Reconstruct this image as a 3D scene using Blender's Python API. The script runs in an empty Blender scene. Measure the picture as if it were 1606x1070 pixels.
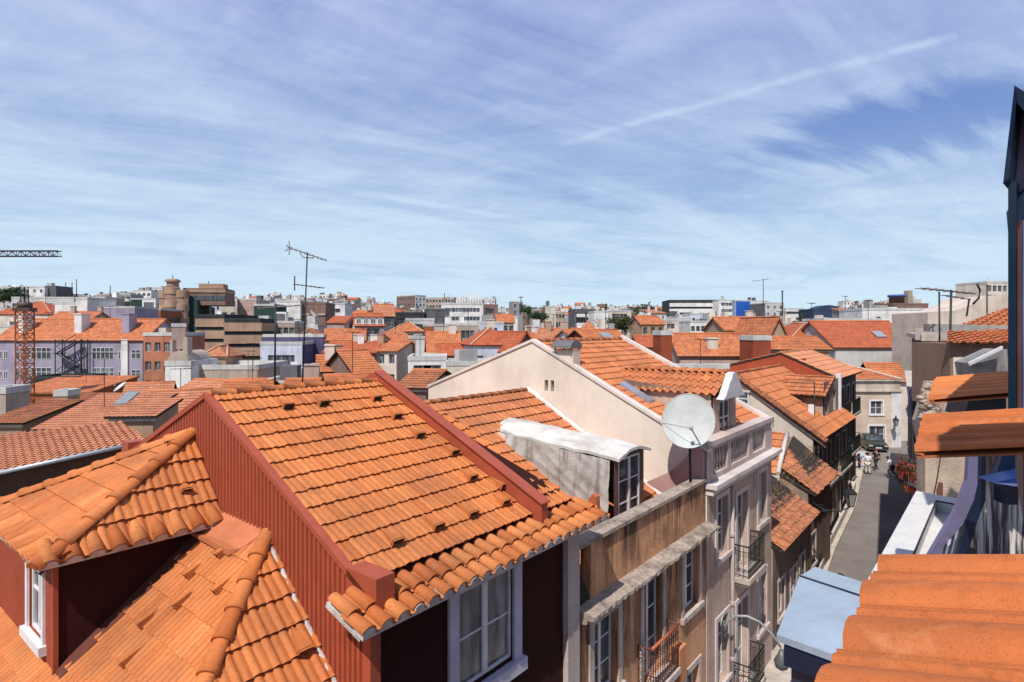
import bpy, bmesh, math, random
import numpy as np
from mathutils import Vector, Matrix
random.seed(7); RNG=np.random.default_rng(11)
R=math.radians
SC=bpy.context.scene; COL=SC.collection
F,CX,HY=930.0,803.0,518.0
ZC=11.5                                   # eye height above the street
TH=math.atan2(.780,.626)                  # street direction
def W(px,py,Y): return Vector(((px-CX)/F*Y, Y, ZC+(HY-py)/F*Y))
class Fr:                                  # a ground frame: x along a facade, y into the block
    def __init__(s,o,th): s.o=Vector((o[0],o[1],0)); s.th=th; s.c=math.cos(th); s.s=math.sin(th)
    def p(s,x,y,z): return Vector((s.o.x+x*s.c-y*s.s, s.o.y+x*s.s+y*s.c, z))
    def inv(s,v): d=v-s.o; return (d.x*s.c+d.y*s.s, -d.x*s.s+d.y*s.c, v.z)
ST=Fr((0,0),TH)                            # street frame: x=a along the street, y=b to the left of it
def S(a,b,h): return ST.p(a,b,ZC+h)
def terr(x,y):
    r=math.hypot(x*.75,y)
    t=min(max((r-120)/420,0),1); t=t*t*(3-2*t)
    return 17*t
# ---------------------------------------------------------------- materials
def nt(name):
    m=bpy.data.materials.new(name); m.use_nodes=True
    n=m.node_tree.nodes; l=m.node_tree.links; b=n['Principled BSDF']
    return m,n,l,b
def N(n,t,**k):
    x=n.new(t)
    for a,v in k.items():
        if a.startswith('i_'):
            key=a[2:]; key=int(key) if key.isdigit() else key.replace('_',' ')
            x.inputs[key].default_value=v
        else: setattr(x,a,v)
    return x
def mix(n,l,f,a,b,mode='MIX'):
    m=n.new('ShaderNodeMix'); m.data_type='RGBA'; m.blend_type=mode
    for i,v in ((0,f),(6,a),(7,b)):
        if isinstance(v,(int,float)): m.inputs[i].default_value=v
        elif isinstance(v,tuple): m.inputs[i].default_value=(*v,1) if len(v)==3 else v
        else: l.new(v,m.inputs[i])
    return m.outputs[2]
def ramp(n,l,src,stops):
    r=n.new('ShaderNodeValToRGB'); e=r.color_ramp.elements
    e[0].position=stops[0][0]; e[0].color=(*([stops[0][1]]*3),1)
    e[1].position=stops[-1][0]; e[1].color=(*([stops[-1][1]]*3),1)
    for p,v in stops[1:-1]:
        k=e.new(p); k.color=(v,v,v,1)
    l.new(src,r.inputs[0]); return r.outputs[0]
def bump(n,l,b,h,strength=.4,dist=.02):
    k=n.new('ShaderNodeBump'); k.inputs['Strength'].default_value=strength; k.inputs['Distance'].default_value=dist
    l.new(h,k.inputs['Height']); l.new(k.outputs[0],b.inputs['Normal'])
MC={}
def plaster(col,grime=.35,streak=.35,rough=.9,scale=1.0,bmp=.25,dark=(.10,.085,.07),name='plaster',drip=None):
    key=('pl',col,grime,streak,rough,scale,bmp,dark,drip)
    if key in MC: return MC[key]
    m,n,l,b=nt(name)
    g=n.new('ShaderNodeNewGeometry')
    a=N(n,'ShaderNodeTexNoise',i_Scale=.55*scale,i_Detail=8,i_Roughness=.62); l.new(g.outputs['Position'],a.inputs['Vector'])
    mp=n.new('ShaderNodeMapping'); mp.inputs['Scale'].default_value=(2.6*scale,2.6*scale,.22*scale); l.new(g.outputs['Position'],mp.inputs[0])
    s=N(n,'ShaderNodeTexNoise',i_Scale=1.1,i_Detail=6,i_Roughness=.6); l.new(mp.outputs[0],s.inputs['Vector'])
    f=N(n,'ShaderNodeTexNoise',i_Scale=14*scale,i_Detail=5); l.new(g.outputs['Position'],f.inputs['Vector'])
    c1=mix(n,l,ramp(n,l,a.outputs[0],[(.35,0),(.75,1)]),tuple(col),tuple(x*.72 for x in col))
    mu=N(n,'ShaderNodeMath',operation='MULTIPLY',i_1=grime); l.new(ramp(n,l,a.outputs[0],[(.48,0),(.8,1)]),mu.inputs[0])
    c2=mix(n,l,mu.outputs[0],c1,dark)
    mu=N(n,'ShaderNodeMath',operation='MULTIPLY',i_1=streak); l.new(ramp(n,l,s.outputs[0],[(.5,0),(.72,1)]),mu.inputs[0])
    c3=mix(n,l,mu.outputs[0],c2,dark)
    if drip:      # rain stains running down from a ledge at height drip[0]
        sp=n.new('ShaderNodeSeparateXYZ'); l.new(g.outputs['Position'],sp.inputs[0])
        mr=n.new('ShaderNodeMapRange'); mr.inputs[1].default_value=drip[0]-drip[1]; mr.inputs[2].default_value=drip[0]; l.new(sp.outputs[2],mr.inputs[0])
        mp2=n.new('ShaderNodeMapping'); mp2.inputs['Scale'].default_value=(3.2,3.2,.45); l.new(g.outputs['Position'],mp2.inputs[0])
        s2=N(n,'ShaderNodeTexNoise',i_Scale=1.0,i_Detail=8,i_Roughness=.72,i_Distortion=.5); l.new(mp2.outputs[0],s2.inputs['Vector'])
        pw=N(n,'ShaderNodeMath',operation='POWER',i_1=.8); l.new(mr.outputs[0],pw.inputs[0])
        ad=N(n,'ShaderNodeMath',operation='MULTIPLY'); l.new(pw.outputs[0],ad.inputs[0]); l.new(ramp(n,l,s2.outputs[0],[(.44,0),(.55,.6),(.68,1)]),ad.inputs[1])
        c3=mix(n,l,ramp(n,l,ad.outputs[0],[(0,0),(.7,.95)]),c3,dark)
    c4=mix(n,l,.25,c3,f.outputs[0],'SOFT_LIGHT')
    l.new(c4,b.inputs['Base Color']); b.inputs['Roughness'].default_value=rough
    b.inputs['Specular IOR Level'].default_value=.2
    bump(n,l,b,f.outputs[0],bmp,.02)
    MC[key]=m; return m
def paint(col,rough=.5,metal=0,var=.15,name='paint',spec=.4):
    key=('pa',col,rough,metal,var,spec)
    if key in MC: return MC[key]
    m,n,l,b=nt(name); g=n.new('ShaderNodeNewGeometry')
    a=N(n,'ShaderNodeTexNoise',i_Scale=3.0,i_Detail=7,i_Roughness=.7); l.new(g.outputs['Position'],a.inputs['Vector'])
    c=mix(n,l,ramp(n,l,a.outputs[0],[(.35,0),(.75,1)]),tuple(col),tuple(x*(1-var*2) for x in col))
    l.new(c,b.inputs['Base Color']); b.inputs['Roughness'].default_value=rough; b.inputs['Metallic'].default_value=metal
    b.inputs['Specular IOR Level'].default_value=spec
    bump(n,l,b,a.outputs[0],.1,.02)
    MC[key]=m; return m
def tilemat(name,c_lo,c_hi,dirt=.25,far=False,tw=.22,tc=.36,lichen=.0,grain=False):
    m,n,l,b=nt(name); g=n.new('ShaderNodeNewGeometry')
    if far:
        uv=n.new('ShaderNodeUVMap'); uv.uv_map='UVMap'
        sp=n.new('ShaderNodeSeparateXYZ'); l.new(uv.outputs[0],sp.inputs[0])
        def md(op,x,y=None,v=None):
            k=n.new('ShaderNodeMath'); k.operation=op; l.new(x,k.inputs[0])
            if y is not None: l.new(y,k.inputs[1])
            if v is not None: k.inputs[1].default_value=v
            return k.outputs[0]
        ux=md('DIVIDE',sp.outputs[0],v=tw); uy=md('DIVIDE',sp.outputs[1],v=tc)
        cb=n.new('ShaderNodeCombineXYZ'); l.new(md('FLOOR',ux),cb.inputs[0]); l.new(md('FLOOR',uy),cb.inputs[1])
        wn=n.new('ShaderNodeTexWhiteNoise'); wn.noise_dimensions='2D'; l.new(cb.outputs[0],wn.inputs['Vector'])
        tint=wn.outputs['Value']
        fr=md('FRACT',uy); fx=md('FRACT',ux)
        line=md('LESS_THAN',fr,v=.17)
    else:
        at=N(n,'ShaderNodeAttribute',attribute_name='tint'); tint=at.outputs['Fac']
    mid=tuple((x+y)/2 for x,y in zip(c_lo,c_hi))
    r=n.new('ShaderNodeValToRGB'); e=r.color_ramp.elements
    e[0].color=(*c_lo,1); e[1].color=(*c_hi,1); k=e.new(.5); k.color=(*mid,1)
    l.new(tint,r.inputs[0]); c=r.outputs[0]
    a=N(n,'ShaderNodeTexNoise',i_Scale=.9,i_Detail=9,i_Roughness=.68); l.new(g.outputs['Position'],a.inputs['Vector'])
    f=N(n,'ShaderNodeTexNoise',i_Scale=16,i_Detail=6,i_Roughness=.7); l.new(g.outputs['Position'],f.inputs['Vector'])
    mu=N(n,'ShaderNodeMath',operation='MULTIPLY',i_1=dirt); l.new(ramp(n,l,a.outputs[0],[(.42,0),(.72,1)]),mu.inputs[0])
    c=mix(n,l,mu.outputs[0],c,(.10,.05,.03))
    mu=N(n,'ShaderNodeMath',operation='MULTIPLY',i_1=dirt); l.new(ramp(n,l,f.outputs[0],[(.50,0),(.75,1)]),mu.inputs[0])
    c=mix(n,l,mu.outputs[0],c,tuple(x*.45 for x in c_lo))
    if lichen:
        q=N(n,'ShaderNodeTexNoise',i_Scale=5,i_Detail=8,i_Roughness=.75); l.new(g.outputs['Position'],q.inputs['Vector'])
        mu=N(n,'ShaderNodeMath',operation='MULTIPLY',i_1=lichen); l.new(ramp(n,l,q.outputs[0],[(.55,0),(.66,1)]),mu.inputs[0])
        c=mix(n,l,mu.outputs[0],c,(.38,.30,.20))
    if far:
        mu=N(n,'ShaderNodeMath',operation='MULTIPLY',i_1=.42); l.new(line,mu.inputs[0])
        c=mix(n,l,mu.outputs[0],c,(.08,.03,.015))
        sn=md('SINE',md('MULTIPLY',fx,v=6.283))
        bump(n,l,b,md('ADD',sn,fr),.5,.05)
    elif grain:
        q=N(n,'ShaderNodeTexNoise',i_Scale=170,i_Detail=4,i_Roughness=.7); l.new(g.outputs['Position'],q.inputs['Vector'])
        v_=N(n,'ShaderNodeTexNoise',i_Scale=5,i_Detail=8,i_Roughness=.7); l.new(g.outputs['Position'],v_.inputs['Vector'])
        k=n.new('ShaderNodeMath'); k.operation='ADD'; l.new(q.outputs[0],k.inputs[0]); l.new(v_.outputs[0],k.inputs[1])
        c=mix(n,l,ramp(n,l,q.outputs[0],[(.52,0),(.70,.55)]),c,(.16,.045,.015)); c=mix(n,l,ramp(n,l,v_.outputs[0],[(.55,0),(.75,.45)]),c,(.62,.26,.11))
        bump(n,l,b,k.outputs[0],.35,.006)
    else: bump(n,l,b,f.outputs[0],.18,.015)
    l.new(c,b.inputs['Base Color']); b.inputs['Roughness'].default_value=.75; b.inputs['Specular IOR Level'].default_value=.25
    return m
def glassmat(name,col=(.03,.035,.04),curtain=0):
    m,n,l,b=nt(name); g=n.new('ShaderNodeNewGeometry')
    mp=n.new('ShaderNodeMapping'); mp.inputs['Scale'].default_value=(3,3,.6); l.new(g.outputs['Position'],mp.inputs[0])
    a=N(n,'ShaderNodeTexNoise',i_Scale=1.2,i_Detail=4); l.new(mp.outputs[0],a.inputs['Vector'])
    c=mix(n,l,ramp(n,l,a.outputs[0],[(.4,0),(.65,1)]),col,tuple(x*(3+curtain) for x in col))
    l.new(c,b.inputs['Base Color']); b.inputs['Roughness'].default_value=.12; b.inputs['Specular IOR Level'].default_value=.6
    return m
T_NEAR=tilemat('bright_clay_tile',(.43,.115,.028),(.65,.23,.072),.48,lichen=.09)
T_BIG=tilemat('close_clay_tile',(.42,.105,.024),(.54,.155,.042),.55,lichen=.05,grain=True)
T_MID=tilemat('weathered_clay_tile',(.38,.11,.04),(.62,.23,.09),.55,lichen=.2)
T_OLD=tilemat('old_clay_tile',(.24,.07,.03),(.56,.21,.10),.8,lichen=.6)
T_PALE=tilemat('pale_clay_tile',(.42,.155,.075),(.60,.27,.15),.35,lichen=.15)
T_FAR=tilemat('distant_clay_tile',(.38,.11,.042),(.55,.19,.08),.4,far=True,tw=.28,tc=.42)
T_FARRED=tilemat('distant_red_tile',(.34,.075,.03),(.46,.12,.05),.4,far=True,tw=.28,tc=.42)
T_FARPALE=tilemat('distant_pale_tile',(.36,.13,.065),(.50,.20,.10),.4,far=True,tw=.3,tc=.5)
TM={'near':T_NEAR,'mid':T_MID,'old':T_OLD,'pale':T_PALE,'far':T_FAR,'farred':T_FARRED,'farpale':T_FARPALE}
GL=glassmat('window_glass'); GLC=glassmat('curtained_glass',(.05,.055,.06),1.5); GLB=glassmat('blue_glass',(.04,.07,.13))
GLASSES=[GL,GL,GLC]
WHITE=paint((.72,.70,.70),.55,name='white_paint'); SHADEWHITE=paint((.52,.50,.60),.6,name='shaded_white_paint')  # window surround: white with its lilac shade tint put into the colour
MORTAR=plaster((.62,.57,.52),.5,.1,scale=6,bmp=.8,name='mortar')
REDW=plaster((.30,.060,.028),.15,.15,dark=(.10,.012,.008),name='red_render')
REDM=paint((.35,.072,.034),.5,.0,.12,name='red_sheet_metal')
DKRED_SHADE=plaster((.035,.007,.005),.2,.2,dark=(.02,.004,.003),name='shaded_dark_red_render')  # dark red, darkened further to stand in for street-side shade
CREAM=plaster((.72,.62,.52),.14,.12,bmp=.1,dark=(.36,.26,.20),name='cream_render')
PINK=plaster((.50,.36,.29),.45,.4,dark=(.10,.065,.055),name='dusty_pink_render')
STONE=plaster((.52,.44,.38),.5,.35,scale=3,bmp=.6,name='limestone')
OCHRE=plaster((.62,.32,.18),.8,.22,scale=.9,bmp=.5,dark=(.055,.032,.022),name='stained_ochre_render',drip=(ZC-5.25,2.6))
OCHREP=plaster((.66,.34,.18),.75,.15,scale=1.2,bmp=.5,dark=(.05,.03,.022),name='stained_parapet_render',drip=(ZC-4.0,1.3))
DIRTST=plaster((.42,.34,.28),.9,.6,scale=5,bmp=1.0,dark=(.06,.045,.035),name='dirty_stone')
IRON=paint((.02,.025,.022),.5,.3,name='dark_iron'); STEEL=paint((.30,.30,.31),.4,.7,name='grey_steel')
CONC=plaster((.33,.31,.29),.5,.4,name='concrete'); ZINC=paint((.42,.45,.48),.45,.3,name='zinc')
DARK=plaster((.035,.03,.028),.3,.2,name='dark_interior')
def pcol(c,g=.35,s=.35): return plaster(tuple(c),g,s)
# ---------------------------------------------------------------- mesh helper
class MB:
    def __init__(s): s.v=[]; s.f=[]; s.m=[]; s.sm=[]
    def poly(s,pts,m=0,smooth=False):
        i=len(s.v); s.v+= [tuple(p) for p in pts]; s.f.append(tuple(range(i,i+len(pts)))); s.m.append(m); s.sm.append(smooth); return s
    def hexa(s,P,m=0):      # P: 8 points, bottom 0-3 counterclockwise seen from above, top 4-7
        i=len(s.v); s.v+=[tuple(p) for p in P]
        for q in ((3,2,1,0),(4,5,6,7),(0,1,5,4),(1,2,6,5),(2,3,7,6),(3,0,4,7)):
            s.f.append(tuple(i+k for k in q)); s.m.append(m); s.sm.append(False)
        return s
    def box(s,fr,x0,x1,y0,y1,z0,z1,m=0):
        return s.hexa([fr.p(x0,y0,z0),fr.p(x1,y0,z0),fr.p(x1,y1,z0),fr.p(x0,y1,z0),fr.p(x0,y0,z1),fr.p(x1,y0,z1),fr.p(x1,y1,z1),fr.p(x0,y1,z1)],m)
    def prism(s,pts,d,m=0):  # extrude polygon pts by vector d
        d=Vector(d); a=[Vector(p) for p in pts]; b=[p+d for p in a]; n=len(a)
        s.poly(a,m); s.poly(b[::-1],m)
        for k in range(n): s.poly([a[k],b[k],b[(k+1)%n],a[(k+1)%n]],m)
        return s
    def tube(s,pts,r,n=6,m=0,caps=True,smooth=True):
        pts=[Vector(p) for p in pts]; rr=r if isinstance(r,(list,tuple)) else [r]*len(pts)
        i0=len(s.v)
        for k,p in enumerate(pts):
            t=(pts[min(k+1,len(pts)-1)]-pts[max(k-1,0)]); t.normalize()
            a=t.cross(Vector((0,0,1)));
            if a.length<.1: a=t.cross(Vector((1,0,0)))
            a.normalize(); b=t.cross(a)
            for j in range(n):
                q=2*math.pi*j/n; s.v.append(tuple(p+rr[k]*(a*math.cos(q)+b*math.sin(q))))
        for k in range(len(pts)-1):
            for j in range(n):
                a=i0+k*n+j; b=i0+k*n+(j+1)%n
                s.f.append((a,b,b+n,a+n)); s.m.append(m); s.sm.append(smooth)
        if caps:
            s.f.append(tuple(i0+j for j in range(n))[::-1]); s.m.append(m); s.sm.append(False)
            e=i0+(len(pts)-1)*n; s.f.append(tuple(e+j for j in range(n))); s.m.append(m); s.sm.append(False)
        return s
    def bar(s,p,q,w,m=0): return s.tube([p,q],w,4,m,True,False)
    def lathe(s,c,prof,n=16,m=0,smooth=True):   # prof [(r,z)]
        i0=len(s.v); c=Vector(c)
        for r,z in prof:
            for j in range(n):
                q=2*math.pi*j/n; s.v.append((c.x+r*math.cos(q),c.y+r*math.sin(q),c.z+z))
        for k in range(len(prof)-1):
            for j in range(n):
                a=i0+k*n+j; b=i0+k*n+(j+1)%n
                s.f.append((a,b,b+n,a+n)); s.m.append(m); s.sm.append(smooth)
        s.f.append(tuple(i0+j for j in range(n))[::-1]); s.m.append(m); s.sm.append(False)
        e=i0+(len(prof)-1)*n; s.f.append(tuple(e+j for j in range(n))); s.m.append(m); s.sm.append(False)
        return s
    def blob(s,c,r,m=0,n=8,k=5,jit=.1):
        i0=len(s.v); c=Vector(c); rx,ry,rz=r if isinstance(r,(tuple,list)) else (r,r,r)
        for a in range(k+1):
            p=math.pi*a/k
            for j in range(n):
                q=2*math.pi*j/n; w=1+random.uniform(-jit,jit)
                s.v.append((c.x+rx*w*math.sin(p)*math.cos(q),c.y+ry*w*math.sin(p)*math.sin(q),c.z+rz*w*math.cos(p)))
        for a in range(k):
            for j in range(n):
                A=i0+a*n+j; B=i0+a*n+(j+1)%n
                s.f.append((A,A+n,B+n,B)); s.m.append(m); s.sm.append(True)
        return s
    def build(s,name,mats,parent=None,loc=None):
        if not isinstance(mats,(list,tuple)): mats=[mats]
        if parent is not None: o=wloc(parent)
        elif loc is not None: o=Vector(loc)
        else:
            a=np.array(s.v); o=Vector(((a[:,0].min()+a[:,0].max())/2,(a[:,1].min()+a[:,1].max())/2,a[:,2].min()))
        me=bpy.data.meshes.new(name); me.from_pydata([(p[0]-o.x,p[1]-o.y,p[2]-o.z) for p in s.v],[],s.f)
        for m in mats: me.materials.append(m)
        me.polygons.foreach_set('material_index',s.m); me.polygons.foreach_set('use_smooth',s.sm)
        me.update()
        return link(name,me,parent,o)
WL={}
def wloc(o): return WL[o.name]
def link(name,me,parent,o,rot=0):
    ob=bpy.data.objects.new(name,me); COL.objects.link(ob)
    if parent is not None:
        ob.parent=parent; ob.location=Vector(o)-wloc(parent)
    else: ob.location=o
    ob.rotation_euler=(0,0,rot); WL[ob.name]=Vector(o)
    return ob
USED={}
def tag(o,label,cat,group=None):
    o['label']=label; o['category']=cat
    USED[label]=USED.get(label,0)+1
    if group: o['group']=group
    return o
def thing(name,label,cat,loc,group=None):
    o=bpy.data.objects.new(name,None); COL.objects.link(o); o.location=loc; WL[o.name]=Vector(loc); o.empty_display_size=.3
    return tag(o,label,cat,group)
def struct(o): o['kind']='structure'; return o
# ---------------------------------------------------------------- tiles
def tile_surface(name,pts,mat,parent,tw=.22,tc=.34,seg=7,roll=.032,lip=.045,jit=1.0,style='lusa',over=0,lift=0):
    """pts convex polygon, pts[0]->pts[1] runs along the eave (left to right seen from outside)"""
    P=[Vector(p) for p in pts]
    e=(P[1]-P[0]).normalized(); nrm=Vector((0,0,0))
    for k in range(len(P)): nrm+=P[k].cross(P[(k+1)%len(P)])
    nrm.normalize()
    if nrm.z<0: nrm=-nrm
    s=nrm.cross(e).normalized(); 
    if s.z<0: s=-s
    o=P[0]+nrm*lift
    E=[(p-P[0]).dot(e) for p in P]; Sv=[(p-P[0]).dot(s) for p in P]
    i0=math.floor(min(E)/tw)-1; i1=math.ceil(max(E)/tw)+1; j0=math.floor(min(Sv)/tc); j1=math.ceil(max(Sv)/tc)
    if style=='lusa':
        ts=[0,.07,.16,.27,.38,.46,.54,.64,.76,.88,1.0]; hs=[-.1,.55,.95,1,.70,.15,.0,.28,.38,.15,-.1]
    elif style=='barrel':
        ts=[0,.1,.2,.3,.4,.5,.6,.7,.8,.9,1.0]; hs=[abs(math.sin(math.pi*min(t/.62,1))) if t<.62 else -.5*math.sin(math.pi*(t-.62)/.38) for t in ts]
    elif style=='groove':
        ts=[0,.03,.07,.13,.3,.42,.46,.5,.54,.58,.75,.9,.96,1.0]; hs=[-1.3,-.3,.6,.9,1,.85,.2,-.3,.2,.7,.85,.8,.1,-1.3]
    elif style=='wide':
        ts=[0,.05,.15,.3,.45,.6,.68,.72,.76,.80,.86,.91,.94,.97,1.0]; hs=[-.25,.35,.8,1,.95,.65,.42,.36,.55,.62,.5,.34,.5,.3,-.25]
    else:
        ts=[0,.25,.5,.75,1.0]; hs=[0,.8,.9,.2,0]
    n=len(ts); V=[];Fc=[];TI=[];SMO=[]
    A=np.array
    eo,so,no,oo=A(e),A(s),A(nrm),A(o)
    cj=[random.uniform(-.008,.008)*jit for _ in range(j1-j0+1)]
    for i in range(i0,i1):
        for j in range(j0,j1):
            tint=.35+.3*random.random() if random.random()<.88 else random.random()
            dj=random.uniform(-.006,.006)*jit+cj[j-j0]; dh=random.uniform(-.003,.003)*jit; dx=random.uniform(-.002,.002)*jit; tl=random.uniform(-.002,.002)*jit
            s0=j*tc+dj; s1=(j+1)*tc+.05
            b0=len(V)
            rows=((s0,lip+dh),(s1,.004+dh*.3))
            for (sv,h) in rows:
                for t,hh in zip(ts,hs):
                    V.append(oo+eo*((i+t)*tw+dx)+so*sv+no*(h+hh*roll+tl*t)); TI.append(tint)
            # lip + undercut (own verts), tinted darker to stand in for shade beneath
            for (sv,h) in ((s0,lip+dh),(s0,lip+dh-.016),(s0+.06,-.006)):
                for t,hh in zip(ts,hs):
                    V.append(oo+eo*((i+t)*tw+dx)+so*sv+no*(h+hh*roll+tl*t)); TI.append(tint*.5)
            for k in range(n-1):
                Fc.append((b0+k,b0+k+1,b0+n+k+1,b0+n+k)); SMO.append(True)
                for q in (2,3):
                    Fc.append((b0+(q+1)*n+k,b0+(q+1)*n+k+1,b0+q*n+k+1,b0+q*n+k)); SMO.append(False)
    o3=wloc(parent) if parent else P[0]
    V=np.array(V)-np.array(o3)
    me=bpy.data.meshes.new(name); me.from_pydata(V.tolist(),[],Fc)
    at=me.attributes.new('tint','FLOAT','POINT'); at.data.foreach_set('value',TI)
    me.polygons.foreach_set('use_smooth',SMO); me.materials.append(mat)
    bm=bmesh.new(); bm.from_mesh(me)
    cen=sum(P,Vector())/len(P)
    for k in range(len(P)):
        a,b=P[k],P[(k+1)%len(P)]; d=b-a
        nn=d.cross(nrm).normalized()
        if nn.dot(cen-a)>0: nn=-nn
        ext=over if k==0 else 0.0
        co=a-o3+nn*ext
        if k==0: co=co+nn*.03
        bmesh.ops.bisect_plane(bm,geom=bm.verts[:]+bm.edges[:]+bm.faces[:],plane_co=co,plane_no=nn,clear_outer=True)
    bm.to_mesh(me); bm.free()
    return link(name,me,parent,o3)
def slab(pts,th=.08):
    P=[Vector(p) for p in pts]; nrm=Vector((0,0,0))
    for k in range(len(P)): nrm+=P[k].cross(P[(k+1)%len(P)])
    nrm.normalize(); 
    if nrm.z<0: nrm=-nrm
    mb=MB(); mb.prism([p-nrm*.02 for p in P],-nrm*th); return mb
def far_tile(name,pts,mat,parent):
    P=[Vector(p) for p in pts]; o3=wloc(parent)
    e=(P[1]-P[0]).normalized(); nrm=Vector((0,0,0))
    for k in range(len(P)): nrm+=P[k].cross(P[(k+1)%len(P)])
    nrm.normalize(); s=nrm.cross(e)
    th=nrm*(-.2 if nrm.z>0 else .2)
    V=[p-o3 for p in P]+[p+th-o3 for p in P]; n=len(P)
    fs=[tuple(range(n))]+[(k,k+n,(k+1)%n+n,(k+1)%n) for k in range(n)]
    me=bpy.data.meshes.new(name); me.from_pydata([tuple(v) for v in V],[],fs)
    uv=me.uv_layers.new(name='UVMap')
    for pl in me.polygons:
        for li in pl.loop_indices:
            v=me.vertices[me.loops[li].vertex_index].co+o3-P[0]
            uv.data[li].uv=(v.dot(e),v.dot(s))
    me.materials.append(mat)
    return link(name,me,parent,o3)
def tiles(name,pts,key,parent,near=True,**k):
    if near:
        ob=tile_surface(name,pts,TM[key],parent,**k)
        slab(pts).build('roof_deck',DARK,parent)
        return ob
    return far_tile(name,pts,TM[key],parent)
def ridge(name,p0,p1,mat,parent,r=.11,step=.40,collar=True,squash=.8):
    p0=Vector(p0);p1=Vector(p1);d=p1-p0;L=d.length;d.normalize()
    side=d.cross(Vector((0,0,1))).normalized(); up=side.cross(d).normalized()
    V=[];Fc=[];TI=[];n=9
    k=max(1,round(L/step)); st=L/k
    for i in range(k):
        tint=random.random(); jz=random.uniform(-.006,.006)
        prof=[(0,r*1.0,0),(st+.03,r*.84,-.012)]
        if collar: prof=[(-.02,r*1.10,.008),(.05,r*1.10,.008),(.065,r*1.0,0),(st+.03,r*.9,-.006)]
        b0=len(V)
        for (t,rr,dz) in prof:
            for j in range(n):
                q=math.pi*(j/(n-1)); 
                V.append(p0+d*(i*st+t)+side*rr*math.cos(q)+up*(rr*squash*math.sin(q)+dz+jz)); TI.append(tint)
        for a in range(len(prof)-1):
            for j in range(n-1):
                Fc.append((b0+a*n+j,b0+a*n+j+1,b0+(a+1)*n+j+1,b0+(a+1)*n+j))
        Fc.append(tuple(b0+j for j in range(n)))
    o3=wloc(parent) if parent else p0
    me=bpy.data.meshes.new(name); me.from_pydata([tuple(v-o3) for v in V],[],Fc)
    at=me.attributes.new('tint','FLOAT','POINT'); at.data.foreach_set('value',TI); me.materials.append(mat)
    me.polygons.foreach_set('use_smooth',[len(f)==4 for f in Fc])
    return link(name,me,parent,o3)
def barrel_eave(p0,p1,up,parent,mat,tw=.25,L=.5,rows=2,mortar=True,name='eave_tiles'):
    """cover tiles laid round-side up along an eave, p0->p1 at the tips, up = vector up the slope"""
    p0=Vector(p0);p1=Vector(p1);up=Vector(up).normalized();e=(p1-p0);D=e.length;e.normalize();nr=e.cross(up).normalized()
    if nr.z<0: nr=-nr
    V=[];Fc=[];TI=[];mm=MB();n=8;k=round(D/tw);tw=D/k
    for i in range(k):
        for r in range(rows):
            tint=random.random(); c=p0+e*((i+.5)*tw+random.uniform(-.01,.01))+up*(r*L*.72+random.uniform(-.015,.015))+nr*(r*.012)
            ra=tw*.36; b0=len(V); yaw=random.uniform(-.03,.03)
            for t,rr,lift in ((0,ra*1.12,.055),(L,ra*.88,.02)):
                for j in range(n):
                    q=math.pi*j/(n-1); V.append(c+e*(rr*math.cos(q)+yaw*t)+up*t+nr*(rr*.85*math.sin(q)+lift)); TI.append(tint)
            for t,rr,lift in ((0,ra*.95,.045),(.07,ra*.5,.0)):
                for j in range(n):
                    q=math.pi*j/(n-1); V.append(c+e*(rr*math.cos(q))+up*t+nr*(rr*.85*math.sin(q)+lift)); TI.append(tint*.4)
            for j in range(n-1):
                Fc.append((b0+j,b0+j+1,b0+n+j+1,b0+n+j)); Fc.append((b0+2*n+j,b0+2*n+j+1,b0+j+1,b0+j)); Fc.append((b0+2*n+j,b0+3*n+j,b0+3*n+j+1,b0+2*n+j+1))
            # channel tile between
            c2=c+e*tw*.5; b0=len(V)
            for t,rr,lift in ((0,ra*.8,.06),(L,ra*.8,.03)):
                for j in range(5):
                    q=math.pi*j/4; V.append(c2+e*rr*math.cos(q)+up*t+nr*(-rr*.55*math.sin(q)+lift)); TI.append(tint*.8)
            for j in range(4): Fc.append((b0+j,b0+j+1,b0+5+j+1,b0+5+j))
        if mortar:
            c=p0+e*((i+.5)*tw)+up*.0+nr*(-.0)
            ra=tw*.33
            pts=[c+e*ra*math.cos(math.pi*j/8)+nr*(ra*.9*math.sin(math.pi*j/8)+.03) for j in range(9)]+[c-e*ra-nr*.03,c+e*ra-nr*.03]
            mm.prism(pts,up*.18)
            mm.prism([c+e*ra-nr*.03,c+e*(tw-ra)-nr*.03,c+e*(tw-ra)+nr*.015,c+e*tw*.5-nr*.01,c+e*ra+nr*.015],up*.16)
    o3=wloc(parent)
    me=bpy.data.meshes.new(name); me.from_pydata([tuple(v-o3) for v in V],[],Fc)
    at=me.attributes.new('tint','FLOAT','POINT'); at.data.foreach_set('value',TI); me.materials.append(mat)
    me.polygons.foreach_set('use_smooth',[True]*len(Fc))
    ob=link(name,me,parent,o3)
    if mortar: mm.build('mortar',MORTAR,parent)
    return ob
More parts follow.
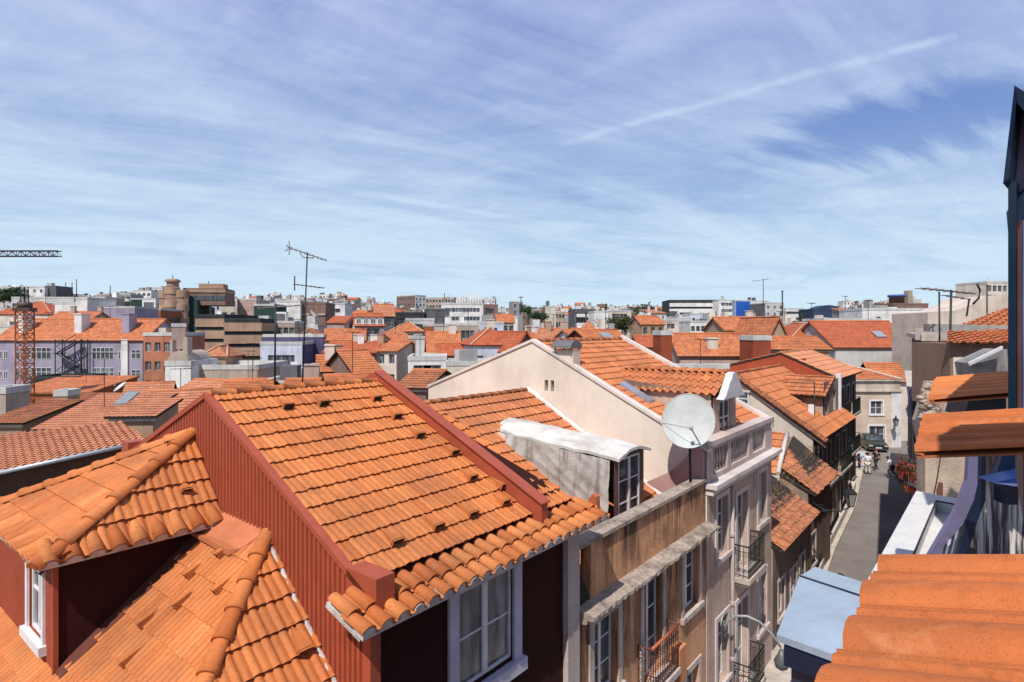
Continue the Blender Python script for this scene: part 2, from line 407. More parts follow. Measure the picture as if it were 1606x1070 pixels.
# ---------------------------------------------------------------- walls and windows
def wall_holes(mb,P,u0,u1,z0,z1,holes,dep=.18,m=0,mr=0):
    us=sorted({u0,u1,*[min(max(h[0],u0),u1) for h in holes],*[min(max(h[1],u0),u1) for h in holes]})
    zs=sorted({z0,z1,*[min(max(h[2],z0),z1) for h in holes],*[min(max(h[3],z0),z1) for h in holes]})
    for i in range(len(us)-1):
        for j in range(len(zs)-1):
            uc=(us[i]+us[i+1])/2; zc=(zs[j]+zs[j+1])/2
            if us[i+1]-us[i]<1e-5 or zs[j+1]-zs[j]<1e-5: continue
            if any(h[0]<uc<h[1] and h[2]<zc<h[3] for h in holes): continue
            mb.poly([P(us[i],zs[j],0),P(us[i+1],zs[j],0),P(us[i+1],zs[j+1],0),P(us[i],zs[j+1],0)],m)
    for (a,b,c,d) in holes:
        a,b,c,d=max(a,u0),min(b,u1),max(c,z0),min(d,z1)
        for q in (((a,c),(b,c)),((b,c),(b,d)),((b,d),(a,d)),((a,d),(a,c))):
            (x,y),(X,Y)=q
            mb.poly([P(x,y,0),P(x,y,dep),P(X,Y,dep),P(X,Y,0)],mr)
        mb.poly([P(a,c,dep+.05),P(b,c,dep+.05),P(b,d,dep+.05),P(a,d,dep+.05)],mr)
WM={}
LF=Fr((0,0),0)
def window_mesh(w,h,style,gl,fm):
    key=(round(w,2),round(h,2),style,gl.name,fm.name)
    if key in WM: return WM[key]
    fb=MB(); pb=MB(); t=.05 if style!='far' else .07
    d=.05
    def bx(b,x0,x1,z0,z1,y0=0,y1=d): b.box(LF,x0,x1,y0,y1,z0,z1)
    bx(fb,0,t,0,h); bx(fb,w-t,w,0,h); bx(fb,t,w-t,0,t); bx(fb,t,w-t,h-t,h)
    if style=='two':        # two casements, one transom bar each
        bx(fb,w/2-.055,w/2+.055,t,h-t,-.01,d)
        for x0,x1 in ((t,w/2-.055),(w/2+.055,w-t)): bx(fb,x0,x1,h*.50-.015,h*.50+.015,.01,d-.01)
    elif style=='six':
        bx(fb,w/2-.045,w/2+.045,t,h-t,-.01,d)
        for x0,x1 in ((t,w/2-.045),(w/2+.045,w-t)):
            for q in (.33,.66): bx(fb,x0,x1,h*q-.015,h*q+.015,.01,d-.01)
    elif style=='four':
        bx(fb,w/2-.03,w/2+.03,t,h-t); bx(fb,t,w/2-.03,h/2-.02,h/2+.02,.01,d-.01); bx(fb,w/2+.03,w-t,h/2-.02,h/2+.02,.01,d-.01)
    elif style=='far': bx(fb,w/2-.04,w/2+.04,t,h-t)
    elif style=='multi':
        k=max(2,round(w/.7))
        for i in range(1,k): bx(fb,w*i/k-.03,w*i/k+.03,t,h-t)
        bx(fb,t,w-t,h*.62-.03,h*.62+.03,.01,d-.01)
    pb.box(LF,t*.5,w-t*.5,d*.5,d*.7,t*.5,h-t*.5)
    if style in('far','plain','multi','band'):
        i=len(fb.v); fb.v+=pb.v; fb.f+=[tuple(k+i for k in f) for f in pb.f]; fb.m+=[1]*len(pb.f); fb.sm+=pb.sm
        pb=None
    def mk(b,mats,nm):
        me=bpy.data.meshes.new(nm); me.from_pydata([tuple(v) for v in b.v],[],b.f)
        for m in mats: me.materials.append(m)
        me.polygons.foreach_set('material_index',b.m); return me
    r=(mk(fb,[fm,gl],'window'), mk(pb,[gl],'pane') if pb else None)
    WM[key]=r; return r
def window(parent,fr,x,z,w,h,style='far',dep=.12,gl=None,fm=None,name='window'):
    fme,pme=window_mesh(w,h,style,gl or random.choice(GLASSES),fm or WHITE)
    ob=link(name,fme,parent,fr.p(x,dep,z),fr.th)
    if pme:
        p=bpy.data.objects.new('pane',pme); COL.objects.link(p); p.parent=ob; WL[p.name]=wloc(ob)
    return ob
def facade(parent,fr,u0,u1,z0,z1,wins,mat,style='far',dep=.16,surround=None,fm=None,name='wall',gl=None,sill=True,st=.12):
    """wall in the plane y=0 of fr with real openings; wins=[(x,z,w,h)]"""
    mb=MB(); wall_holes(mb,lambda u,z,d:fr.p(u,d,z),u0,u1,z0,z1,[(x,x+w,z,z+h) for x,z,w,h in wins],dep)
    o=mb.build(name,mat,parent)
    for q in wins:
        x,z,w,h=q[:4]
        window(parent,fr,x,z,w,h,style,dep-.07,gl,fm)
        if surround:
            s=MB(); t=st
            s.box(fr,x-t,x-.002,-.035,.04,z-.002,z+h+t); s.box(fr,x+w+.002,x+w+t,-.035,.04,z-.002,z+h+t); s.box(fr,x-.002,x+w+.002,-.035,.04,z+h+.002,z+h+t)
            if sill: s.box(fr,x-t-.05,x+w+t+.05,-.09,.06,z-.13,z-.002)
            s.build('window_surround',surround,parent)
    return o
def railing(parent,fr,x0,x1,y0,y1,z,h=.95,mat=None,bars=.11,name='balcony_railing',scroll=True):
    mb=MB(); mat=mat or IRON
    c=[(x0,y1),(x0,y0),(x1,y0),(x1,y1)]
    for (a,b),(c_,d) in zip(c,c[1:]):
        for zz,r in ((z+h,.024),(z+h*.82,.012),(z+.08,.014)): mb.tube([fr.p(a,b,zz),fr.p(c_,d,zz)],r,4)
        L=math.hypot(c_-a,d-b); k=max(1,int(L/bars))
        for i in range(k+1):
            t=i/k; X=a+(c_-a)*t; Y=b+(d-b)*t
            mb.tube([fr.p(X,Y,z+.02),fr.p(X,Y,z+h)],.010,4,caps=False)
            if scroll and i<k:
                X2=a+(c_-a)*(t+.5/k); Y2=b+(d-b)*(t+.5/k)
                for zc in (z+h*.25,z+h*.5,z+h*.72):
                    dx=(c_-a)/L*.042; dy=(d-b)/L*.042
                    ring=[fr.p(X2+dx*math.cos(q),Y2+dy*math.cos(q),zc+.045*math.sin(q)) for q in [2*math.pi*j/7 for j in range(8)]]
                    mb.tube(ring,.007,3,caps=False)
    return mb.build(name,mat,parent)
def balcony(parent,fr,x0,x1,z,out=.42,h=.95,mat=None,slabm=None,scroll=True):
    s=MB(); s.box(fr,x0-.05,x1+.05,-out-.05,-.002,z-.14,z); s.box(fr,x0,x1,-out,-.002,z-.22,z-.142)
    s.build('balcony_slab',slabm or STONE,parent)
    railing(parent,fr,x0,x1,-out,-.01,z,h,mat,scroll=scroll)
# ================================================================ NEAR LEFT ROW
def rect_holes_near(): pass
GR=-ZC   # street level relative to the eye
# ---- dark red gabled house with the big bright roof
HA0,HA1=4.49,7.95
RH=thing('red_house','dark red house with bright orange roof, corrugated red gable and a white window frame tinted for shade','house',S(6.8,8.0,GR))
rb,rh=10.05,-1.07; eb,eh=5.95,-3.10
sl=(rh-eh)/(rb-eb)
tile_surface('roof',[S(HA0+.05,eb,eh),S(HA1-.02,eb,eh),S(HA1-.02,rb,rh),S(HA0+.05,rb,rh)],T_NEAR,RH,tw=.215,tc=.36,roll=.021,lip=.042)
slab([S(HA0,eb,eh),S(9.2,eb,eh),S(9.2,rb-3.9,rh-3.9*sl),S(HA1,rb,rh),S(HA0,rb,rh)],.12).build('roof_deck',DKRED_SHADE,RH)
zf=13.4
tile_surface('rear_roof_slope',[S(HA1,zf,rh-(zf-rb)*.42),S(HA0,zf,rh-(zf-rb)*.42),S(HA0,rb,rh),S(HA1,rb,rh)],T_NEAR,RH,tw=.215,tc=.345,seg=4)
ridge('ridge_tiles',S(HA0+.02,rb,rh+.01),S(HA1,rb,rh+.01),T_NEAR,RH,r=.10,step=.42,collar=False)
# narrow strip of roof beyond the red parapet
tile_surface('side_roof_strip',[S(8.15,5.95,-3.12),S(9.2,5.95,-3.12),S(9.2,9.3,-1.80),S(8.15,9.3,-1.80)],T_NEAR,RH,tw=.215,tc=.345)
slab([S(8.15,5.95,-3.12),S(9.2,5.95,-3.12),S(9.2,9.3,-1.80),S(8.15,9.3,-1.80)],.15).build('roof_deck',DKRED_SHADE,RH)
MB().poly([S(9.21,5.85,-3.2),S(9.21,9.3,-1.9),S(9.21,9.3,-4.5),S(9.21,5.85,-5.8)]).build('side_wall',REDW,RH)
upv=S(0,1,0.30)-S(0,0,0)
barrel_eave(S(4.02,5.36,-3.40),S(9.45,5.36,-3.40),upv,RH,T_NEAR,tw=.25,L=.42,rows=2)
slab([S(4.1,5.45,-3.40),S(9.4,5.45,-3.40),S(9.4,6.1,-3.2),S(4.1,6.1,-3.2)],.07).build('eave_board',MORTAR,RH)
# front wall on the street
WZ=Fr((0,0),TH); WZ.o=ST.p(0,5.85,0)
facade(RH,WZ,HA0,8.72,0.0,ZC-3.30,[(6.05,ZC-5.15,1.25,1.42)],DKRED_SHADE,style='two',dep=.10,surround=None,gl=GLC,fm=WHITE)
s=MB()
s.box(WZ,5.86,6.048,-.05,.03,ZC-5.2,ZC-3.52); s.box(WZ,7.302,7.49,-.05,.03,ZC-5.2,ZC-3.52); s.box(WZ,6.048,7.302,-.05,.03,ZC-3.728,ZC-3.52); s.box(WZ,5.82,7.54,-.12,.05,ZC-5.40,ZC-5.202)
s.build('window_surround',SHADEWHITE,RH)
c=MB(); c.box(WZ,8.74,9.12,-.10,.3,0,ZC-3.34); c.build('corner_pilaster',plaster((.50,.41,.37),.3,.3,name='pale_pilaster'),RH)
for q in (2.9,5.9,):   # lower windows
    pass
# corrugated gable wall
g=MB()
def gh(b):
    return (rh-(b-rb)*.42 if b>rb else rh-(rb-b)*sl)+.03
b=5.80; st=.105; k=0
while b<zf:
    for (d0,d1,f0,f1) in ((0,0,0,.40),(0,.032,.40,.5),(.032,.032,.5,.9),(.032,0,.9,1.0)):
        x0=b+st*f0; x1=b+st*f1
        g.poly([S(HA0-d0,x0,GR),S(HA0-d1,x1,GR),S(HA0-d1,x1,gh(x1)-.02),S(HA0-d0,x0,gh(x0)-.02)][::-1])
    b+=st
g.build('corrugated_gable_wall',REDM,RH)
cp=MB()
def rake(mb,a0,a1,b0,h0,b1,h1,th):
    mb.hexa([S(a0,b0,h0-th),S(a1,b0,h0-th),S(a1,b1,h1-th),S(a0,b1,h1-th),S(a0,b0,h0),S(a1,b0,h0),S(a1,b1,h1),S(a0,b1,h1)])
rake(cp,HA0-.06,HA0+.06,5.75,gh(5.75)+.01,rb,gh(rb)+.01,.09); rake(cp,HA0-.06,HA0+.06,rb+.002,gh(rb)+.01,zf,gh(zf)+.01,.09)
cp.build('verge_flashing',REDM,RH)
# raised red parapet along the far verge, with its end block
pp=MB(); rake(pp,HA1,HA1+.17,5.75,eh-.1+.32,rb+.02,rh+.20,.45)
rake(pp,HA1,HA1+.17,rb+.022,rh+.20,zf,rh+.2-(zf-rb)*.42,.45)
rake(pp,HA1-.04,HA1+.21,5.72,eh-.1+.345,rb+.02,rh+.225,.022); pp.build('parapet',REDM,RH)
bb=MB(); bb.box(ST,HA0-.06,HA0+.22,5.60,6.18,ZC-3.34,ZC-2.93); bb.build('parapet_end_block',REDM,RH)
bb=MB(); bb.box(ST,HA0-.05,HA0+.25,zf,zf+.35,ZC-2.95,ZC-2.25); bb.build('parapet_end_block',REDM,RH)
bw=MB(); bw.poly([S(HA0,zf,GR),S(HA0,zf,-2.5),S(HA1,zf,-2.5),S(HA1,zf,GR)]); bw.build('rear_wall',REDW,RH)
cb=MB(); cb.box(ST,HA0-.035,HA0+.12,5.74,5.86,0,ZC-3.36); cb.build('corner_trim',REDM,RH)
def vent(parent,p,up,nr,e,mat,w=.20,L=.42,h=.12):
    """little wedge shaped vent cowl, its dark mouth facing down the slope"""
    V=[p-e*w/2+nr*.03,p+e*w/2+nr*.03,p+e*w/2+nr*(.03+h),p-e*w/2+nr*(.03+h),p+up*L+nr*.03]
    mb=MB(); mb.poly([V[3],V[2],V[4]]); mb.poly([V[0],V[3],V[4]]); mb.poly([V[2],V[1],V[4]])
    mb.poly([V[0]+up*.03,V[1]+up*.03,V[2]+up*.03,V[3]+up*.03],1)
    o=mb.build('vent_tile',[mat,DARK],parent); 
    at=o.data.attributes.new('tint','FLOAT','POINT'); at.data.foreach_set('value',[.35]*len(mb.v))
upR=(S(0,1,sl)-S(0,0,0)).normalized(); eR=(S(1,0,0)-S(0,0,0)).normalized(); nR=eR.cross(upR)
def onroof(px,py):       # pixel -> point on the big roof slope
    o=S(0,rb,rh); d=W(px,py,1)-Vector((0,0,ZC)); c=Vector((0,0,ZC)); t=(o-c).dot(nR)/d.dot(nR); return c+d*t
for px,py in ((452,645),(508,640),(591,632),(623,660),(658,690),(713,717),(741,757),(790,770),(792,796),(741,815),(687,835),(622,860)):
    vent(RH,onroof(px,py),upR,nR,eR,T_NEAR)
# ---- hipped house in the left foreground with its dormer
HH=thing('hipped_house','orange hipped roof and dark red dormer in the near corner, against the corrugated gable','house',S(2.2,9.5,GR))
kA,kB=.90,.76
h0=-2.97; hb=8.13; ha=HA0-.02
r_=kA/kB
# street-side face
tb=3.4
P0=S(ha,hb-.02,h0); P1=S(ha,hb-tb,h0-kA*tb); P2=S(ha-r_*tb,hb-tb,h0-kA*tb)
tile_surface('roof_slope_street',[P2,P1,P0],T_NEAR,HH,tw=.24,tc=.40,roll=.036,lip=.05)
slab([P2,P1,P0],.1).build('roof_deck',DARK,HH)
Q0=S(ha,hb,h0); Q1=S(ha-r_*tb,hb-tb,h0-kA*tb); Q2=S(ha-r_*tb,13.1,h0-kA*tb); Q3=S(ha,13.1,h0)
tile_surface('roof_slope_side',[Q2,Q1,Q0,Q3],T_NEAR,HH,tw=.22,tc=.42,roll=.026,lip=.034,style='groove')
slab([Q2,Q1,Q0,Q3],.1).build('roof_deck',DARK,HH)
ridge('hip_tiles',Q1+Vector((0,0,.03)),Q0+Vector((0,0,.03)),T_NEAR,HH,r=.115,step=.42,squash=.85)
fl=MB(); fl.hexa([S(ha-.42,hb+.3,h0-.15),S(ha+.01,hb,h0-.15),S(ha+.01,9.7,h0-.15),S(ha-.42,9.7,h0-.15),S(ha-.42,hb+.3,h0+.0-.24),S(ha+.01,hb,h0+.07),S(ha+.01,9.7,h0+.10),S(ha-.42,9.7,h0-.2)])
fl.build('flashing',paint((.50,.16,.07),.6,name='painted_flashing'),HH)
wl=MB(); wl.box(ST,ha-r_*tb+.15,ha,hb-tb+.15,17,0,ZC+h0-kA*tb-.05); wl.build('wall',REDW,HH)
mt=MB(); mt.tube([S(ha-.03+random.uniform(-.015,.015),hb-.05-t*tb,h0-kA*(t*tb+.05)+.02) for t in [i/60 for i in range(61)]],[.03+random.random()*.015 for i in range(61)],6)
mt.build('mortar_fillet',MORTAR,HH)
# dormer
DB,DA,DF=9.65,2.34,13.0; eD=-3.02; ap=S(HA0-.05,10.52,-1.76)
dw=MB()
def fB(a): return h0-kB*(ha-a)-.15
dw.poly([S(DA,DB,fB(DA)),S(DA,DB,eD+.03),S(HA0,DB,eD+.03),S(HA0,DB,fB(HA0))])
DM=dw.build('dormer_wall',DKRED_SHADE,HH)
DFR=Fr((0,0),TH-math.pi/2)     # frame whose x runs along -w (towards the street), y along +u
o=ST.p(DA,DF,0); DFR.o=o
Lw=DF-DB
facade(HH,DFR,0,Lw,ZC+fB(DA),ZC+eD+.03,[(Lw-1.25,ZC-4.32,.72,1.18)],REDW,style='four',dep=.10,surround=WHITE,st=.09,name='dormer_front_wall')
ee=.26
E0=S(DA-ee,DB-ee,eD-.02); E1=S(HA0-.04,DB-ee,eD-.02); E2=S(DA-ee,DF,eD-.02)
tile_surface('dormer_roof_street_slope',[E0,E1,ap],T_NEAR,HH,tw=.24,tc=.40,roll=.036,lip=.05)
tile_surface('dormer_roof_front_slope',[E2,E0,ap],T_NEAR,HH,tw=.22,tc=.42,roll=.026,lip=.034,style='groove')
slab([E0,E1,ap],.07).build('roof_deck',DARK,HH); slab([E2,E0,ap],.07).build('roof_deck',DARK,HH)
tile_surface('dormer_roof_rear_slope',[S(HA0-.04,DF+.0,eD-.02),S(DA-ee,DF,eD-.02),ap],T_NEAR,HH,tw=.24,tc=.40,seg=4)
ridge('dormer_hip_tiles',E0+Vector((0,0,.03)),ap+Vector((0,0,.03)),T_NEAR,HH,r=.112,step=.42,squash=.85)
ridge('dormer_hip_tiles',E2+Vector((0,0,.03)),ap+Vector((0,0,.03)),T_NEAR,HH,r=.112,step=.42,squash=.85)
barrel_eave(E0-(S(0,.03,0)-S(0,0,0)),E1-(S(0,.03,0)-S(0,0,0)),(S(0,1,.75)-S(0,0,0)),HH,T_NEAR,tw=.27,L=.40,rows=1)
barrel_eave(E2,E0,(S(1,0,.42)-S(0,0,0)),HH,T_NEAR,tw=.25,L=.38,rows=1)
fsh=MB()
fsh.hexa([S(DA,DB-.22,fB(DA)-.25),S(HA0-.3,DB-.22,fB(HA0-.3)-.25),S(HA0-.3,DB,fB(HA0-.3)-.25),S(DA,DB,fB(DA)-.25),S(DA,DB-.22,fB(DA)+.21),S(HA0-.3,DB-.22,fB(HA0-.3)+.21),S(HA0-.3,DB,fB(HA0-.3)+.23),S(DA,DB,fB(DA)+.23)])
fsh.build('dormer_flashing',paint((.12,.035,.02),.6,name='dark_flashing'),HH)
ct=MB(); ct.box(ST,DA-.03,DA+.03,DB-.03,DB+.03,ZC+fB(DA),ZC+eD); ct.build('dormer_corner_trim',REDM,HH)
# vents on the side slope
nB_=Vector((0,0,0)); eB=(Q1-Q2).normalized(); upB=(S(1,0,kB)-S(0,0,0)).normalized(); nB=eB.cross(upB).normalized()
if nB.z<0: nB=-nB
for px,py in ((345,878),(296,910),(341,935),(278,958),(222,988),(195,1050)):
    c=Vector((0,0,ZC)); d=W(px,py,1)-c; t=(Q0-c).dot(nB)/d.dot(nB); vent(HH,c+d*t,upB,nB,eB,T_NEAR,w=.13,L=.33,h=.12)
def onp(px,py,p,n):
    c=Vector((0,0,ZC)); d=W(px,py,1)-c; return c+d*((p-c).dot(n)/d.dot(n))
upA=(S(0,1,kA)-S(0,0,0)).normalized(); nA=eR.cross(upA)
vent(HH,onp(475,1028,P0,nA),upA,nA,eR,T_NEAR)
nDs=(E1-E0).cross(ap-E0).normalized(); upDs=nDs.cross((E1-E0).normalized()); 
if upDs.z<0: upDs=-upDs
if nDs.z<0: nDs=-nDs
vent(HH,onp(291,775,E0,nDs),upDs.normalized(),nDs,eR,T_NEAR,w=.15,L=.24)
# ---- ochre / brown house with the stained parapet
BA0,BA1=9.14,15.55
BH=thing('ochre_house','narrow ochre street house with a stained parapet, dirty stone cornice and three tall windows','house',S(12.3,8.0,GR))
WB=Fr((0,0),TH); WB.o=ST.p(0,5.85,0)
zc=ZC
wins=[(9.75,zc-7.15,.95,1.55),(11.85,zc-7.75,.95,2.2),(14.05,zc-7.05,.95,1.5),(9.75,zc-10.6,.95,2.0),(11.85,zc-10.9,.95,2.4),(14.05,zc-10.6,.95,2.0)]
facade(BH,WB,BA0,BA1,0,zc-5.15,wins,OCHRE,style='six',dep=.22,surround=STONE,gl=GL,st=.16)
pm=MB(); pm.box(WB,BA0+.55,BA1,.02,.24,zc-5.10,zc-4.02); pm.build('parapet',OCHREP,BH)
pm=MB(); pm.hexa([WB.p(BA0,.02,zc-5.1),WB.p(BA0+.548,.02,zc-5.1),WB.p(BA0+.548,.24,zc-5.1),WB.p(BA0,.24,zc-5.1),WB.p(BA0,.3,zc-4.1),WB.p(BA0+.2,.3,zc-4.02),WB.p(BA0+.2,.45,zc-4.02),WB.p(BA0,.45,zc-4.1)]); pm.build('parapet_return',DARK,BH)
cm=MB(); cm.box(WB,BA0+.1,BA1+.03,-.04,.30,zc-4.018,zc-3.94)
CP=cm.build('coping',DIRTST,BH)
def rough_ledge(a0,a1,out,z0,z1,n=70):
    mb=MB(); 
    pr=[(.0,z0),(-out*.55,z0+.03),(-out*.6,z0+(z1-z0)*.45),(-out,z0+(z1-z0)*.6),(-out,z1-.03),(.02,z1+.03)]
    idx=[]
    for i in range(n+1):
        a=a0+(a1-a0)*i/n; row=[]
        for (y,z) in pr:
            j=random.uniform(-.016,.016); row.append(len(mb.v)); mb.v.append(tuple(WB.p(a,y+(j if y<0 else 0),z+random.uniform(-.012,.012))))
        idx.append(row)
    for i in range(n):
        for k in range(len(pr)-1):
            mb.f.append((idx[i][k],idx[i+1][k],idx[i+1][k+1],idx[i][k+1])); mb.m.append(0); mb.sm.append(False)
    for r in (idx[0],idx[-1][::-1]): mb.f.append(tuple(r)); mb.m.append(0); mb.sm.append(False)
    return mb
rough_ledge(BA0+.05,BA1+.05,.36,zc-5.36,zc-5.12).build('cornice',DIRTST,BH)
# plaster brackets and balcony
balcony(BH,WB,11.6,13.0,zc-7.75,out=.30,h=1.0,mat=paint((.12,.05,.04),.7,name='rusty_iron'))
hs=MB(); hs.box(WB,13.12,13.5,-.30,-.02,zc-8.2,zc-7.4); hs.build('electricity_cabinet',plaster((.60,.25,.11),.2,.2,name='orange_box'),BH)
hh=MB(); hh.tube([WB.p(11.6,-.32,zc-6.74),WB.p(13.0,-.32,zc-6.74)],.035,6); hh.build('handrail',paint((.42,.11,.05),.5,name='red_handrail'),BH)
brh,brb,bsl=-1.97,11.8,.57
tile_surface('roof',[S(9.3,6.2,brh-bsl*(brb-6.2)),S(15.58,6.2,brh-bsl*(brb-6.2)),S(15.58,brb,brh),S(9.3,brb,brh)],T_MID,BH,tw=.22,tc=.40,roll=.03,lip=.055)
slab([S(9.22,6.2,brh-bsl*(brb-6.2)),S(15.58,6.2,brh-bsl*(brb-6.2)),S(15.58,brb,brh),S(9.22,brb,brh)],.12).build('roof_deck',DARK,BH)
tile_surface('rear_roof_slope',[S(15.58,16,brh-.4*4.2),S(8.2,16,brh-.4*4.2),S(8.2,brb,brh),S(15.58,brb,brh)],T_MID,BH,tw=.22,tc=.4,seg=4)
tile_surface('roof_upper_end',[S(8.15,9.4,brh-bsl*(brb-9.4)),S(9.3,9.4,brh-bsl*(brb-9.4)),S(9.3,brb,brh),S(8.15,brb,brh)],T_MID,BH,tw=.22,tc=.40)
ridge('ridge_tiles',S(8.2,brb,brh+.02),S(15.58,brb,brh+.02),T_MID,BH,r=.10,step=.42,collar=False)
ff=MB()
ff.tube([S(15.50+random.uniform(-.02,.02),6.4+t*(brb-6.4),brh-bsl*(1-t)*(brb-6.4)+.05) for t in [i/60 for i in range(61)]],[.08+random.random()*.03 for i in range(61)],6)
ff.build('mortar_fillet',plaster((.66,.60,.56),.2,.1,name='white_mortar'),BH)
# tarpaulin dormer
from mathutils import noise as MN
TD=[12.45,14.0,6.9]
a0,a1,b0=TD
dn=MB()
def vault(mb,b,hl,rise,over=.0,n=10):
    return [S(a0-over-(.05*MN.noise(Vector((b*2.1,1,4))) if i==0 and over else 0)+(a1-a0+2*over)*i/n,b,hl+rise*math.sin(math.pi*i/n)+(.05*MN.noise(Vector((b*1.8,i*.5,9))) if over else 0)) for i in range(n+1)]
prev=None; secs=[]
NB=26
for i in range(NB+1):
    t=i/NB; b=b0-.18+t*(10.85-b0+.18); hl=-2.98+.33*t+.01*math.sin(t*9); secs.append(vault(dn,b,hl-.04,.17-.02*t,.07))
for s0,s1 in zip(secs,secs[1:]):
    for k in range(len(s0)-1): dn.poly([s0[k],s0[k+1],s1[k+1],s1[k]],0,True)
dn2=MB()
for sct in (secs[0],secs[-1]):
    low=[p-Vector((0,0,.07)) for p in sct]
    for k in range(len(sct)-1): dn2.poly([sct[k],low[k],low[k+1],sct[k+1]])
for side in (0,-1):
    for s0,s1 in zip(secs,secs[1:]): dn2.poly([s0[side],s1[side],s1[side]-Vector((0,0,.07)),s0[side]-Vector((0,0,.07))])
VLT=plaster((.60,.57,.52),.45,.2,scale=2.5,dark=(.25,.2,.17),name='white_bitumen')
dn.build('dormer_roof',VLT,BH); dn2.build('dormer_roof_edge',VLT,BH)
# crumpled tarpaulin on the near cheek
tp=MB(); nx,nz=90,34
def tarpp(i,j):
    t=i/nx; b=b0+.02+t*(10.6-b0); top=-3.06+.34*t; bot=brh-bsl*(brb-b)-.05; 
    v=j/nz; h=bot+(top-bot)*v
    return b,h,top
from mathutils import noise as MN
idx={}
for i in range(nx+1):
    for j in range(nz+1):
        b,h,top=tarpp(i,j); q=Vector((b*1.6+h*.8,h*1.2,3.3)); d=MN.noise(Vector((b*1.3,h*.5,3)))*.07+(1-abs(MN.noise(Vector((b*3.2+h*1.1,h*.55,1)))))*.07+(1-abs(MN.noise(Vector((b*1.7-h*2.6,h*.9,7)))))*.05+MN.noise(q*7)*.008
        tp.v.append(tuple(S(a0-.08-d-.10*(1-j/nz),b,h))); idx[i,j]=len(tp.v)-1
for i in range(nx):
    for j in range(nz):
        tp.f.append((idx[i,j],idx[i,j+1],idx[i+1,j+1],idx[i+1,j])); tp.m.append(0); tp.sm.append(True)
TARP=plaster((.42,.40,.37),.45,.95,scale=1.5,bmp=.4,dark=(.10,.07,.05),name='dirty_tarpaulin')
tp.build('tarpaulin_cheek',TARP,BH)
TF=Fr((0,0),TH); TF.o=ST.p(0,b0,0)
facade(BH,TF,a0,a1,zc-5.2,zc-2.98,[(a0+.22,zc-4.75,1.12,1.65)],plaster((.16,.09,.07),.5,.3,name='dormer_brown'),style='six',dep=.08,gl=GL,name='dormer_front_wall')
tym=MB(); sc=vault(tym,b0+.005,-3.02,.16,0); tym.poly([sc[0]]+sc[1:-1]+[sc[-1]]); tym.build('dormer_tympanum',plaster((.12,.07,.055),.5,.3,name='dormer_tym'),BH)
ck=MB(); ck.poly([S(a1,b0,-5.2),S(a1,10.8,-2.8),S(a1,10.8,-2.7),S(a1,b0,-2.98)]); ck.build('dormer_far_cheek',CONC,BH)
pv=MB(); pv.hexa([S(10.95,6.45,-4.1),S(11.1,6.45,-4.1),S(11.1,6.95,-4.1),S(10.95,6.95,-4.1),S(10.95,6.5,-3.55),S(11.1,6.5,-3.55),S(11.1,6.6,-3.5),S(10.95,6.6,-3.5)])
pv.build('chimney_flue',plaster((.45,.12,.06),.4,.3,name='clay_flue'),BH)
# ---- pink / cream house
CH=thing('cream_house','cream house with a big bare gable wall, dusty pink street front and a balustraded parapet','house',S(18.6,9,GR))
CA0,CA1=15.6,21.65; crb,crh=11.66,-.36
WC=Fr((0,0),TH); WC.o=ST.p(0,5.85,0)
gw=MB(); 
# gable wall, normal -u, with two slots
GFR=Fr((0,0),TH-math.pi/2); GFR.o=ST.p(CA0,16.6,0)
def gb(x): return 16.6-x
def slotx(px):
    k=(px-CX)/F; Y=CA0/(.78+.626*k); return 16.6-Y*(.626-.78*k)
sx=[slotx(854),slotx(859.5),slotx(863.5),slotx(869)]
zt=zc-3.25
wall_holes(gw,lambda u,z,d:GFR.p(u,d,z),0,16.6-5.85,0,zt,[],.2)
top=[(5.85,-3.22),(crb,crh),(16.6,-2.15)]
def ch(b): return crh-(crb-b)*.492 if b<crb else crh-(b-crb)*.362
xs=[0]+sx+[16.6-crb,16.6-5.85]; xs=sorted(xs)
hz0,hz1=zc-(615-HY)/F*18.9,zc-(597-HY)/F*18.9
for x0,x1 in zip(xs,xs[1:]):
    hole=any(abs(x0-a)<1e-4 and abs(x1-b)<1e-4 for a,b in ((sx[0],sx[1]),(sx[2],sx[3])))
    p=lambda x,z:GFR.p(x,0,z)
    t0,t1=zc+ch(gb(x0)),zc+ch(gb(x1))
    if hole:
        gw.poly([p(x0,zt),p(x1,zt),p(x1,hz0),p(x0,hz0)]); gw.poly([p(x0,hz1),p(x1,hz1),p(x1,t1),p(x0,t0)])
        for q in (((x0,hz0),(x1,hz0)),((x1,hz0),(x1,hz1)),((x1,hz1),(x0,hz1)),((x0,hz1),(x0,hz0))):
            (X,Z),(X2,Z2)=q; gw.poly([GFR.p(X,0,Z),GFR.p(X,.22,Z),GFR.p(X2,.22,Z2),GFR.p(X2,0,Z2)])
        gw.poly([GFR.p(x0,.22,hz0),GFR.p(x1,.22,hz0),GFR.p(x1,.22,hz1),GFR.p(x0,.22,hz1)],1)
    else: gw.poly([p(x0,zt),p(x1,zt),p(x1,t1),p(x0,t0)])
gw.build('gable_wall',[CREAM,DARK],CH)
cpg=MB(); 
rake(cpg,CA0-.05,CA0+.22,5.80,ch(5.8)+.07,crb,crh+.07,.09); rake(cpg,CA0-.05,CA0+.22,crb+.002,crh+.07,16.6,ch(16.6)+.07,.09)
rake(cpg,CA1-.1,CA1+.15,5.80,ch(5.8)+.16,crb,crh+.16,.3)
cpg.build('verge_coping',plaster((.66,.58,.52),.2,.15,name='pale_coping'),CH)
tile_surface('roof',[S(CA0+.2,6.2,ch(6.2)-.02),S(CA1-.1,6.2,ch(6.2)-.02),S(CA1-.1,crb,crh-.02),S(CA0+.2,crb,crh-.02)],T_MID,CH,tw=.22,tc=.34,roll=.034,lip=.04)
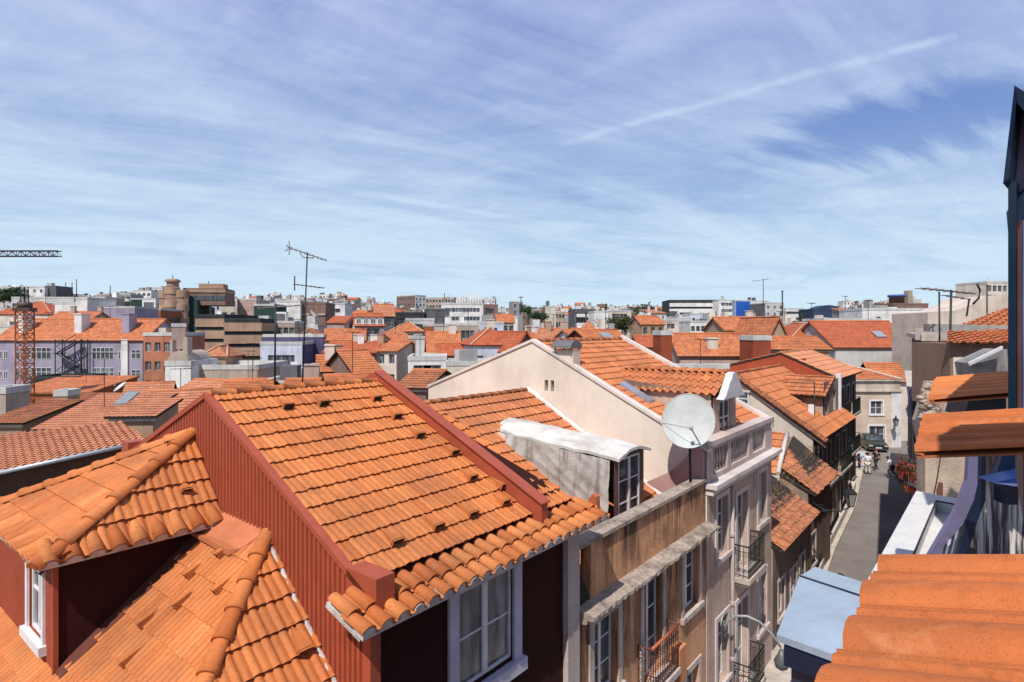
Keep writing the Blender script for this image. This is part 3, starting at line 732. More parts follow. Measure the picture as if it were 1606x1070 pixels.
slab([S(CA0+.2,6.2,ch(6.2)-.05),S(CA1,6.2,ch(6.2)-.05),S(CA1,crb,crh-.05),S(CA0+.2,crb,crh-.05)],.12).build('roof_deck',DARK,CH)
tile_surface('rear_roof_slope',[S(CA1,16.6,ch(16.6)-.02),S(CA0+.2,16.6,ch(16.6)-.02),S(CA0+.2,crb,crh-.02),S(CA1,crb,crh-.02)],T_MID,CH,seg=4)
ridge('ridge_tiles',S(CA0+.2,crb,crh+.0),S(CA1,crb,crh+.0),T_MID,CH,r=.12,step=.42,collar=False)
# street front
wn=[(16.35,zc-6.35,.85,1.65),(18.0,zc-7.25,1.0,2.3),(20.15,zc-6.35,.85,1.65),(16.35,zc-9.9,.85,1.8),(18.0,zc-10.7,1.0,2.5),(20.15,zc-9.9,.85,1.8)]
facade(CH,WC,CA0,CA1,0,zc-4.40,wn,PINK,style='six',dep=.22,surround=plaster((.60,.50,.46),.25,.25,name='pale_stone'),gl=GLC,st=.15)
cn=MB(); cn.box(WC,CA0-.08,CA1+.25,-.30,.2,zc-4.22,zc-4.10); cn.box(WC,CA0-.02,CA1+.15,-.18,.2,zc-4.40,zc-4.222)
cn.build('cornice',plaster((.62,.55,.52),.3,.2,name='pale_cornice'),CH)
par=MB(); par.box(WC,CA0-.04,CA1+.1,-.06,.34,zc-3.14,zc-3.0); par.box(WC,CA0,CA1+.05,0,.26,zc-4.098,zc-3.95); par.box(WC,CA0,CA1+.05,0,.26,zc-3.25,zc-3.142)
piers=[(CA0,CA0+.45),(17.25,17.5),(19.2,19.55),(20.9,21.7)]
for x0,x1 in piers: par.box(WC,x0,x1,.0,.26,zc-3.948,zc-3.252)
par.build('parapet',plaster((.52,.42,.38),.3,.3,name='parapet_render'),CH)
for x0,x1 in ((piers[0][1],piers[1][0]),(piers[1][1],piers[2][0]),(piers[2][1],piers[3][0])):
    k=max(3,int((x1-x0)/.2))
    for i in range(k):
        x=x0+(i+.5)*(x1-x0)/k
        mb=MB(); c=WC.p(x,.13,zc-3.948); mb.lathe(c,[(.045,0),(.06,.05),(.035,.12),(.07,.3),(.04,.5),(.035,.6),(.06,.65),(.05,.695)],8); mb.build('baluster',STONE,CH)
ledge=MB(); ledge.box(ST,CA0+.3,CA1,6.1,7.2,zc-4.3,zc-3.9); ledge.build('terrace_slab',STONE,CH)
balcony(CH,WC,17.75,19.3,zc-7.27,out=.42,h=.95); balcony(CH,WC,17.75,19.3,zc-10.75,out=.42,h=.95)
dp=MB(); dp.tube([WC.p(17.42,-.07,zc-4.45),WC.p(17.42,-.07,0)],.055,8)
for z in (zc-6,zc-8,zc-9.6): dp.lathe(WC.p(17.42,-.07,z),[(.07,0),(.075,.04),(.075,.10),(.07,.14)],8)
dp.build('drainpipe',paint((.42,.34,.32),.6,name='pipe_paint'),CH)
# tiled dormer on the cream house
cd=MB(); da0,da1=17.0,19.0; dh=-1.30; de=-1.86
tile_surface('dormer_roof',[S(da0-.12,9.9,de-.03),S(da0-.12,6.1,de-.03),S(18.0,6.1,dh),S(18.0,9.9,dh)],T_MID,CH,tw=.24,tc=.36,style='barrel',roll=.06,lip=.04)
tile_surface('dormer_roof_far_slope',[S(da1+.12,6.1,de-.03),S(da1+.12,9.9,de-.03),S(18.0,9.9,dh),S(18.0,6.1,dh)],T_MID,CH,tw=.24,tc=.36)
ridge('dormer_ridge_tiles',S(18,6.1,dh+.04),S(18,9.5,dh+.04),T_MID,CH,r=.12,step=.4,collar=False)
cd.poly([S(da0,6.25,-3.2),S(da0,9.6,-1.5),S(da0,9.6,de-.0),S(da0,6.25,de)]); cd.poly([S(da1,6.25,-3.2),S(da1,6.25,de),S(da1,9.6,de),S(da1,9.6,-1.5)])
cd.build('dormer_cheeks',PINK,CH)
fin=MB(); 
fp=[(16.85,de-.14),(17.15,de+.02),(17.5,dh-.05),(17.72,dh+.10),(17.8,dh+.28),(18.0,dh+.34),(18.2,dh+.28),(18.28,dh+.1),(18.5,dh-.05),(18.85,de+.02),(19.15,de-.14)]
fin.prism([S(a,6.12,h) for a,h in [(18+(a-18)*.85,de-.14+(h-de+.14)*.72) for a,h in fp]],S(0,-.22,0)-S(0,0,0)); fin.build('dormer_gable_fin',paint((.60,.58,.58),.7,name='whitewash'),CH)
D2=Fr((0,0),TH); D2.o=ST.p(0,6.2,0)
facade(CH,D2,da0,da1,zc-3.6,zc+de-.1,[(17.55,zc-3.15,.9,1.05)],PINK,style='four',dep=.1,name='dormer_front_wall')
# roof window, chimney with barrel cowl
skl=MB(); 
def cr(a,b,d=.0): return S(a,b,ch(b)+d)
skl.hexa([cr(16.4,7.9,.0),cr(16.8,7.9,.0),cr(16.8,8.9,.0),cr(16.4,8.9,.0),cr(16.4,7.9,.1),cr(16.8,7.9,.1),cr(16.8,8.9,.1),cr(16.4,8.9,.1)])
skl.build('roof_window',paint((.33,.35,.42),.2,.2,name='skylight'),CH)
ckn=MB(); cb0=10.1; ckn.box(ST,CA0+.03,CA0+.45,cb0,cb0+.62,zc-1.35,zc-.62); ckn.build('chimney',CREAM,CH)
cw=MB(); n=10
pr=[S(CA0-.12+.62*i/n,0,0) for i in range(n+1)]
arc=[(CA0+.2-.34*math.cos(math.pi*i/n),-.56+.24*math.sin(math.pi*i/n)) for i in range(n+1)]
for k in range(n): cw.poly([S(arc[k][0],cb0-.02,arc[k][1]),S(arc[k][0],cb0+.72,arc[k][1]),S(arc[k+1][0],cb0+.72,arc[k+1][1]),S(arc[k+1][0],cb0-.02,arc[k+1][1])],0,True)
for bq in (cb0-.02,cb0+.72): cw.poly([S(a,bq,h) for a,h in arc])
for aa in (CA0-.08,CA0+.42):
    for bq in (cb0+.02,cb0+.6): cw.bar(S(aa,bq,-.66),S(aa,bq,-.52),.03)
cw.build('chimney_cowl',paint((.17,.17,.165),.5,.4,name='weathered_zinc'),CH)
# satellite dish
def dish(label,c,r,nrm,pole_to,name='satellite_dish',mat=None,armdir=(-.5,0,-.9)):
    t=thing(name,label,'satellite dish',pole_to)
    c=Vector(c); n=Vector(nrm).normalized(); a=n.cross(Vector((0,0,1))).normalized(); b=a.cross(n)
    mb=MB(); K=40; rings=10
    def P(rr,q): return c+a*rr*r*math.cos(q)+b*rr*r*1.06*math.sin(q)+n*(.30*r*(rr*rr-1)*.5)
    for i in range(rings):
        for j in range(K):
            q0,q1=2*math.pi*j/K,2*math.pi*(j+1)/K
            mb.poly([P(i/rings,q0),P((i+1)/rings,q0),P((i+1)/rings,q1),P(i/rings,q1)],0,True)
    mb.tube([P(1,2*math.pi*j/K) for j in range(K+1)],.012*max(1,r),5)
    # weld verts for smooth shading
    o=mb.build('reflector',mat or plaster((.50,.52,.50),.25,.2,rough=.7,scale=2,bmp=.05,dark=(.30,.29,.26),name='grey_white_dish'),t)
    bm=bmesh.new(); bm.from_mesh(o.data); bmesh.ops.remove_doubles(bm,verts=bm.verts,dist=.0005); bm.to_mesh(o.data); bm.free()
    ad=(a*armdir[0]+b*armdir[2]).normalized()
    e=c+ad*r*1.02; L=c+ad*r*.45+n*r*.62
    arm=MB(); arm.tube([e,L],.014,5); arm.tube([P(.98,-.15),L],.006,4); arm.build('feed_arm',IRON,t)
    lb=MB(); lb.lathe(L-Vector((0,0,.04)),[(.03,0),(.05,.03),(.05,.09),(.025,.12)],8); lb.build('feed_horn',paint((.4,.4,.4),.5,name='lnb_grey'),t)
    mo=MB(); bk=c-n*(.16*r); mo.tube([bk,bk-n*.12],.06,8); mo.tube([Vector(pole_to),Vector((bk.x,bk.y,bk.z))-n*.12],.035,8); mo.build('mast',IRON,t)
    return t
dish('large white satellite dish on a dark pole in front of the cream gable wall',S(14.75,6.02,-2.33),.66,(-.40,-.86,.30),S(14.9,6.02,-4.0))
wp=MB()
# low pale screen wall behind the dish
scn=thing('terrace_screen_wall','low dusty pink wall with a swept curved top beside the large dish','wall',S(15.4,6.2,-5))
mb=MB(); pts=[S(15.45,5.9,-5.1),S(15.45,5.9,-3.25),S(15.45,6.2,-3.0)]+[S(15.45,6.2+1.35*t,-3.0-1.3*t**.5) for t in (.1,.3,.5,.7,.85,1)]+[S(15.45,7.6,-5.1)]
mb.prism(pts,S(.12,0,0)-S(0,0,0)); mb.build('wall_panel',plaster((.43,.27,.25),.3,.3,name='pink_screen'),scn)
# ================================================================ STREET AND ITS FAR LEFT SIDE
def strip(name,lk,rk,z,mat):
    mb=MB(); 
    for (a0,b0),(a1,b1),(c0,d0),(c1,d1) in zip(lk,lk[1:],rk,rk[1:]): mb.poly([ST.p(a0,b0,z),ST.p(c0,d0,z),ST.p(c1,d1,z),ST.p(a1,b1,z)])
    return struct(mb.build(name,mat,loc=ST.p(30,5,z)))
LK=[(-12,4.9),(10,4.9),(21,5.0),(34.5,6.2),(44,6.7),(55.3,7.9),(64,8.6)]
RK=[(-12,1.2),(10,1.6),(21,2.0),(34.5,3.0),(44,3.8),(55.3,4.4),(64,4.0)]
def asphalt():
    m,n,l,b=nt('worn_asphalt'); g=n.new('ShaderNodeNewGeometry')
    a=N(n,'ShaderNodeTexNoise',i_Scale=.5,i_Detail=8,i_Roughness=.65); l.new(g.outputs['Position'],a.inputs['Vector'])
    f=N(n,'ShaderNodeTexNoise',i_Scale=40,i_Detail=3); l.new(g.outputs['Position'],f.inputs['Vector'])
    c=mix(n,l,ramp(n,l,a.outputs[0],[(.3,0),(.7,1)]),(.13,.112,.10),(.22,.19,.17)); c=mix(n,l,.3,c,f.outputs[0],'SOFT_LIGHT')
    q=N(n,'ShaderNodeTexVoronoi',i_Scale=.22); q.feature='DISTANCE_TO_EDGE'; l.new(g.outputs['Position'],q.inputs['Vector'])
    l.new(c,b.inputs['Base Color']); b.inputs['Roughness'].default_value=.85; bump(n,l,b,f.outputs[0],.3,.01); return m
def mth_lt(n,l,x,v):
    k=n.new('ShaderNodeMath'); k.operation='LESS_THAN'; l.new(x,k.inputs[0]); k.inputs[1].default_value=v; return k.outputs[0]
strip('road',LK,RK,.004,asphalt())
strip('cross_road',[(64,22),(74,24)],[(64,-12),(74,-14)],.008,asphalt())
PAVE=plaster((.50,.43,.37),.5,0,scale=4,dark=(.20,.16,.13),name='limestone_paving')
def kerbed(name,inner,outer,z=.13):
    mb=MB()
    for (a0,b0),(a1,b1),(c0,d0),(c1,d1) in zip(inner,inner[1:],outer,outer[1:]):
        mb.poly([ST.p(a0,b0,z),ST.p(a1,b1,z),ST.p(c1,d1,z),ST.p(c0,d0,z)]); mb.poly([ST.p(a0,b0,0),ST.p(a1,b1,0),ST.p(a1,b1,z),ST.p(a0,b0,z)])
    return struct(mb.build(name,PAVE,loc=ST.p(30,5,0)))
kerbed('pavement',LK,[(a,b+4) for a,b in LK]); kerbed('pavement',RK,[(a,b-4) for a,b in RK])
def sthing(name,label,cat,a,b,h=GR,group=None): return thing(name,label,cat,S(a,b,h),group)
def gablehouse(t,a0,a1,bf,br,hr,bb,he,wallm,tk,front=None,rise_back=.6,oh=.25,near=True,frontm=None,tw=.25,tc=.40,style='lusa',he2=None,verge=None):
    """street house in frame ST: facade b=bf, ridge b=br,h=hr, back b=bb, eave h=he"""
    k=(hr-he)/(br-bf); hb_=hr-(bb-br)*rise_back*k
    e=bf-oh; hE=he-oh*k
    tiles('roof',[S(a0-.05,e,hE),S(a1,e,hE),S(a1,br,hr),S(a0-.05,br,hr)],tk,t,near,**(dict(tw=tw,tc=tc,style=style) if near else {}))
    tiles('rear_roof_slope',[S(a1,bb,hb_),S(a0-.05,bb,hb_),S(a0-.05,br,hr),S(a1,br,hr)],tk,t,near,**(dict(tw=tw,tc=tc,style=style) if near else {}))
    ridge('ridge_tiles',S(a0,br,hr+.02),S(a1,br,hr+.02),TM[tk] if near else T_MID,t,r=.13,step=.45,collar=False)
    g=MB(); g.poly([S(a0,bb,GR),S(a0,bf,GR),S(a0,bf,he-.08),S(a0,br,hr-.08),S(a0,bb,hb_-.08)]); g.poly([S(a1,bf,GR),S(a1,bb,GR),S(a1,bb,hb_-.08),S(a1,br,hr-.08),S(a1,bf,he-.08)])
    g.poly([S(a0,bb,GR),S(a1,bb,GR),S(a1,bb,hb_-.1),S(a0,bb,hb_-.1)])
    g.build('gable_wall',wallm,t)
    fr=Fr((0,0),TH); fr.o=ST.p(0,bf,0)
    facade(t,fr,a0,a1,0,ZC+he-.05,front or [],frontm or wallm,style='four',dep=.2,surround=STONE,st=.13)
    return fr
# low houses between the pink front and the cream gable
def lowhouse(label,a0,a1,bf,he,br,hr,seed):
    random.seed(seed)
    t=sthing('low_house',label,'house',(a0+a1)/2,bf+3)
    # slope facing down the street (-u) and slope to the street
    am=a0+(a1-a0)*.62
    tile_surface('roof_side_slope',[S(a0,br+3.5,he+.15),S(a0,bf+1.2,he+.15),S(am+.6,bf+1.7,hr),S(am+.6,br+3.5,hr)],T_MID,t,tw=.28,tc=.62,roll=.03,lip=.05)
    slab([S(a0,br+3.5,he+.15),S(a0,bf+1.2,he+.15),S(am+.6,bf+1.7,hr),S(am+.6,br+3.5,hr)],.1).build('roof_deck',DARK,t)
    tile_surface('roof_street_slope',[S(a0+.2,bf-.35,he-.5),S(a1,bf-.35,he-.5),S(a1,bf+1.7,hr-.25),S(a0+.2,bf+1.25,he+.2)],T_OLD,t,tw=.22,tc=.3,style='barrel',roll=.06,lip=.05,jit=6)
    slab([S(a0+.2,bf-.35,he-.5),S(a1,bf-.35,he-.5),S(a1,bf+1.7,hr-.25),S(a0+.2,bf+1.25,he+.2)],.1).build('roof_deck',DARK,t)
    m=MB(); m.tube([S(a0,bf+1.2,he+.22),S(am+.6,bf+1.7,hr+.05)],.11,6); m.build('mortared_hip',plaster((.58,.52,.46),.4,.1,name='grey_mortar'),t)
    m=MB(); m.hexa([S(a0-.12,bf+1.1,he-.15),S(a0,bf+1.1,he-.15),S(a0,br+3.5,he-.15),S(a0-.12,br+3.5,he-.15),S(a0-.12,bf+1.1,he+.13),S(a0,bf+1.1,he+.13),S(a0,br+3.5,he+.13),S(a0-.12,br+3.5,he+.13)]); m.build('eave_board',plaster((.62,.56,.50),.4,.3,name='eave_render'),t)
    fr=Fr((0,0),TH); fr.o=ST.p(0,bf,0)
    facade(t,fr,a0+.2,a1,0,ZC+he-.45,[(a0+.9,1.0,.8,1.3),(a0+2.6,.2,.9,2.0),(a0+4.0,1.0,.8,1.3)] if a1-a0>5 else [(a0+.8,1.0,.8,1.3)],plaster((.20,.13,.10),.8,.9,dark=(.05,.035,.03),name='shaded_grimy_render'),style='four',surround=STONE)  # grimy front darker than the side wall, street shade put into its colour
    m=MB(); m.poly([S(a0+.2,br+3.5,GR),S(a0+.2,bf,GR),S(a0+.2,bf,he-.55),S(a0+.2,bf+1.2,he+.05),S(a0+.2,br+3.5,he+.05)]); m.poly([S(a1,bf,GR),S(a1,br+3.5,GR),S(a1,br+3.5,hr-.1),S(a1,bf+1.7,hr-.35),S(a1,bf,he-.55)])
    m.build('side_wall',plaster((.35,.25,.20),.7,.6,name='side_render'),t)
    # dry weeds along the hip
    w=MB()
    for i in range(420):
        a=a0+random.random()*(a1-a0); p=S(a,bf+.9+random.gauss(0,.25),he+.0+random.random()*.25+(a-a0)*.1); d=Vector((random.uniform(-.1,.1),random.uniform(-.1,.1),random.uniform(.05,.22))); s_=Vector((random.uniform(-.03,.03),random.uniform(-.03,.03),0))
        w.poly([p,p+s_,p+d])
    o=w.build('dry_weeds',paint((.22,.15,.07),.9,name='dry_weed'),t); o['kind']='stuff'
    random.seed(seed+1)
    return t
lowhouse('low house with patched tiles right beside the pink street front, nearer of two',22.0,27.9,5.95,-7.25,8.5,-6.1,5)
lowhouse('low house with a mortared hip roof directly under the blank cream gable wall',28.2,33.1,6.15,-6.65,9.5,-5.2,6)
# cream gable house with tiled dormer
C2=sthing('gable_house','cream house with a plain gable wall, rubble verge and a tiled dormer over the street','house',38,9)
CM2=plaster((.62,.53,.44),.2,.15,dark=(.3,.22,.16),name='cream_render_two')
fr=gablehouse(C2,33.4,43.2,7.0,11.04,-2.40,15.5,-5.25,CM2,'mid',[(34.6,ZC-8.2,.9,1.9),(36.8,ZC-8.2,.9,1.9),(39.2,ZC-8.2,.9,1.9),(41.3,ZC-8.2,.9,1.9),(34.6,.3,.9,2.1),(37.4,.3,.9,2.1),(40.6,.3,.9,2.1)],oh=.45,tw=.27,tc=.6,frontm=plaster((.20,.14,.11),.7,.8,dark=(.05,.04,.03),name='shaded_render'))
v=MB()
for i in range(46):
    t=i/45; b=6.4+t*(11.0-6.4); v.tube([S(33.15,b,-2.32-(11.04-b)*.695),S(33.62,b,-2.36-(11.04-b)*.695)],.085+random.uniform(-.02,.02),6)
o=v.build('verge_tiles',T_OLD,C2); at=o.data.attributes.new('tint','FLOAT','POINT'); at.data.foreach_set('value',[random.random() for _ in v.v])
v=MB(); v.hexa([S(33.3,6.4,-5.95),S(33.6,6.4,-5.95),S(33.6,11.0,-2.75),S(33.3,11.0,-2.75),S(33.3,6.4,-5.62),S(33.6,6.4,-5.62),S(33.6,11.0,-2.42),S(33.3,11.0,-2.42)]); v.build('verge_board',plaster((.22,.15,.12),.4,.3,name='brown_board'),C2)
tile_surface('dormer_roof',[S(37.4,9.9,-3.78),S(37.4,7.2,-3.78),S(40.2,7.2,-2.83),S(40.2,9.9,-2.83)],T_MID,C2,tw=.28,tc=.55,roll=.035,lip=.06,jit=3)
slab([S(37.4,9.9,-3.78),S(37.4,7.2,-3.78),S(40.2,7.2,-2.83),S(40.2,9.9,-2.83)],.1).build('roof_deck',DARK,C2)
m=MB(); m.poly([S(37.8,10,-3.0),S(37.8,7.4,-5.6),S(37.8,7.4,-3.75),S(37.8,10,-3.75)]); m.build('dormer_cheek',PINK,C2)
D3=Fr((0,0),TH); D3.o=ST.p(0,7.35,0)
facade(C2,D3,37.8,42.0,ZC-5.9,ZC-3.0,[(38.2,ZC-4.9,.9,1.2),(40.4,ZC-4.9,.9,1.2)],plaster((.3,.22,.18),.6,.6,name='dormer_render'),style='four',name='dormer_front_wall')
m=MB(); m.box(ST,42.0,42.25,7.2,7.5,ZC-5.8,ZC-2.72); m.build('white_upstand',WHITE,C2)
m=MB(); m.box(ST,36.5,36.8,7.6,7.9,ZC-5.6,ZC-4.2); m.build('white_upstand',WHITE,C2)
gfr=Fr((0,0),TH-math.pi/2); gfr.o=ST.p(33.38,15.5,0)
window(C2,gfr,15.5-11.35,ZC-4.35,1.15,.95,'multi',dep=-.04); 
m=MB(); m.box(gfr,15.5-11.45,15.5-10.1,-.10,0,ZC-3.4,ZC-3.28); m.build('window_lintel',STONE,C2)
# red house behind it
C3=sthing('red_brick_house','rust red house with a faded tiled roof, seen above the cream gable house','house',48,10)
RB=plaster((.36,.075,.035),.3,.3,dark=(.15,.03,.02),name='rust_render')
fr=gablehouse(C3,43.4,52.0,7.9,11.1,-1.55,14.6,-2.95,RB,'pale',[(x,z,.9,1.9) for x in (44.3,46.2,48.2,50.3) for z in (ZC-5.9,ZC-8.6,.5)],oh=.45,tw=.25,tc=.55,frontm=plaster((.12,.07,.055),.6,.6,dark=(.03,.025,.02),name='shaded_rust_render'))  # street front coloured far darker than the gable, standing in for shade
for x0,x1,z in ((44,46.9,ZC-6.0),(47.7,51,ZC-6.0),(44,46.9,ZC-8.7),(47.7,51,ZC-8.7)): balcony(C3,fr,x0,x1,z,out=.45,h=1.0,scroll=False)
fr2=Fr((0,0),TH); fr2.o=ST.p(0,7.0,0)
for x0,x1,z in ((34.3,37.9,ZC-8.3),(38.9,42.4,ZC-8.3)): balcony(C2,fr2,x0,x1,z,out=.35,h=1.0,scroll=False)
m=MB(); m.box(ST,43.9,44.8,9.8,10.5,ZC-3.4,ZC-1.95); m.build('chimney',RB,C3)
# brick red block at the left of it, in front of the wide tiled roofs
# end of the street: corner house
EB=Fr((0,0),0); EL_=W(1336,700,58.2); EB.o=Vector((EL_.x,58.2,0)); 
t=thing('corner_house','pale cream corner house closing the street, with white pilaster and a low hipped roof','house',(EL_.x+2.5,60,0))
Wd=(1412-1336)/F*58.2
PC=plaster((.60,.48,.38),.3,.3,dark=(.3,.2,.14),name='peach_render')
zt=ZC+(HY-612)/F*58.2
facade(t,EB,0,Wd,0,zt,[(1.85,ZC+(HY-650)/F*58.2,1.15,1.3),(1.7,ZC+(HY-694)/F*58.2,1.5,1.6)],PC,style='four',surround=WHITE,dep=.2,st=.16)
R2=Fr((0,0),R(62)); R2.o=EB.p(Wd,0,0)
facade(t,R2,0,3.6,0,zt,[(1.2,zt-2.6,1.0,1.5),(1.2,.3,1.0,2.0)],plaster((.34,.27,.22),.6,.5,name='corner_side_render'),style='four',surround=STONE)
m=MB(); m.box(EB,Wd-.95,Wd+.03,-.08,.1,0,zt-.05); m.build('pilaster',plaster((.62,.60,.58),.3,.3,name='white_pilaster'),t)
m=MB(); 
for z0,z1,o_ in ((zt,zt+.9,.0),(zt+.9,zt+1.05,.22),(zt-.14,zt-.001,.22)):
    p=[EB.p(-.2,-o_,0),EB.p(Wd+o_*.6,-o_,0),R2.p(3.6,-o_,0),R2.p(3.6,4,0),EB.p(-.2,4,0)]
    m.prism([Vector((q.x,q.y,z0)) for q in p],Vector((0,0,z1-z0)))
m.build('cornice',plaster((.55,.46,.38),.5,.4,name='cornice_render'),t)
zr=zt+1.06; c0=EB.p(-.2,-.2,zr);c1=EB.p(Wd+.1,-.2,zr);c2=R2.p(3.6,-.1,zr); apx=EB.p(1.2,6.5,zr+1.6)
tiles('roof_front',[c0,c1,apx],'mid',t,True,tw=.3,tc=.5); tiles('roof_side',[c1,c2,apx],'mid',t,True,tw=.3,tc=.5)
ridge('hip_tiles',c1,apx,plaster((.6,.55,.5),.3,0,name='white_hip'),t,r=.16,collar=False)
# ---- lanterns
def lantern(label,c,wall,scale=1.0,up=True):
    c=Vector(c); wall=Vector(wall); t=thing('street_lantern',label,'street lamp',wall); s=scale
    m=MB(); 
    for q in range(4):
        a=math.pi/4+q*math.pi/2; b_=a+math.pi/2
        m.bar(c+Vector((.10*s*math.cos(a),.10*s*math.sin(a),-.24*s)),c+Vector((.19*s*math.cos(a),.19*s*math.sin(a),.2*s)),.014*s)
        m.poly([c+Vector((.22*s*math.cos(a),.22*s*math.sin(a),.2*s)),c+Vector((.22*s*math.cos(b_),.22*s*math.sin(b_),.2*s)),c+Vector((.05*s*math.cos(b_),.05*s*math.sin(b_),.36*s)),c+Vector((.05*s*math.cos(a),.05*s*math.sin(a),.36*s))])
        m.bar(c+Vector((.10*s*math.cos(a),.10*s*math.sin(a),-.24*s)),c+Vector((.10*s*math.cos(b_),.10*s*math.sin(b_),-.24*s)),.014*s)
    m.lathe(c+Vector((0,0,.36*s)),[(.05*s,0),(.06*s,.03*s),(.03*s,.1*s),(.04*s,.13*s),(.005,.2*s)],8)
    m.build('lantern_frame',IRON,t)
    g=MB(); 
    for q in range(4):
        a=math.pi/4+q*math.pi/2; b_=a+math.pi/2
        g.poly([c+Vector((.095*s*math.cos(a),.095*s*math.sin(a),-.23*s)),c+Vector((.095*s*math.cos(b_),.095*s*math.sin(b_),-.23*s)),c+Vector((.18*s*math.cos(b_),.18*s*math.sin(b_),.19*s)),c+Vector((.18*s*math.cos(a),.18*s*math.sin(a),.19*s))])
    g.build('lantern_glass',paint((.28,.27,.24),.2,name='frosted_glass'),t)
    b=MB(); j=c+Vector((0,0,-.26*s)); mid=(j+wall)/2+Vector((0,0,-.22*s)); b.tube([wall,mid+(wall-j)*.2,mid,mid-(wall-j)*.2,j],.022*s,6); b.tube([wall+Vector((0,0,-.35*s)),mid],.014*s,5)
    d=(j-wall).normalized(); b.tube([wall+d*.25*s+Vector((0,0,-.16*s))+(d*math.cos(q)+Vector((0,0,math.sin(q))))*.12*s for q in [i*.7 for i in range(10)]],.012*s,4)
    b.build('bracket',IRON,t); return t
lantern('black wall lantern on a bracket over the pavement beside the low houses',S(28.0,4.45,-7.0),S(28.0,5.9,-7.4),1.25)
lc=W(1405,663,57.2); lantern('black lantern on the corner house closing the street',lc,lc+Vector((.3,.85,-.4)),1.35)
t=sthing('arched_street_lamp','grey arched street lamp arm with a scroll on the pink street front','street lamp',16.75,5.85,-8.6)
m=MB(); arc=[(5.80,-8.55),(5.72,-8.2),(5.5,-7.98),(5.2,-7.93),(4.9,-8.02),(4.6,-8.28),(4.38,-8.6)]
m.tube([S(16.75+.25*(5.8-b),b,h) for b,h in arc],[.04,.04,.04,.038,.035,.032,.03],8)
m.tube([S(16.75-.0,5.78+.0,-8.2)+ (S(-math.cos(q)*r,0,0)-S(0,0,0))+Vector((0,0,math.sin(q)*r)) for q,r in [(i*.5,.30-.018*i) for i in range(15)]],.028,6)
m.build('arm',paint((.30,.31,.29),.5,.2,name='lamp_grey'),t)
m=MB(); c=S(17.1,4.36,-8.95); m.lathe(c,[(.06,-.25),(.16,-.18),(.2,-.02),(.12,.12),(.05,.3)],12); m.build('lamp_head',paint((.10,.11,.11),.4,name='lamp_dark'),t)
# ---- iron guard rails on low walls along the left pavement
t=sthing('pavement_railing','low whitewashed kerb wall with iron rail panels along the left pavement','railing',40,6.6)
m=MB()
for (a0,b0),(a1,b1) in (((29.5,5.95),(34.5,6.4)),((34.9,6.45),(44,6.95)),((44.4,7.0),(49,7.45))):
    m.hexa([S(a0,b0,GR),S(a1,b1,GR),S(a1,b1+.28,GR),S(a0,b0+.28,GR),S(a0,b0,GR+.55),S(a1,b1,GR+.55),S(a1,b1+.28,GR+.55),S(a0,b0+.28,GR+.55)])
m.build('low_wall',plaster((.58,.52,.47),.5,.4,name='kerb_wall'),t)
for (a0,b0),(a1,b1) in (((30,6.08),(34,6.45)),((35.5,6.6),(39,6.8)),((40,6.85),(43.5,7.05))):
    m=MB(); m.tube([S(a0,b0,GR+.95),S(a1,b1,GR+.95)],.03,5); k=14
    for i in range(k+1):
        p=S(a0+(a1-a0)*i/k,b0+(b1-b0)*i/k,GR+.5); m.tube([p,p+Vector((0,0,.45))],.018,4)
    m.build('rail_panel',IRON,t)
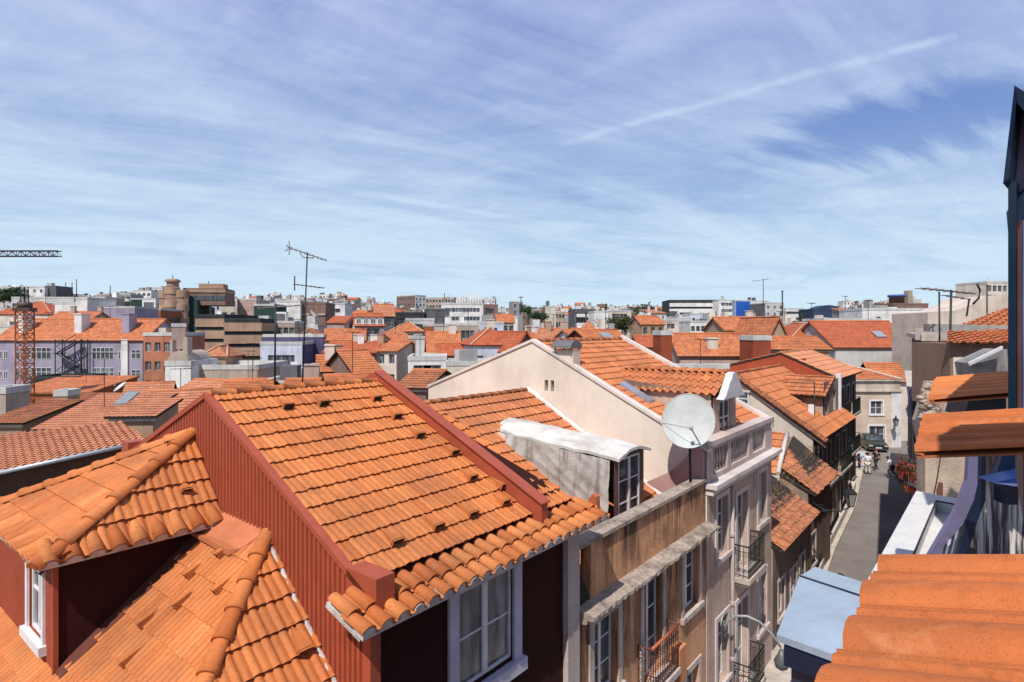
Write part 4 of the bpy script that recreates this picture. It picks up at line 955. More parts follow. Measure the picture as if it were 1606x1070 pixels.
# ---- people
SK=[('pelvis',0,0,.95,.125)]
def person(label,a,b,face,pose,top,bottom,hairc=(.03,.02,.015),skin=(.38,.22,.15),h=1.72,group=None):
    """face: heading in the street frame (radians, 0 = up the street); pose dict of joints (fwd,left,up)"""
    t=sthing('person',label,'person',a,b,GR+.0)
    o=S(a,b,GR); f=Vector((math.cos(TH+face),math.sin(TH+face),0)); lf=Vector((-f.y,f.x,0)); s=h/1.72
    P={k:o+(f*v[0]+lf*v[1]+Vector((0,0,v[2])))*s for k,v in pose.items()}
    chains=[('pelvis','waist','chest','neck','head'),('chest','shL','elL','haL'),('chest','shR','elR','haR'),('pelvis','hipL','knL','anL','toL'),('pelvis','hipR','knR','anR','toR')]
    rad=dict(pelvis=.135,waist=.125,chest=.155,neck=.055,head=.10,shL=.065,shR=.065,elL=.043,elR=.043,haL=.035,haR=.035,hipL=.095,hipR=.095,knL=.06,knR=.06,anL=.042,anR=.042,toL=.04,toR=.04)
    def skin_mesh(name,chs,mat,grow=1.0,root=None,par=t):
        names=[];edges=[]
        for c in chs:
            for x in c:
                if x not in names: names.append(x)
            for x,y in zip(c,c[1:]): edges.append((names.index(x),names.index(y)))
        me=bpy.data.meshes.new(name); w0=wloc(t); me.from_pydata([P[x]-w0 for x in names],edges,[])
        bm=bmesh.new(); bm.from_mesh(me); ly=bm.verts.layers.skin.verify(); bm.verts.ensure_lookup_table()
        for i,x in enumerate(names): r=rad[x]*grow*s; bm.verts[i][ly].radius=(r,r); bm.verts[i][ly].use_root=(i==0)
        bm.to_mesh(me); bm.free(); me.materials.append(mat)
        ob=link(name,me,t,w0); md=ob.modifiers.new('skin','SKIN'); md.use_smooth_shade=True; sd_=ob.modifiers.new('sub','SUBSURF'); sd_.levels=1; sd_.render_levels=1
        return ob
    skin_mesh('body',chains,paint(skin,.6,var=.05,name='skin'))
    tc_=[('pelvis','waist','chest'),('chest','shL','elL'),('chest','shR','elR')]
    bc=[('pelvis','hipL','knL','anL'),('pelvis','hipR','knR','anR')]
    skin_mesh('shirt',tc_,paint(top,.85,var=.1,name='shirt_cloth'),1.32); skin_mesh('trousers',bc,paint(bottom,.85,var=.1,name='trouser_cloth'),1.3)
    m=MB(); hd=P['head']; m.blob(hd+Vector((0,0,.03*s))-f*.02,(.105*s,.105*s,.12*s),n=10,k=7,jit=.05); m.build('hair',paint(hairc,.8,name='hair'),t)
    for q in('toL','toR'):
        m=MB(); m.blob(P[q]-f*.05*s,(.12*s,.12*s,.05*s),jit=.02); m.build('shoe',paint((.03,.03,.03),.6,name='shoe_leather'),t)
    for q,e in (('haL','elL'),('haR','elR')):
        hm=MB(); d=(P[q]-P[e]).normalized(); sd_=d.cross(Vector((0,0,1)));
        if sd_.length<.1: sd_=lf.copy()
        sd_.normalize()
        hm.tube([P[q],P[q]+d*.08*s],[.034*s,.03*s],6)
        for i in range(4): hm.tube([P[q]+d*.07*s+sd_*(i-1.5)*.018*s,P[q]+d*(.13+.01*(i in(1,2)))*s+sd_*(i-1.5)*.02*s+Vector((0,0,-.01*s)),P[q]+d*.165*s+sd_*(i-1.5)*.018*s+Vector((0,0,-.03*s))],[.009*s,.008*s,.006*s],5)
        hm.tube([P[q]+d*.02*s+sd_*.03*s,P[q]+d*.07*s+sd_*.06*s,P[q]+d*.1*s+sd_*.055*s],[.011*s,.009*s,.007*s],5)
        hm.build('hand',paint(skin,.6,var=.05,name='skin'),t)
    return t
STAND=dict(pelvis=(0,0,.95),waist=(0,0,1.12),chest=(0,0,1.33),neck=(.01,0,1.5),head=(.02,0,1.62),shL=(0,.19,1.42),elL=(-.03,.25,1.14),haL=(.08,.24,.9),shR=(0,-.19,1.42),elR=(-.02,-.25,1.14),haR=(.10,-.22,.92),hipL=(0,.1,.88),knL=(.03,.11,.5),anL=(0,.12,.09),toL=(.13,.13,.05),hipR=(0,-.1,.88),knR=(.05,-.11,.5),anR=(.02,-.12,.09),toR=(.15,-.13,.05))
WALK=dict(STAND,knL=(.2,.1,.5),anL=(.28,.1,.1),toL=(.41,.1,.07),knR=(-.02,-.1,.5),anR=(-.3,-.1,.14),toR=(-.19,-.1,.05),elL=(-.12,.26,1.16),haL=(-.16,.24,.92),elR=(.08,-.26,1.16),haR=(.25,-.2,1.0))
BEND=dict(STAND,waist=(.1,0,1.1),chest=(.32,0,1.22),neck=(.47,0,1.28),head=(.58,0,1.34),shL=(.38,.19,1.28),elL=(.5,.22,1.02),haL=(.66,.16,.86),shR=(.38,-.19,1.28),elR=(.5,-.22,1.02),haR=(.66,-.14,.84))
RUN=dict(STAND,pelvis=(0,0,.92),waist=(.06,0,1.09),chest=(.18,0,1.29),neck=(.26,0,1.45),head=(.31,0,1.56),shL=(.18,.19,1.37),elL=(.40,.27,1.2),haL=(.62,.22,1.22),shR=(.16,-.19,1.37),elR=(-.06,-.27,1.2),haR=(.02,-.26,.97),knL=(.3,.1,.58),anL=(.22,.1,.2),toL=(.34,.1,.16),knR=(-.08,-.1,.48),anR=(-.36,-.1,.22),toR=(-.28,-.1,.1))
def gpt(px,py):
    Y=F*ZC/(py-HY); X=(px-CX)/F*Y; return (X*.626+Y*.78,-X*.78+Y*.626)
p=gpt(1361,744); person('person in a white shirt and white trousers, seen from behind on the street',p[0],p[1],.1,STAND,(.62,.62,.68),(.62,.56,.48))
p=gpt(1374,737); person('person dressed all in black standing in the middle of the street',p[0],p[1],2.6,WALK,(.02,.02,.022),(.025,.025,.03),hairc=(.25,.05,.04))
p=gpt(1399,750); person('person in a white top and dark trousers striding by the right kerb',p[0],p[1],1.9,RUN,(.66,.66,.70),(.03,.03,.05))
p=gpt(1348,736); person('person in pale teal leaning over the low wall on the left pavement',p[0]-.3,p[1],-1.2,BEND,(.36,.46,.46),(.05,.07,.2))
p=gpt(1343,740); person('person in blue bent low beside the iron rail',p[0]+.5,p[1]+.3,-2.2,BEND,(.06,.14,.45),(.3,.28,.26))
# ---- car
def car(label,c,yaw,col):
    t=thing('parked_car',label,'car',c); fr=Fr((c.x,c.y),yaw)   # x=right (width), y=back, front at y=0
    hw=.84; prof=[(0,.32),(0,.58),(.05,.70),(.9,.88),(1.0,.90),(1.55,1.34),(1.8,1.42),(3.0,1.42),(3.55,1.2),(3.75,.95),(3.9,.85),(3.92,.35),(3.4,.22),(.4,.22)]
    m=MB(); secs=[(-hw,.0,.0),(-hw+.07,-.03,.02),(hw-.07,-.03,.02),(hw,0,0)]
    def tx(x,z): return x*(1-.16*max(0,(z-.88))/.55)
    rows=[]
    for (x,dy,dz) in secs:
        rows.append([fr.p(tx(x,z),y+(dy if y<.5 else -dy if y>3.5 else 0),z+(dz if z>.6 else 0)) for y,z in prof])
    n=len(prof)
    for r0,r1 in zip(rows,rows[1:]):
        for k in range(n): m.poly([r0[k],r1[k],r1[(k+1)%n],r0[(k+1)%n]],0,False)
    m.poly(rows[0]); m.poly(rows[-1][::-1]); m.build('body',paint(col,.25,.3,.05,spec=.7,name='car_paint'),t)
    g=MB(); e=.012
    def gp(x,y,z): return fr.p(tx(x,z),y,z)
    up=Vector((0,0,e))
    fy=fr.p(0,-e,0)-fr.p(0,0,0)
    g.poly([gp(-.72,1.06,.955)+up+fy,gp(.72,1.06,.955)+up+fy,gp(.70,1.52,1.335)+up+fy,gp(-.70,1.52,1.335)+up+fy]); g.build('windscreen',GL,t)
    for s_ in (-1,1):
        g=MB(); q=fr.p(s_*.02,0,0)-fr.p(0,0,0)
        g.poly([gp(s_*hw,1.25,.95)+q,gp(s_*hw,1.68,1.33)+q,gp(s_*hw,2.95,1.33)+q,gp(s_*hw,3.3,.95)+q]); g.build('side_window',GL,t)
        h=MB(); h.hexa([fr.p(s_*.80,-.03,.56),fr.p(s_*.48,-.045,.56),fr.p(s_*.48,.1,.56),fr.p(s_*.80,.1,.56),fr.p(s_*.80,-.03,.70),fr.p(s_*.48,-.045,.69),fr.p(s_*.48,.1,.69),fr.p(s_*.80,.1,.70)]); h.build('headlight',paint((.6,.6,.58),.1,.3,name='lamp_glass'),t)
        mi=MB(); mi.blob(fr.p(s_*(hw+.08),1.35,.98),(.09,.07,.07)); mi.build('wing_mirror',paint(col,.3,name='mirror'),t)
        for y in (.72,3.2):
            w_=MB(); p0=fr.p(s_*(hw-.12),y,.31); p1=fr.p(s_*(hw+.03),y,.31); w_.tube([p0,p1],.31,18); wo=w_.build('wheel',paint((.02,.02,.02),.8,name='tyre'),t)
            r_=MB(); r_.tube([p1,fr.p(s_*(hw+.035),y,.31)],.19,14); r_.build('rim',paint((.4,.4,.42),.3,.6,name='alloy'),wo)
    g=MB(); g.box(fr,-.40,.40,-.055,.05,.40,.56); g.build('grille',paint((.02,.02,.02),.5,name='grille_black'),t)
    g=MB(); g.box(fr,-.80,.80,-.09,.12,.24,.37); g.build('bumper',paint((.04,.05,.045),.5,name='bumper'),t)
    g=MB(); g.box(fr,-.26,.26,-.10,-.05,.40,.51); g.build('number_plate',paint((.6,.6,.6),.5,name='plate_white'),t)
    return t
cp_=gpt(1378,710); car('dark green car parked nose towards us at the end of the street',Vector((*ST.p(cp_[0],cp_[1],0)[:2],.008)),R(-14),(.018,.028,.024))
# ================================================================ THE RIGHT SIDE ROW (the viewer's own side)
NAVY=paint((.006,.016,.045),.35,name='navy_paint'); NAVY2=paint((.025,.034,.058),.45,name='navy_panel'); LIL=paint((.16,.145,.25),.6,name='lilac_board')
def rollroof(name,label,A,B,rise,L,tw,roll,mat=T_NEAR,thing_=None,deck=True,style='wide',tc=2.2):
    """tiles whose rolls run away from the street; A near eave end, B far eave end"""
    t=thing_ or thing(name,label,'roof',(A+B)/2-Vector((0,0,.3)))
    up=(S(0,-1,rise)-S(0,0,0)); up=up.normalized()*L
    tile_surface('roof_tiles',[A,B,B+up,A+up],mat,t,tw=tw,tc=tc,style=style,roll=roll,lip=.03,jit=.6)
    slab([A,B,B+up,A+up],.015).build('roof_deck',paint((.45,.15,.05),.7,name='tile_underside'),t)
    return t
# own house: body under everything on this side
OH=sthing('viewpoint_house','house on the near right whose bright tile eave fills the bottom corner','house',3,-2.5)
rollroof('','',S(-1.2,.25,-.755),S(2.13,.25,-.755),.25,2.4,.27,.038,thing_=OH,mat=T_BIG)
m=MB(); m.box(ST,-3,7.2,-6,-.02,0,ZC-2.5); m.build('wall',plaster((.42,.38,.45),.3,.3,name='lilac_render'),OH)
m=MB(); m.box(ST,-1.2,2.1,-1.9,.05,ZC-2.5,ZC-1.03); m.build('dormer_wall',NAVY2,OH)
# unseen dormer added out of frame to cast shade on the next eave
m=MB(); m.box(ST,3.3,4.9,-2.6,-.32,ZC-2.5,ZC+1.6); m.prism([S(3.2,-.30,1.605),S(5.0,-.30,1.605),S(4.1,-.30,2.3)],S(0,-2.5,0)-S(0,0,0)); m.build('unseen_shade_dormer',NAVY2,OH)
# metal capped box
CB=thing('metal_capped_bay','pale blue sheet metal cap on a navy bay beside the big near tiles','bay window',S(3.4,.75,-3.2))
c=[W(1218,995,3.05),W(1320,1032,2.72),W(1352,908,3.62),W(1281,888,3.95),W(1256,903,3.78)]
c=[W(1218,995,3.05),W(1322,1034,2.70),W(1400,1060,2.55)]
P1=W(1218,995,3.05);P2=W(1322,1032,2.72);P3=W(1336,931,3.35);P4=W(1254,904,3.80);P5=W(1278,889,4.05);P6=W(1350,912,3.55)
dr=(P2-P1)
P2b=P2+dr*.35; P3b=P3+(P3-P4)*.35; P6b=P6+(P6-P5)*.35
m=MB(); m.prism([P1,P2b,P3b,P4],Vector((0,0,-.035))); m.prism([P4,P3b,P6b,P5],Vector((0,0,-.034)))
capm=paint((.36,.43,.50),.5,.15,.14,name='pale_blue_sheet')
m.build('metal_cap',capm,CB)
m=MB(); q=[P1+(P2-P1)*.12,P2b,P6b,P5,P4+(P3-P4)*.08]; q=[Vector((v.x,v.y,v.z-.045)) for v in q]; m.prism(q,Vector((0,0,-.10)),0); m.build('fascia',NAVY,CB)
q=[P1+(P2-P1)*.22+(P4-P1)*.05,P2b+(P4-P1)*.05,P6b,P5+(P6-P5)*.12,P4+(P3-P4)*.14]; m=MB(); q=[Vector((v.x,v.y,v.z-.14)) for v in q]; m.prism(q,Vector((0,0,-1.6))); m.build('bay_wall',NAVY2,CB)
m=MB(); m.tube([P4+Vector((0,0,.004)),P3b+Vector((0,0,.004))],.006,4); m.build('seam',NAVY,CB)
# white flat-roofed oriel
WO=thing('white_oriel','white flat-topped oriel box with a sunken panel, behind the near tiles','bay window',S(9.5,.6,-5))
z0=ZC-2.6
def wq(px,py,z=z0):
    Y=(z-ZC)*F/(HY-py); return Vector(((px-CX)/F*Y,Y,z))
a=wq(1437,770);b=wq(1506,783);cN=wq(1352,925);dN=wq(1462,925)
# frame of the top: outer rectangle with a sunken panel
i1=a+(b-a)*.52+(cN-a)*.09; i2=a+(b-a)*.97+(cN-a)*.09; i3=cN+(dN-cN)*.97; i4=cN+(dN-cN)*.52
m=MB(); 
for poly in ([a,b,b+(dN-b)*.07,i2,i1,a+(cN-a)*.06],[a+(cN-a)*.06,i1,i4,cN],):
    m.poly(poly)
m.poly([i2,b+(dN-b)*.07,dN,i3]); 
dz=Vector((0,0,-.16))
for x,y in ((i1,i2),(i4,i1),(i2,i3)): m.poly([x,y,y+dz,x+dz])
m.poly([i1+dz,i4+dz,i3+dz,i2+dz])
DZ=Vector((0,0,-1.0))
for x,y in ((a,b),(cN,a),(b,dN)): m.poly([x,x+DZ,y+DZ,y])
m.build('oriel_box',plaster((.60,.58,.56),.12,.05,bmp=.05,name='white_smooth_render'),WO)
m=MB(); m.tube([i1+Vector((0,0,.004)),i2+Vector((0,0,.004))],.012,4); m.tube([i1+Vector((0,0,.004)),i4+Vector((0,0,.004))],.010,4); m.build('panel_joint',IRON,WO)
# louvres along its wall side
lv=thing('louvre_strip','narrow dark and pale louvre strips between the white oriel and the lilac board','louvre',S(10,.3,-4))
for k in range(5):
    p=[wq(1508+k*3.2,770+k*1.5,z0+.10+.05*k),wq(1466+k*5,925,z0+.10+.05*k)]
    m=MB(); m.bar(p[0],p[1],.022); m.build('louvre',[IRON,WHITE,IRON,ZINC,IRON][k],lv)
# lilac swept board, navy board and streaked wall
def cutout(px,Y,th=.08):
    p=[W(x,y,Y) for x,y in px]; mb=MB(); mb.prism(p,Vector((.02,th,0))); return mb
SB=thing('swept_gutter_board','lilac board swept into a curve beside a navy one, below the second tiled eave','gutter board',W(1520,900,6.9))
cutout([(1521,690),(1534,690),(1533,760),(1527,785),(1515,812),(1486,875),(1478,930),(1440,930),(1458,872),(1500,800),(1517,755)],6.9).build('lilac_board',LIL,SB)
cutout([(1534.5,690),(1547,690),(1546,785),(1538,805),(1514,870),(1500,930),(1478.5,930),(1486.5,875),(1515.5,812),(1527.5,785),(1533.5,760)],6.95).build('navy_board',NAVY,SB)
SW=thing('streaked_wall','wall panel streaked with rust brown above and peeling white below, right of the lilac board','wall',W(1580,930,7.3))
m=cutout([(1500.5,932),(1514.5,871),(1538.5,806),(1546.5,786),(1547.5,690),(1640,690),(1640,932)],7.2,.3); 
def streaky():
    mt_,n,l,b=nt('streaked_timber'); g=n.new('ShaderNodeNewGeometry'); mp=n.new('ShaderNodeMapping'); mp.inputs['Scale'].default_value=(14,14,.7); l.new(g.outputs['Position'],mp.inputs[0])
    a_=N(n,'ShaderNodeTexNoise',i_Scale=1.0,i_Detail=6,i_Roughness=.65,i_Distortion=.4); l.new(mp.outputs[0],a_.inputs['Vector'])
    sp_=n.new('ShaderNodeSeparateXYZ'); l.new(g.outputs['Position'],sp_.inputs[0])
    mr=n.new('ShaderNodeMapRange'); mr.inputs[1].default_value=ZC-2.0; mr.inputs[2].default_value=ZC-1.75; mr.inputs[3].default_value=1; mr.inputs[4].default_value=0; l.new(sp_.outputs[2],mr.inputs[0])
    c1_=mix(n,l,ramp(n,l,a_.outputs[0],[(.38,0),(.62,1)]),(.07,.045,.04),(.34,.22,.17)); c2_=mix(n,l,ramp(n,l,a_.outputs[0],[(.47,0),(.56,1)]),(.05,.04,.045),(.60,.55,.50))
    l.new(mix(n,l,mr.outputs[0],c1_,c2_),b.inputs['Base Color']); b.inputs['Roughness'].default_value=.7; return mt_
m.build('wall_panel',streaky(),SW)
NS=thing('navy_sill_box','navy window box with a projecting sill under the second tiled eave','window',W(1600,760,6.4))
m=MB(); m.prism([W(1576,702,6.5),W(1640,702,6.3),W(1640,762,6.3),W(1574,765,6.5),W(1558,757,6.6)],Vector((.03,.12,0))); m.build('window_box',NAVY,NS)
m=MB(); m.prism([W(1557,757,6.3),W(1640,740,6.1),W(1640,760,6.1),W(1590,763,6.2)],Vector((.03,.25,0))); m.build('sill',paint((.01,.03,.12),.3,name='blue_sill'),NS)
m=MB(); m.prism([W(1577,766,6.6),W(1597,764,6.5),W(1597,792,6.5),W(1577,792,6.6)],Vector((.03,.2,0))); m.build('bracket',NAVY,NS)
# second tiled eave
A=W(1436,713,5.0); B=W(1450,657,5.9)
t=rollroof('tiled_eave','bright tiled eave strip, second from the viewer, partly in shadow',A,B,.176,2.6,.24,.035,mat=T_BIG)
m=MB(); up=(S(0,-1,.176)-S(0,0,0)).normalized()
m.prism([A+up*.7-Vector((0,0,.06)),B+up*.7-Vector((0,0,.06)),B+up*2.6-Vector((0,0,.06)),A+up*2.6-Vector((0,0,.06))],Vector((0,0,-.5))); m.build('dormer_wall',NAVY,t)
# third tiled eave
A=W(1458,630,9.0); B=W(1469,597,10.2)
t3=rollroof('tiled_eave','short tiled eave strip, third from the viewer, below the rubble wall',A,B,.17,1.5,.24,.035,mat=T_NEAR)
m=MB(); m.prism([W(1540,590,9.6),W(1555,584,9.9),W(1572,606,9.4),W(1556,612,9.1)],Vector((0,0,-.05))); 
o=m.build('hip_return',T_NEAR,t3); at=o.data.attributes.new('tint','FLOAT','POINT'); at.data.foreach_set('value',[.3]*len(m.v))
m=MB(); m.prism([W(1524,612,9.6),W(1578,609,9.3),W(1578,650,9.3),W(1512,652,9.7)],Vector((.05,.5,0))); m.build('dormer_wall',NAVY,t3)
# tall navy dormer at the right edge
ND=thing('navy_dormer','tall navy gabled dormer cut by the right edge of the photo','dormer',S(8.4,-.4,-1.6))
Yd=6.2
m=MB(); m.prism([W(1581,642,Yd),W(1594,642,Yd-.03),W(1594,284,Yd-.03),W(1581,284,Yd)],Vector((.36,.35,0))); m.build('corner_post',paint((.004,.018,.035),.35,name='teal_navy'),ND)
m=MB(); m.prism([W(1581,642,Yd+.2),W(1700,642,Yd-.2),W(1700,100,Yd-.2),W(1592,145,Yd+.2),W(1581,290,Yd+.2)],Vector((1.7,1.6,0))); m.build('wall',paint((.20,.17,.26),.55,name='violet_grey'),ND)
m=MB(); m.prism([W(1573,288,Yd-.15),W(1582,280,Yd-.15),W(1594,160,Yd-.15),W(1640,215,Yd-.4),W(1640,165,Yd-.4),W(1591,134,Yd-.15)],Vector((1.9,1.8,0))); m.build('verge_board',NAVY,ND)
m=MB(); m.prism([W(1586,330,Yd+.05),W(1606,300,Yd),W(1640,270,Yd),W(1640,290,Yd),W(1607,335,Yd),W(1590,372,Yd+.05)],Vector((.03,.1,0))); m.build('window_arch',NAVY,ND)
m=MB(); m.prism([W(1596,642,Yd-.02),W(1603,642,Yd-.02),W(1603,345,Yd-.02),W(1596,365,Yd-.02)],Vector((.02,.12,0))); m.build('window_frame',paint((.10,.035,.03),.5,name='maroon_frame'),ND)
m=MB(); m.prism([W(1604,642,Yd+.02),W(1660,642,Yd-.1),W(1660,345,Yd-.1),W(1604,345,Yd+.02)],Vector((.02,.06,0))); m.build('pane',GLB,ND)
# party wall below, stone coloured
def blockwall(name,label,cat,px,Y,mat,th=.4,Y2=None):
    t=thing(name,label,cat,W(px[0][0],px[0][1],Y)); mb=MB()
    p=[W(x,y,(Y if Y2 is None else Y+(Y2-Y)*(x-px[0][0])/(max(q[0] for q in px)-px[0][0]+1e-6))) for x,y in px]; mb.prism(p,Vector((.1,th,0))); mb.build('wall_panel',mat,t); return t
SAND=plaster((.52,.40,.30),.55,.25,scale=2,bmp=.7,dark=(.24,.17,.12),name='sandy_render')
RUB=plaster((.46,.36,.28),.8,.2,scale=3.5,bmp=1.0,dark=(.16,.11,.08),name='rubble_render')
t=blockwall('party_wall','sandy party wall with a thin cable, between the second tiled eave and the white oriel','wall',[(1451,690),(1532,690),(1532,1000),(1451,1000)],11.8,SAND)
m=MB(); m.tube([W(1476,712,11.75),W(1470,750,11.75),W(1462,790,11.75)],.012,4); m.build('cable',IRON,t)
m=MB(); m.bar(W(1475,757,11.7),W(1475,780,11.7),.05); m.build('rusty_bracket',paint((.16,.06,.04),.8,name='rust'),t)
t=blockwall('rubble_wall','rough sandy wall stub under the third tiled eave, with a leaning ragged edge','wall',[(1443,662),(1450,640),(1462,600),(1520,600),(1540,640),(1545,700),(1450,700)],12.2,RUB)
m=MB()
for i in range(60): m.blob(W(random.uniform(1448,1466)-(lambda q:q)(0),random.uniform(606,655),12.0),(random.uniform(.05,.13),random.uniform(.05,.1),random.uniform(.03,.09)),jit=.45,n=6,k=4)
m.build('loose_stones',RUB,t)
t['label']='rough sandy wall stub with ragged edge under the third tiled eave'
# red furniture balcony over the street
FB=thing('flower_balcony','small balcony crowded with red flower boxes and orange crates above the street','balcony',W(1430,790,17))
Yb=17.0
m=MB(); m.prism([W(1412,752,Yb),W(1452,765,Yb-2),W(1452,770,Yb-2),W(1412,757,Yb)],Vector((.8,.5,0))); m.build('balcony_slab',DIRTST,FB)
m=MB()
for i in range(12):
    x=1410+i*3.4; m.bar(W(x,722+i*1.3,Yb-i*.15),W(x,758+i*1.5,Yb-i*.15),.02)
m.bar(W(1409,722,Yb),W(1450,738,Yb-1.8),.03); m.build('balcony_railing',IRON,FB)
random.seed(5)
for i,(x,y,w,h) in enumerate(((1424,732,9,9),(1434,728,10,10),(1445,730,10,12),(1430,741,11,8),(1442,748,11,9),(1440,763,11,12),(1452,758,9,10))):
    f_=Fr((W(x,y,Yb-i*.15)[0],W(x,y,Yb-i*.15)[1]),TH+random.uniform(-.3,.3)); z=W(x,y,Yb-i*.15).z; m=MB(); s_=w/F*Yb
    for dx in(0,s_): m.box(f_,dx-.01,dx+.012,0,.3,z-.2,z)
    for k in range(3): m.box(f_,0.014,s_-.014,-.012,.0,z-.2+k*.07,z-.15+k*.07)
    m.box(f_,.014,s_-.014,.01,.29,z-.2,z-.18); o=m.build('crate',paint((.26+.03*(i%3),.055,.02),.7,name='orange_red_crate'),None)
    tag(o,['orange crate at the outer end of the flower balcony','orange crate topmost on the flower balcony','orange crate near the wall on the flower balcony','orange crate lower down at the outer rail of the balcony','orange crate in the middle of the flower balcony','orange crate hanging lowest on the flower balcony','orange crate beside the wall, low on the flower balcony'][i],'crate',group='orange crates on the flower balcony')
m=MB()
for i in range(700):
    x=random.uniform(1409,1450); y=724+ (x-1404)*.75+random.gauss(0,7)-6; p=W(x,y,Yb-(x-1404)*.045+random.uniform(-.3,.2)); r=.04
    m.poly([p+Vector((random.uniform(-r,r),random.uniform(-r,r),random.uniform(-r,r))) for _ in range(3)],int(random.random()<.45))
o=m.build('flowers',[paint((.32,.04,.015),.7,name='red_petals'),paint((.05,.06,.03),.8,name='leaves')],FB); o['kind']='stuff'
# dark facades of the right row further on
def darkhouse(label,px0,px1,Y0,Y1,pyt,col,wins,cat='house'):
    # street facade seen at a grazing angle from px0 (far, Y1) to px1 (near, Y0)
    p0=W(px0,518,Y1); p1=W(px1,518,Y0); fr=Fr((p0.x,p0.y),math.atan2(p1.y-p0.y,p1.x-p0.x)); L=(Vector((p1.x-p0.x,p1.y-p0.y))).length
    zt=W(px0,pyt,Y1).z
    t=thing('street_house',label,cat,fr.p(L/2,0,0))
    facade(t,fr,0,L,0,zt,wins(L,zt),plaster(col,.5,.6,dark=(.03,.022,.02)),style='six',surround=STONE,dep=.15)
    m=MB(); m.prism([fr.p(0,0,0),fr.p(0,0,zt-.02),fr.p(0,6,zt-.02),fr.p(0,6,0)],fr.p(.02,0,0)-fr.p(0,0,0)); m.prism([fr.p(L-.05,0,0),fr.p(L-.05,0,zt-.02),fr.p(L-.05,6,zt-.02),fr.p(L-.05,6,0)],fr.p(.02,0,0)-fr.p(0,0,0)); m.build('side_wall',plaster((.40,.31,.25),.5,.5,name='side_wall_render'),t)
    m=MB(); m.box(fr,-.1,L+.1,-.25,6,zt-.02,zt+.18); m.build('cornice',STONE,t)
    return t,fr,L,zt
t,fr,L,zt=darkhouse('dark brown street house with closed shutters on the right of the street',1430,1460,19,34,527,(.10,.075,.07),lambda L,z:[(1.5+i*2.9,z-3.4-k*3.4,1.1,2.3) for i in range(int((L-2)/2.9)) for k in range(3)])
t2,fr2_,L2_,zt2=darkhouse('grey street house at the far right end of the street',1424,1429.9,36,50,585,(.16,.13,.12),lambda L,z:[(1.5+i*3,z-2.6-k*3,1.0,1.8) for i in range(int((L-2)/3)) for k in range(2)])
# lilac and grey washing
for i,(x,y,Y,col,lab) in enumerate(((1431,612,26,(.52,.50,.68),'lilac cloth hanging longest in front of the dark street house'),(1437,625,24,(.10,.10,.12),'black cloth hanging beside the lilac one'),(1428,640,28,(.6,.6,.62),'small white cloth hanging lowest over the street'))):
    m=MB(); p=W(x,y,Y); wd=.5; ht=[1.5,2.0,.7][i]; nx_,nz_=10,10
    for a_ in range(nx_):
        for b_ in range(nz_):
            def q(i_,j_): u_=i_/nx_; v_=j_/nz_; return p+Vector((wd*(u_-.5)*(1-.3*v_),-.06*math.sin(u_*14+v_*2)-.1*v_,-ht*v_+.05*math.sin(u_*9)))
            m.poly([q(a_,b_),q(a_+1,b_),q(a_+1,b_+1),q(a_,b_+1)],0,True)
    tag(m.build('hanging_cloth',paint(col,.9,name='cloth')),lab,'laundry')
# small tiled roof house on the right, with brown wall
t=thing('rooftop_house','low brown rooftop storey with a strip of tiled roof beside the white dish','house',W(1530,600,15))
tile_surface('roof',[W(1486,540,14.0),W(1590,540,13.4),W(1590,520,15.2),W(1486,521,15.8)],T_MID,t,tw=.25,tc=.38,roll=.04,lip=.05)
m=MB(); m.prism([W(1490,539,14.2),W(1590,539,13.6),W(1590,640,13.6),W(1490,640,14.2)],Vector((.1,1.5,0))); m.build('wall',plaster((.24,.15,.11),.4,.3,name='brown_wall'),t)
m=MB(); 
for k in range(16): m.tube([W(1496.5+k*1.75,560.5+ (k%2),13.3),W(1496.5+k*1.75,640,13.3)],.02,6)
m.build('corrugated_panel',plaster((.50,.42,.36),.4,.4,name='beige_sheet'),t)
t=blockwall('concrete_parapet','grey concrete parapet strip behind the right tiled roof strip','wall',[(1458,508),(1590,511),(1590,525),(1458,520)],17,CONC)
t=thing('orange_gable_roof','orange pitched roof rising to the right edge behind the concrete parapet','roof',W(1560,530,19))
tile_surface('roof_tiles',[W(1500,514,18),W(1600,514,17.5),W(1600,478,20.5),W(1578,483,20.5)],T_MID,t,tw=.25,tc=.4,roll=.04,lip=.05)
m=MB(); m.prism([W(1500,514,18.1),W(1600,514,17.6),W(1600,535,17.6),W(1500,535,18.1)],Vector((.1,2,0))); m.build('wall',CREAM,t)
t=thing('metal_lean_to','grey metal lean-to roof with a white sloping edge, left of the navy dormer','roof',W(1545,600,11.8))
m=MB(); m.prism([W(1524,570,11.8),W(1573,548,11.4),W(1580,548,11.4),W(1580,592,11.4),W(1528,592,11.8)],Vector((.1,.6,0))); m.build('side_panel',plaster((.30,.29,.28),.8,.3,scale=6,bmp=1,name='mottled_grey'),t)
m=MB(); m.prism([W(1520,569,11.7),W(1573,543,11.2),W(1573,548,11.2),W(1521,574,11.7)],Vector((.06,.12,0))); m.build('edge',WHITE,t)
dish('white satellite dish beside the dark street house, with rusty mast brackets',W(1473,567,17.5),.29,(-.55,-.8,.2),W(1476,600,17.6),armdir=(-.4,0,-.9))
m=MB(); m.lathe(W(1478,606,15.5),[(.2,0),(.2,.05),(.16,.1),(.16,.5),(.1,.6)],10); tag(m.build('clay_chimney_pot',paint((.36,.10,.05),.8,name='clay_pot')),'small clay chimney pot below the white dish on the right','chimney')

sf=Fr((0,0),0); c_=W(1462,600,18.9); sf.o=Vector((c_.x,c_.y-.06,0))
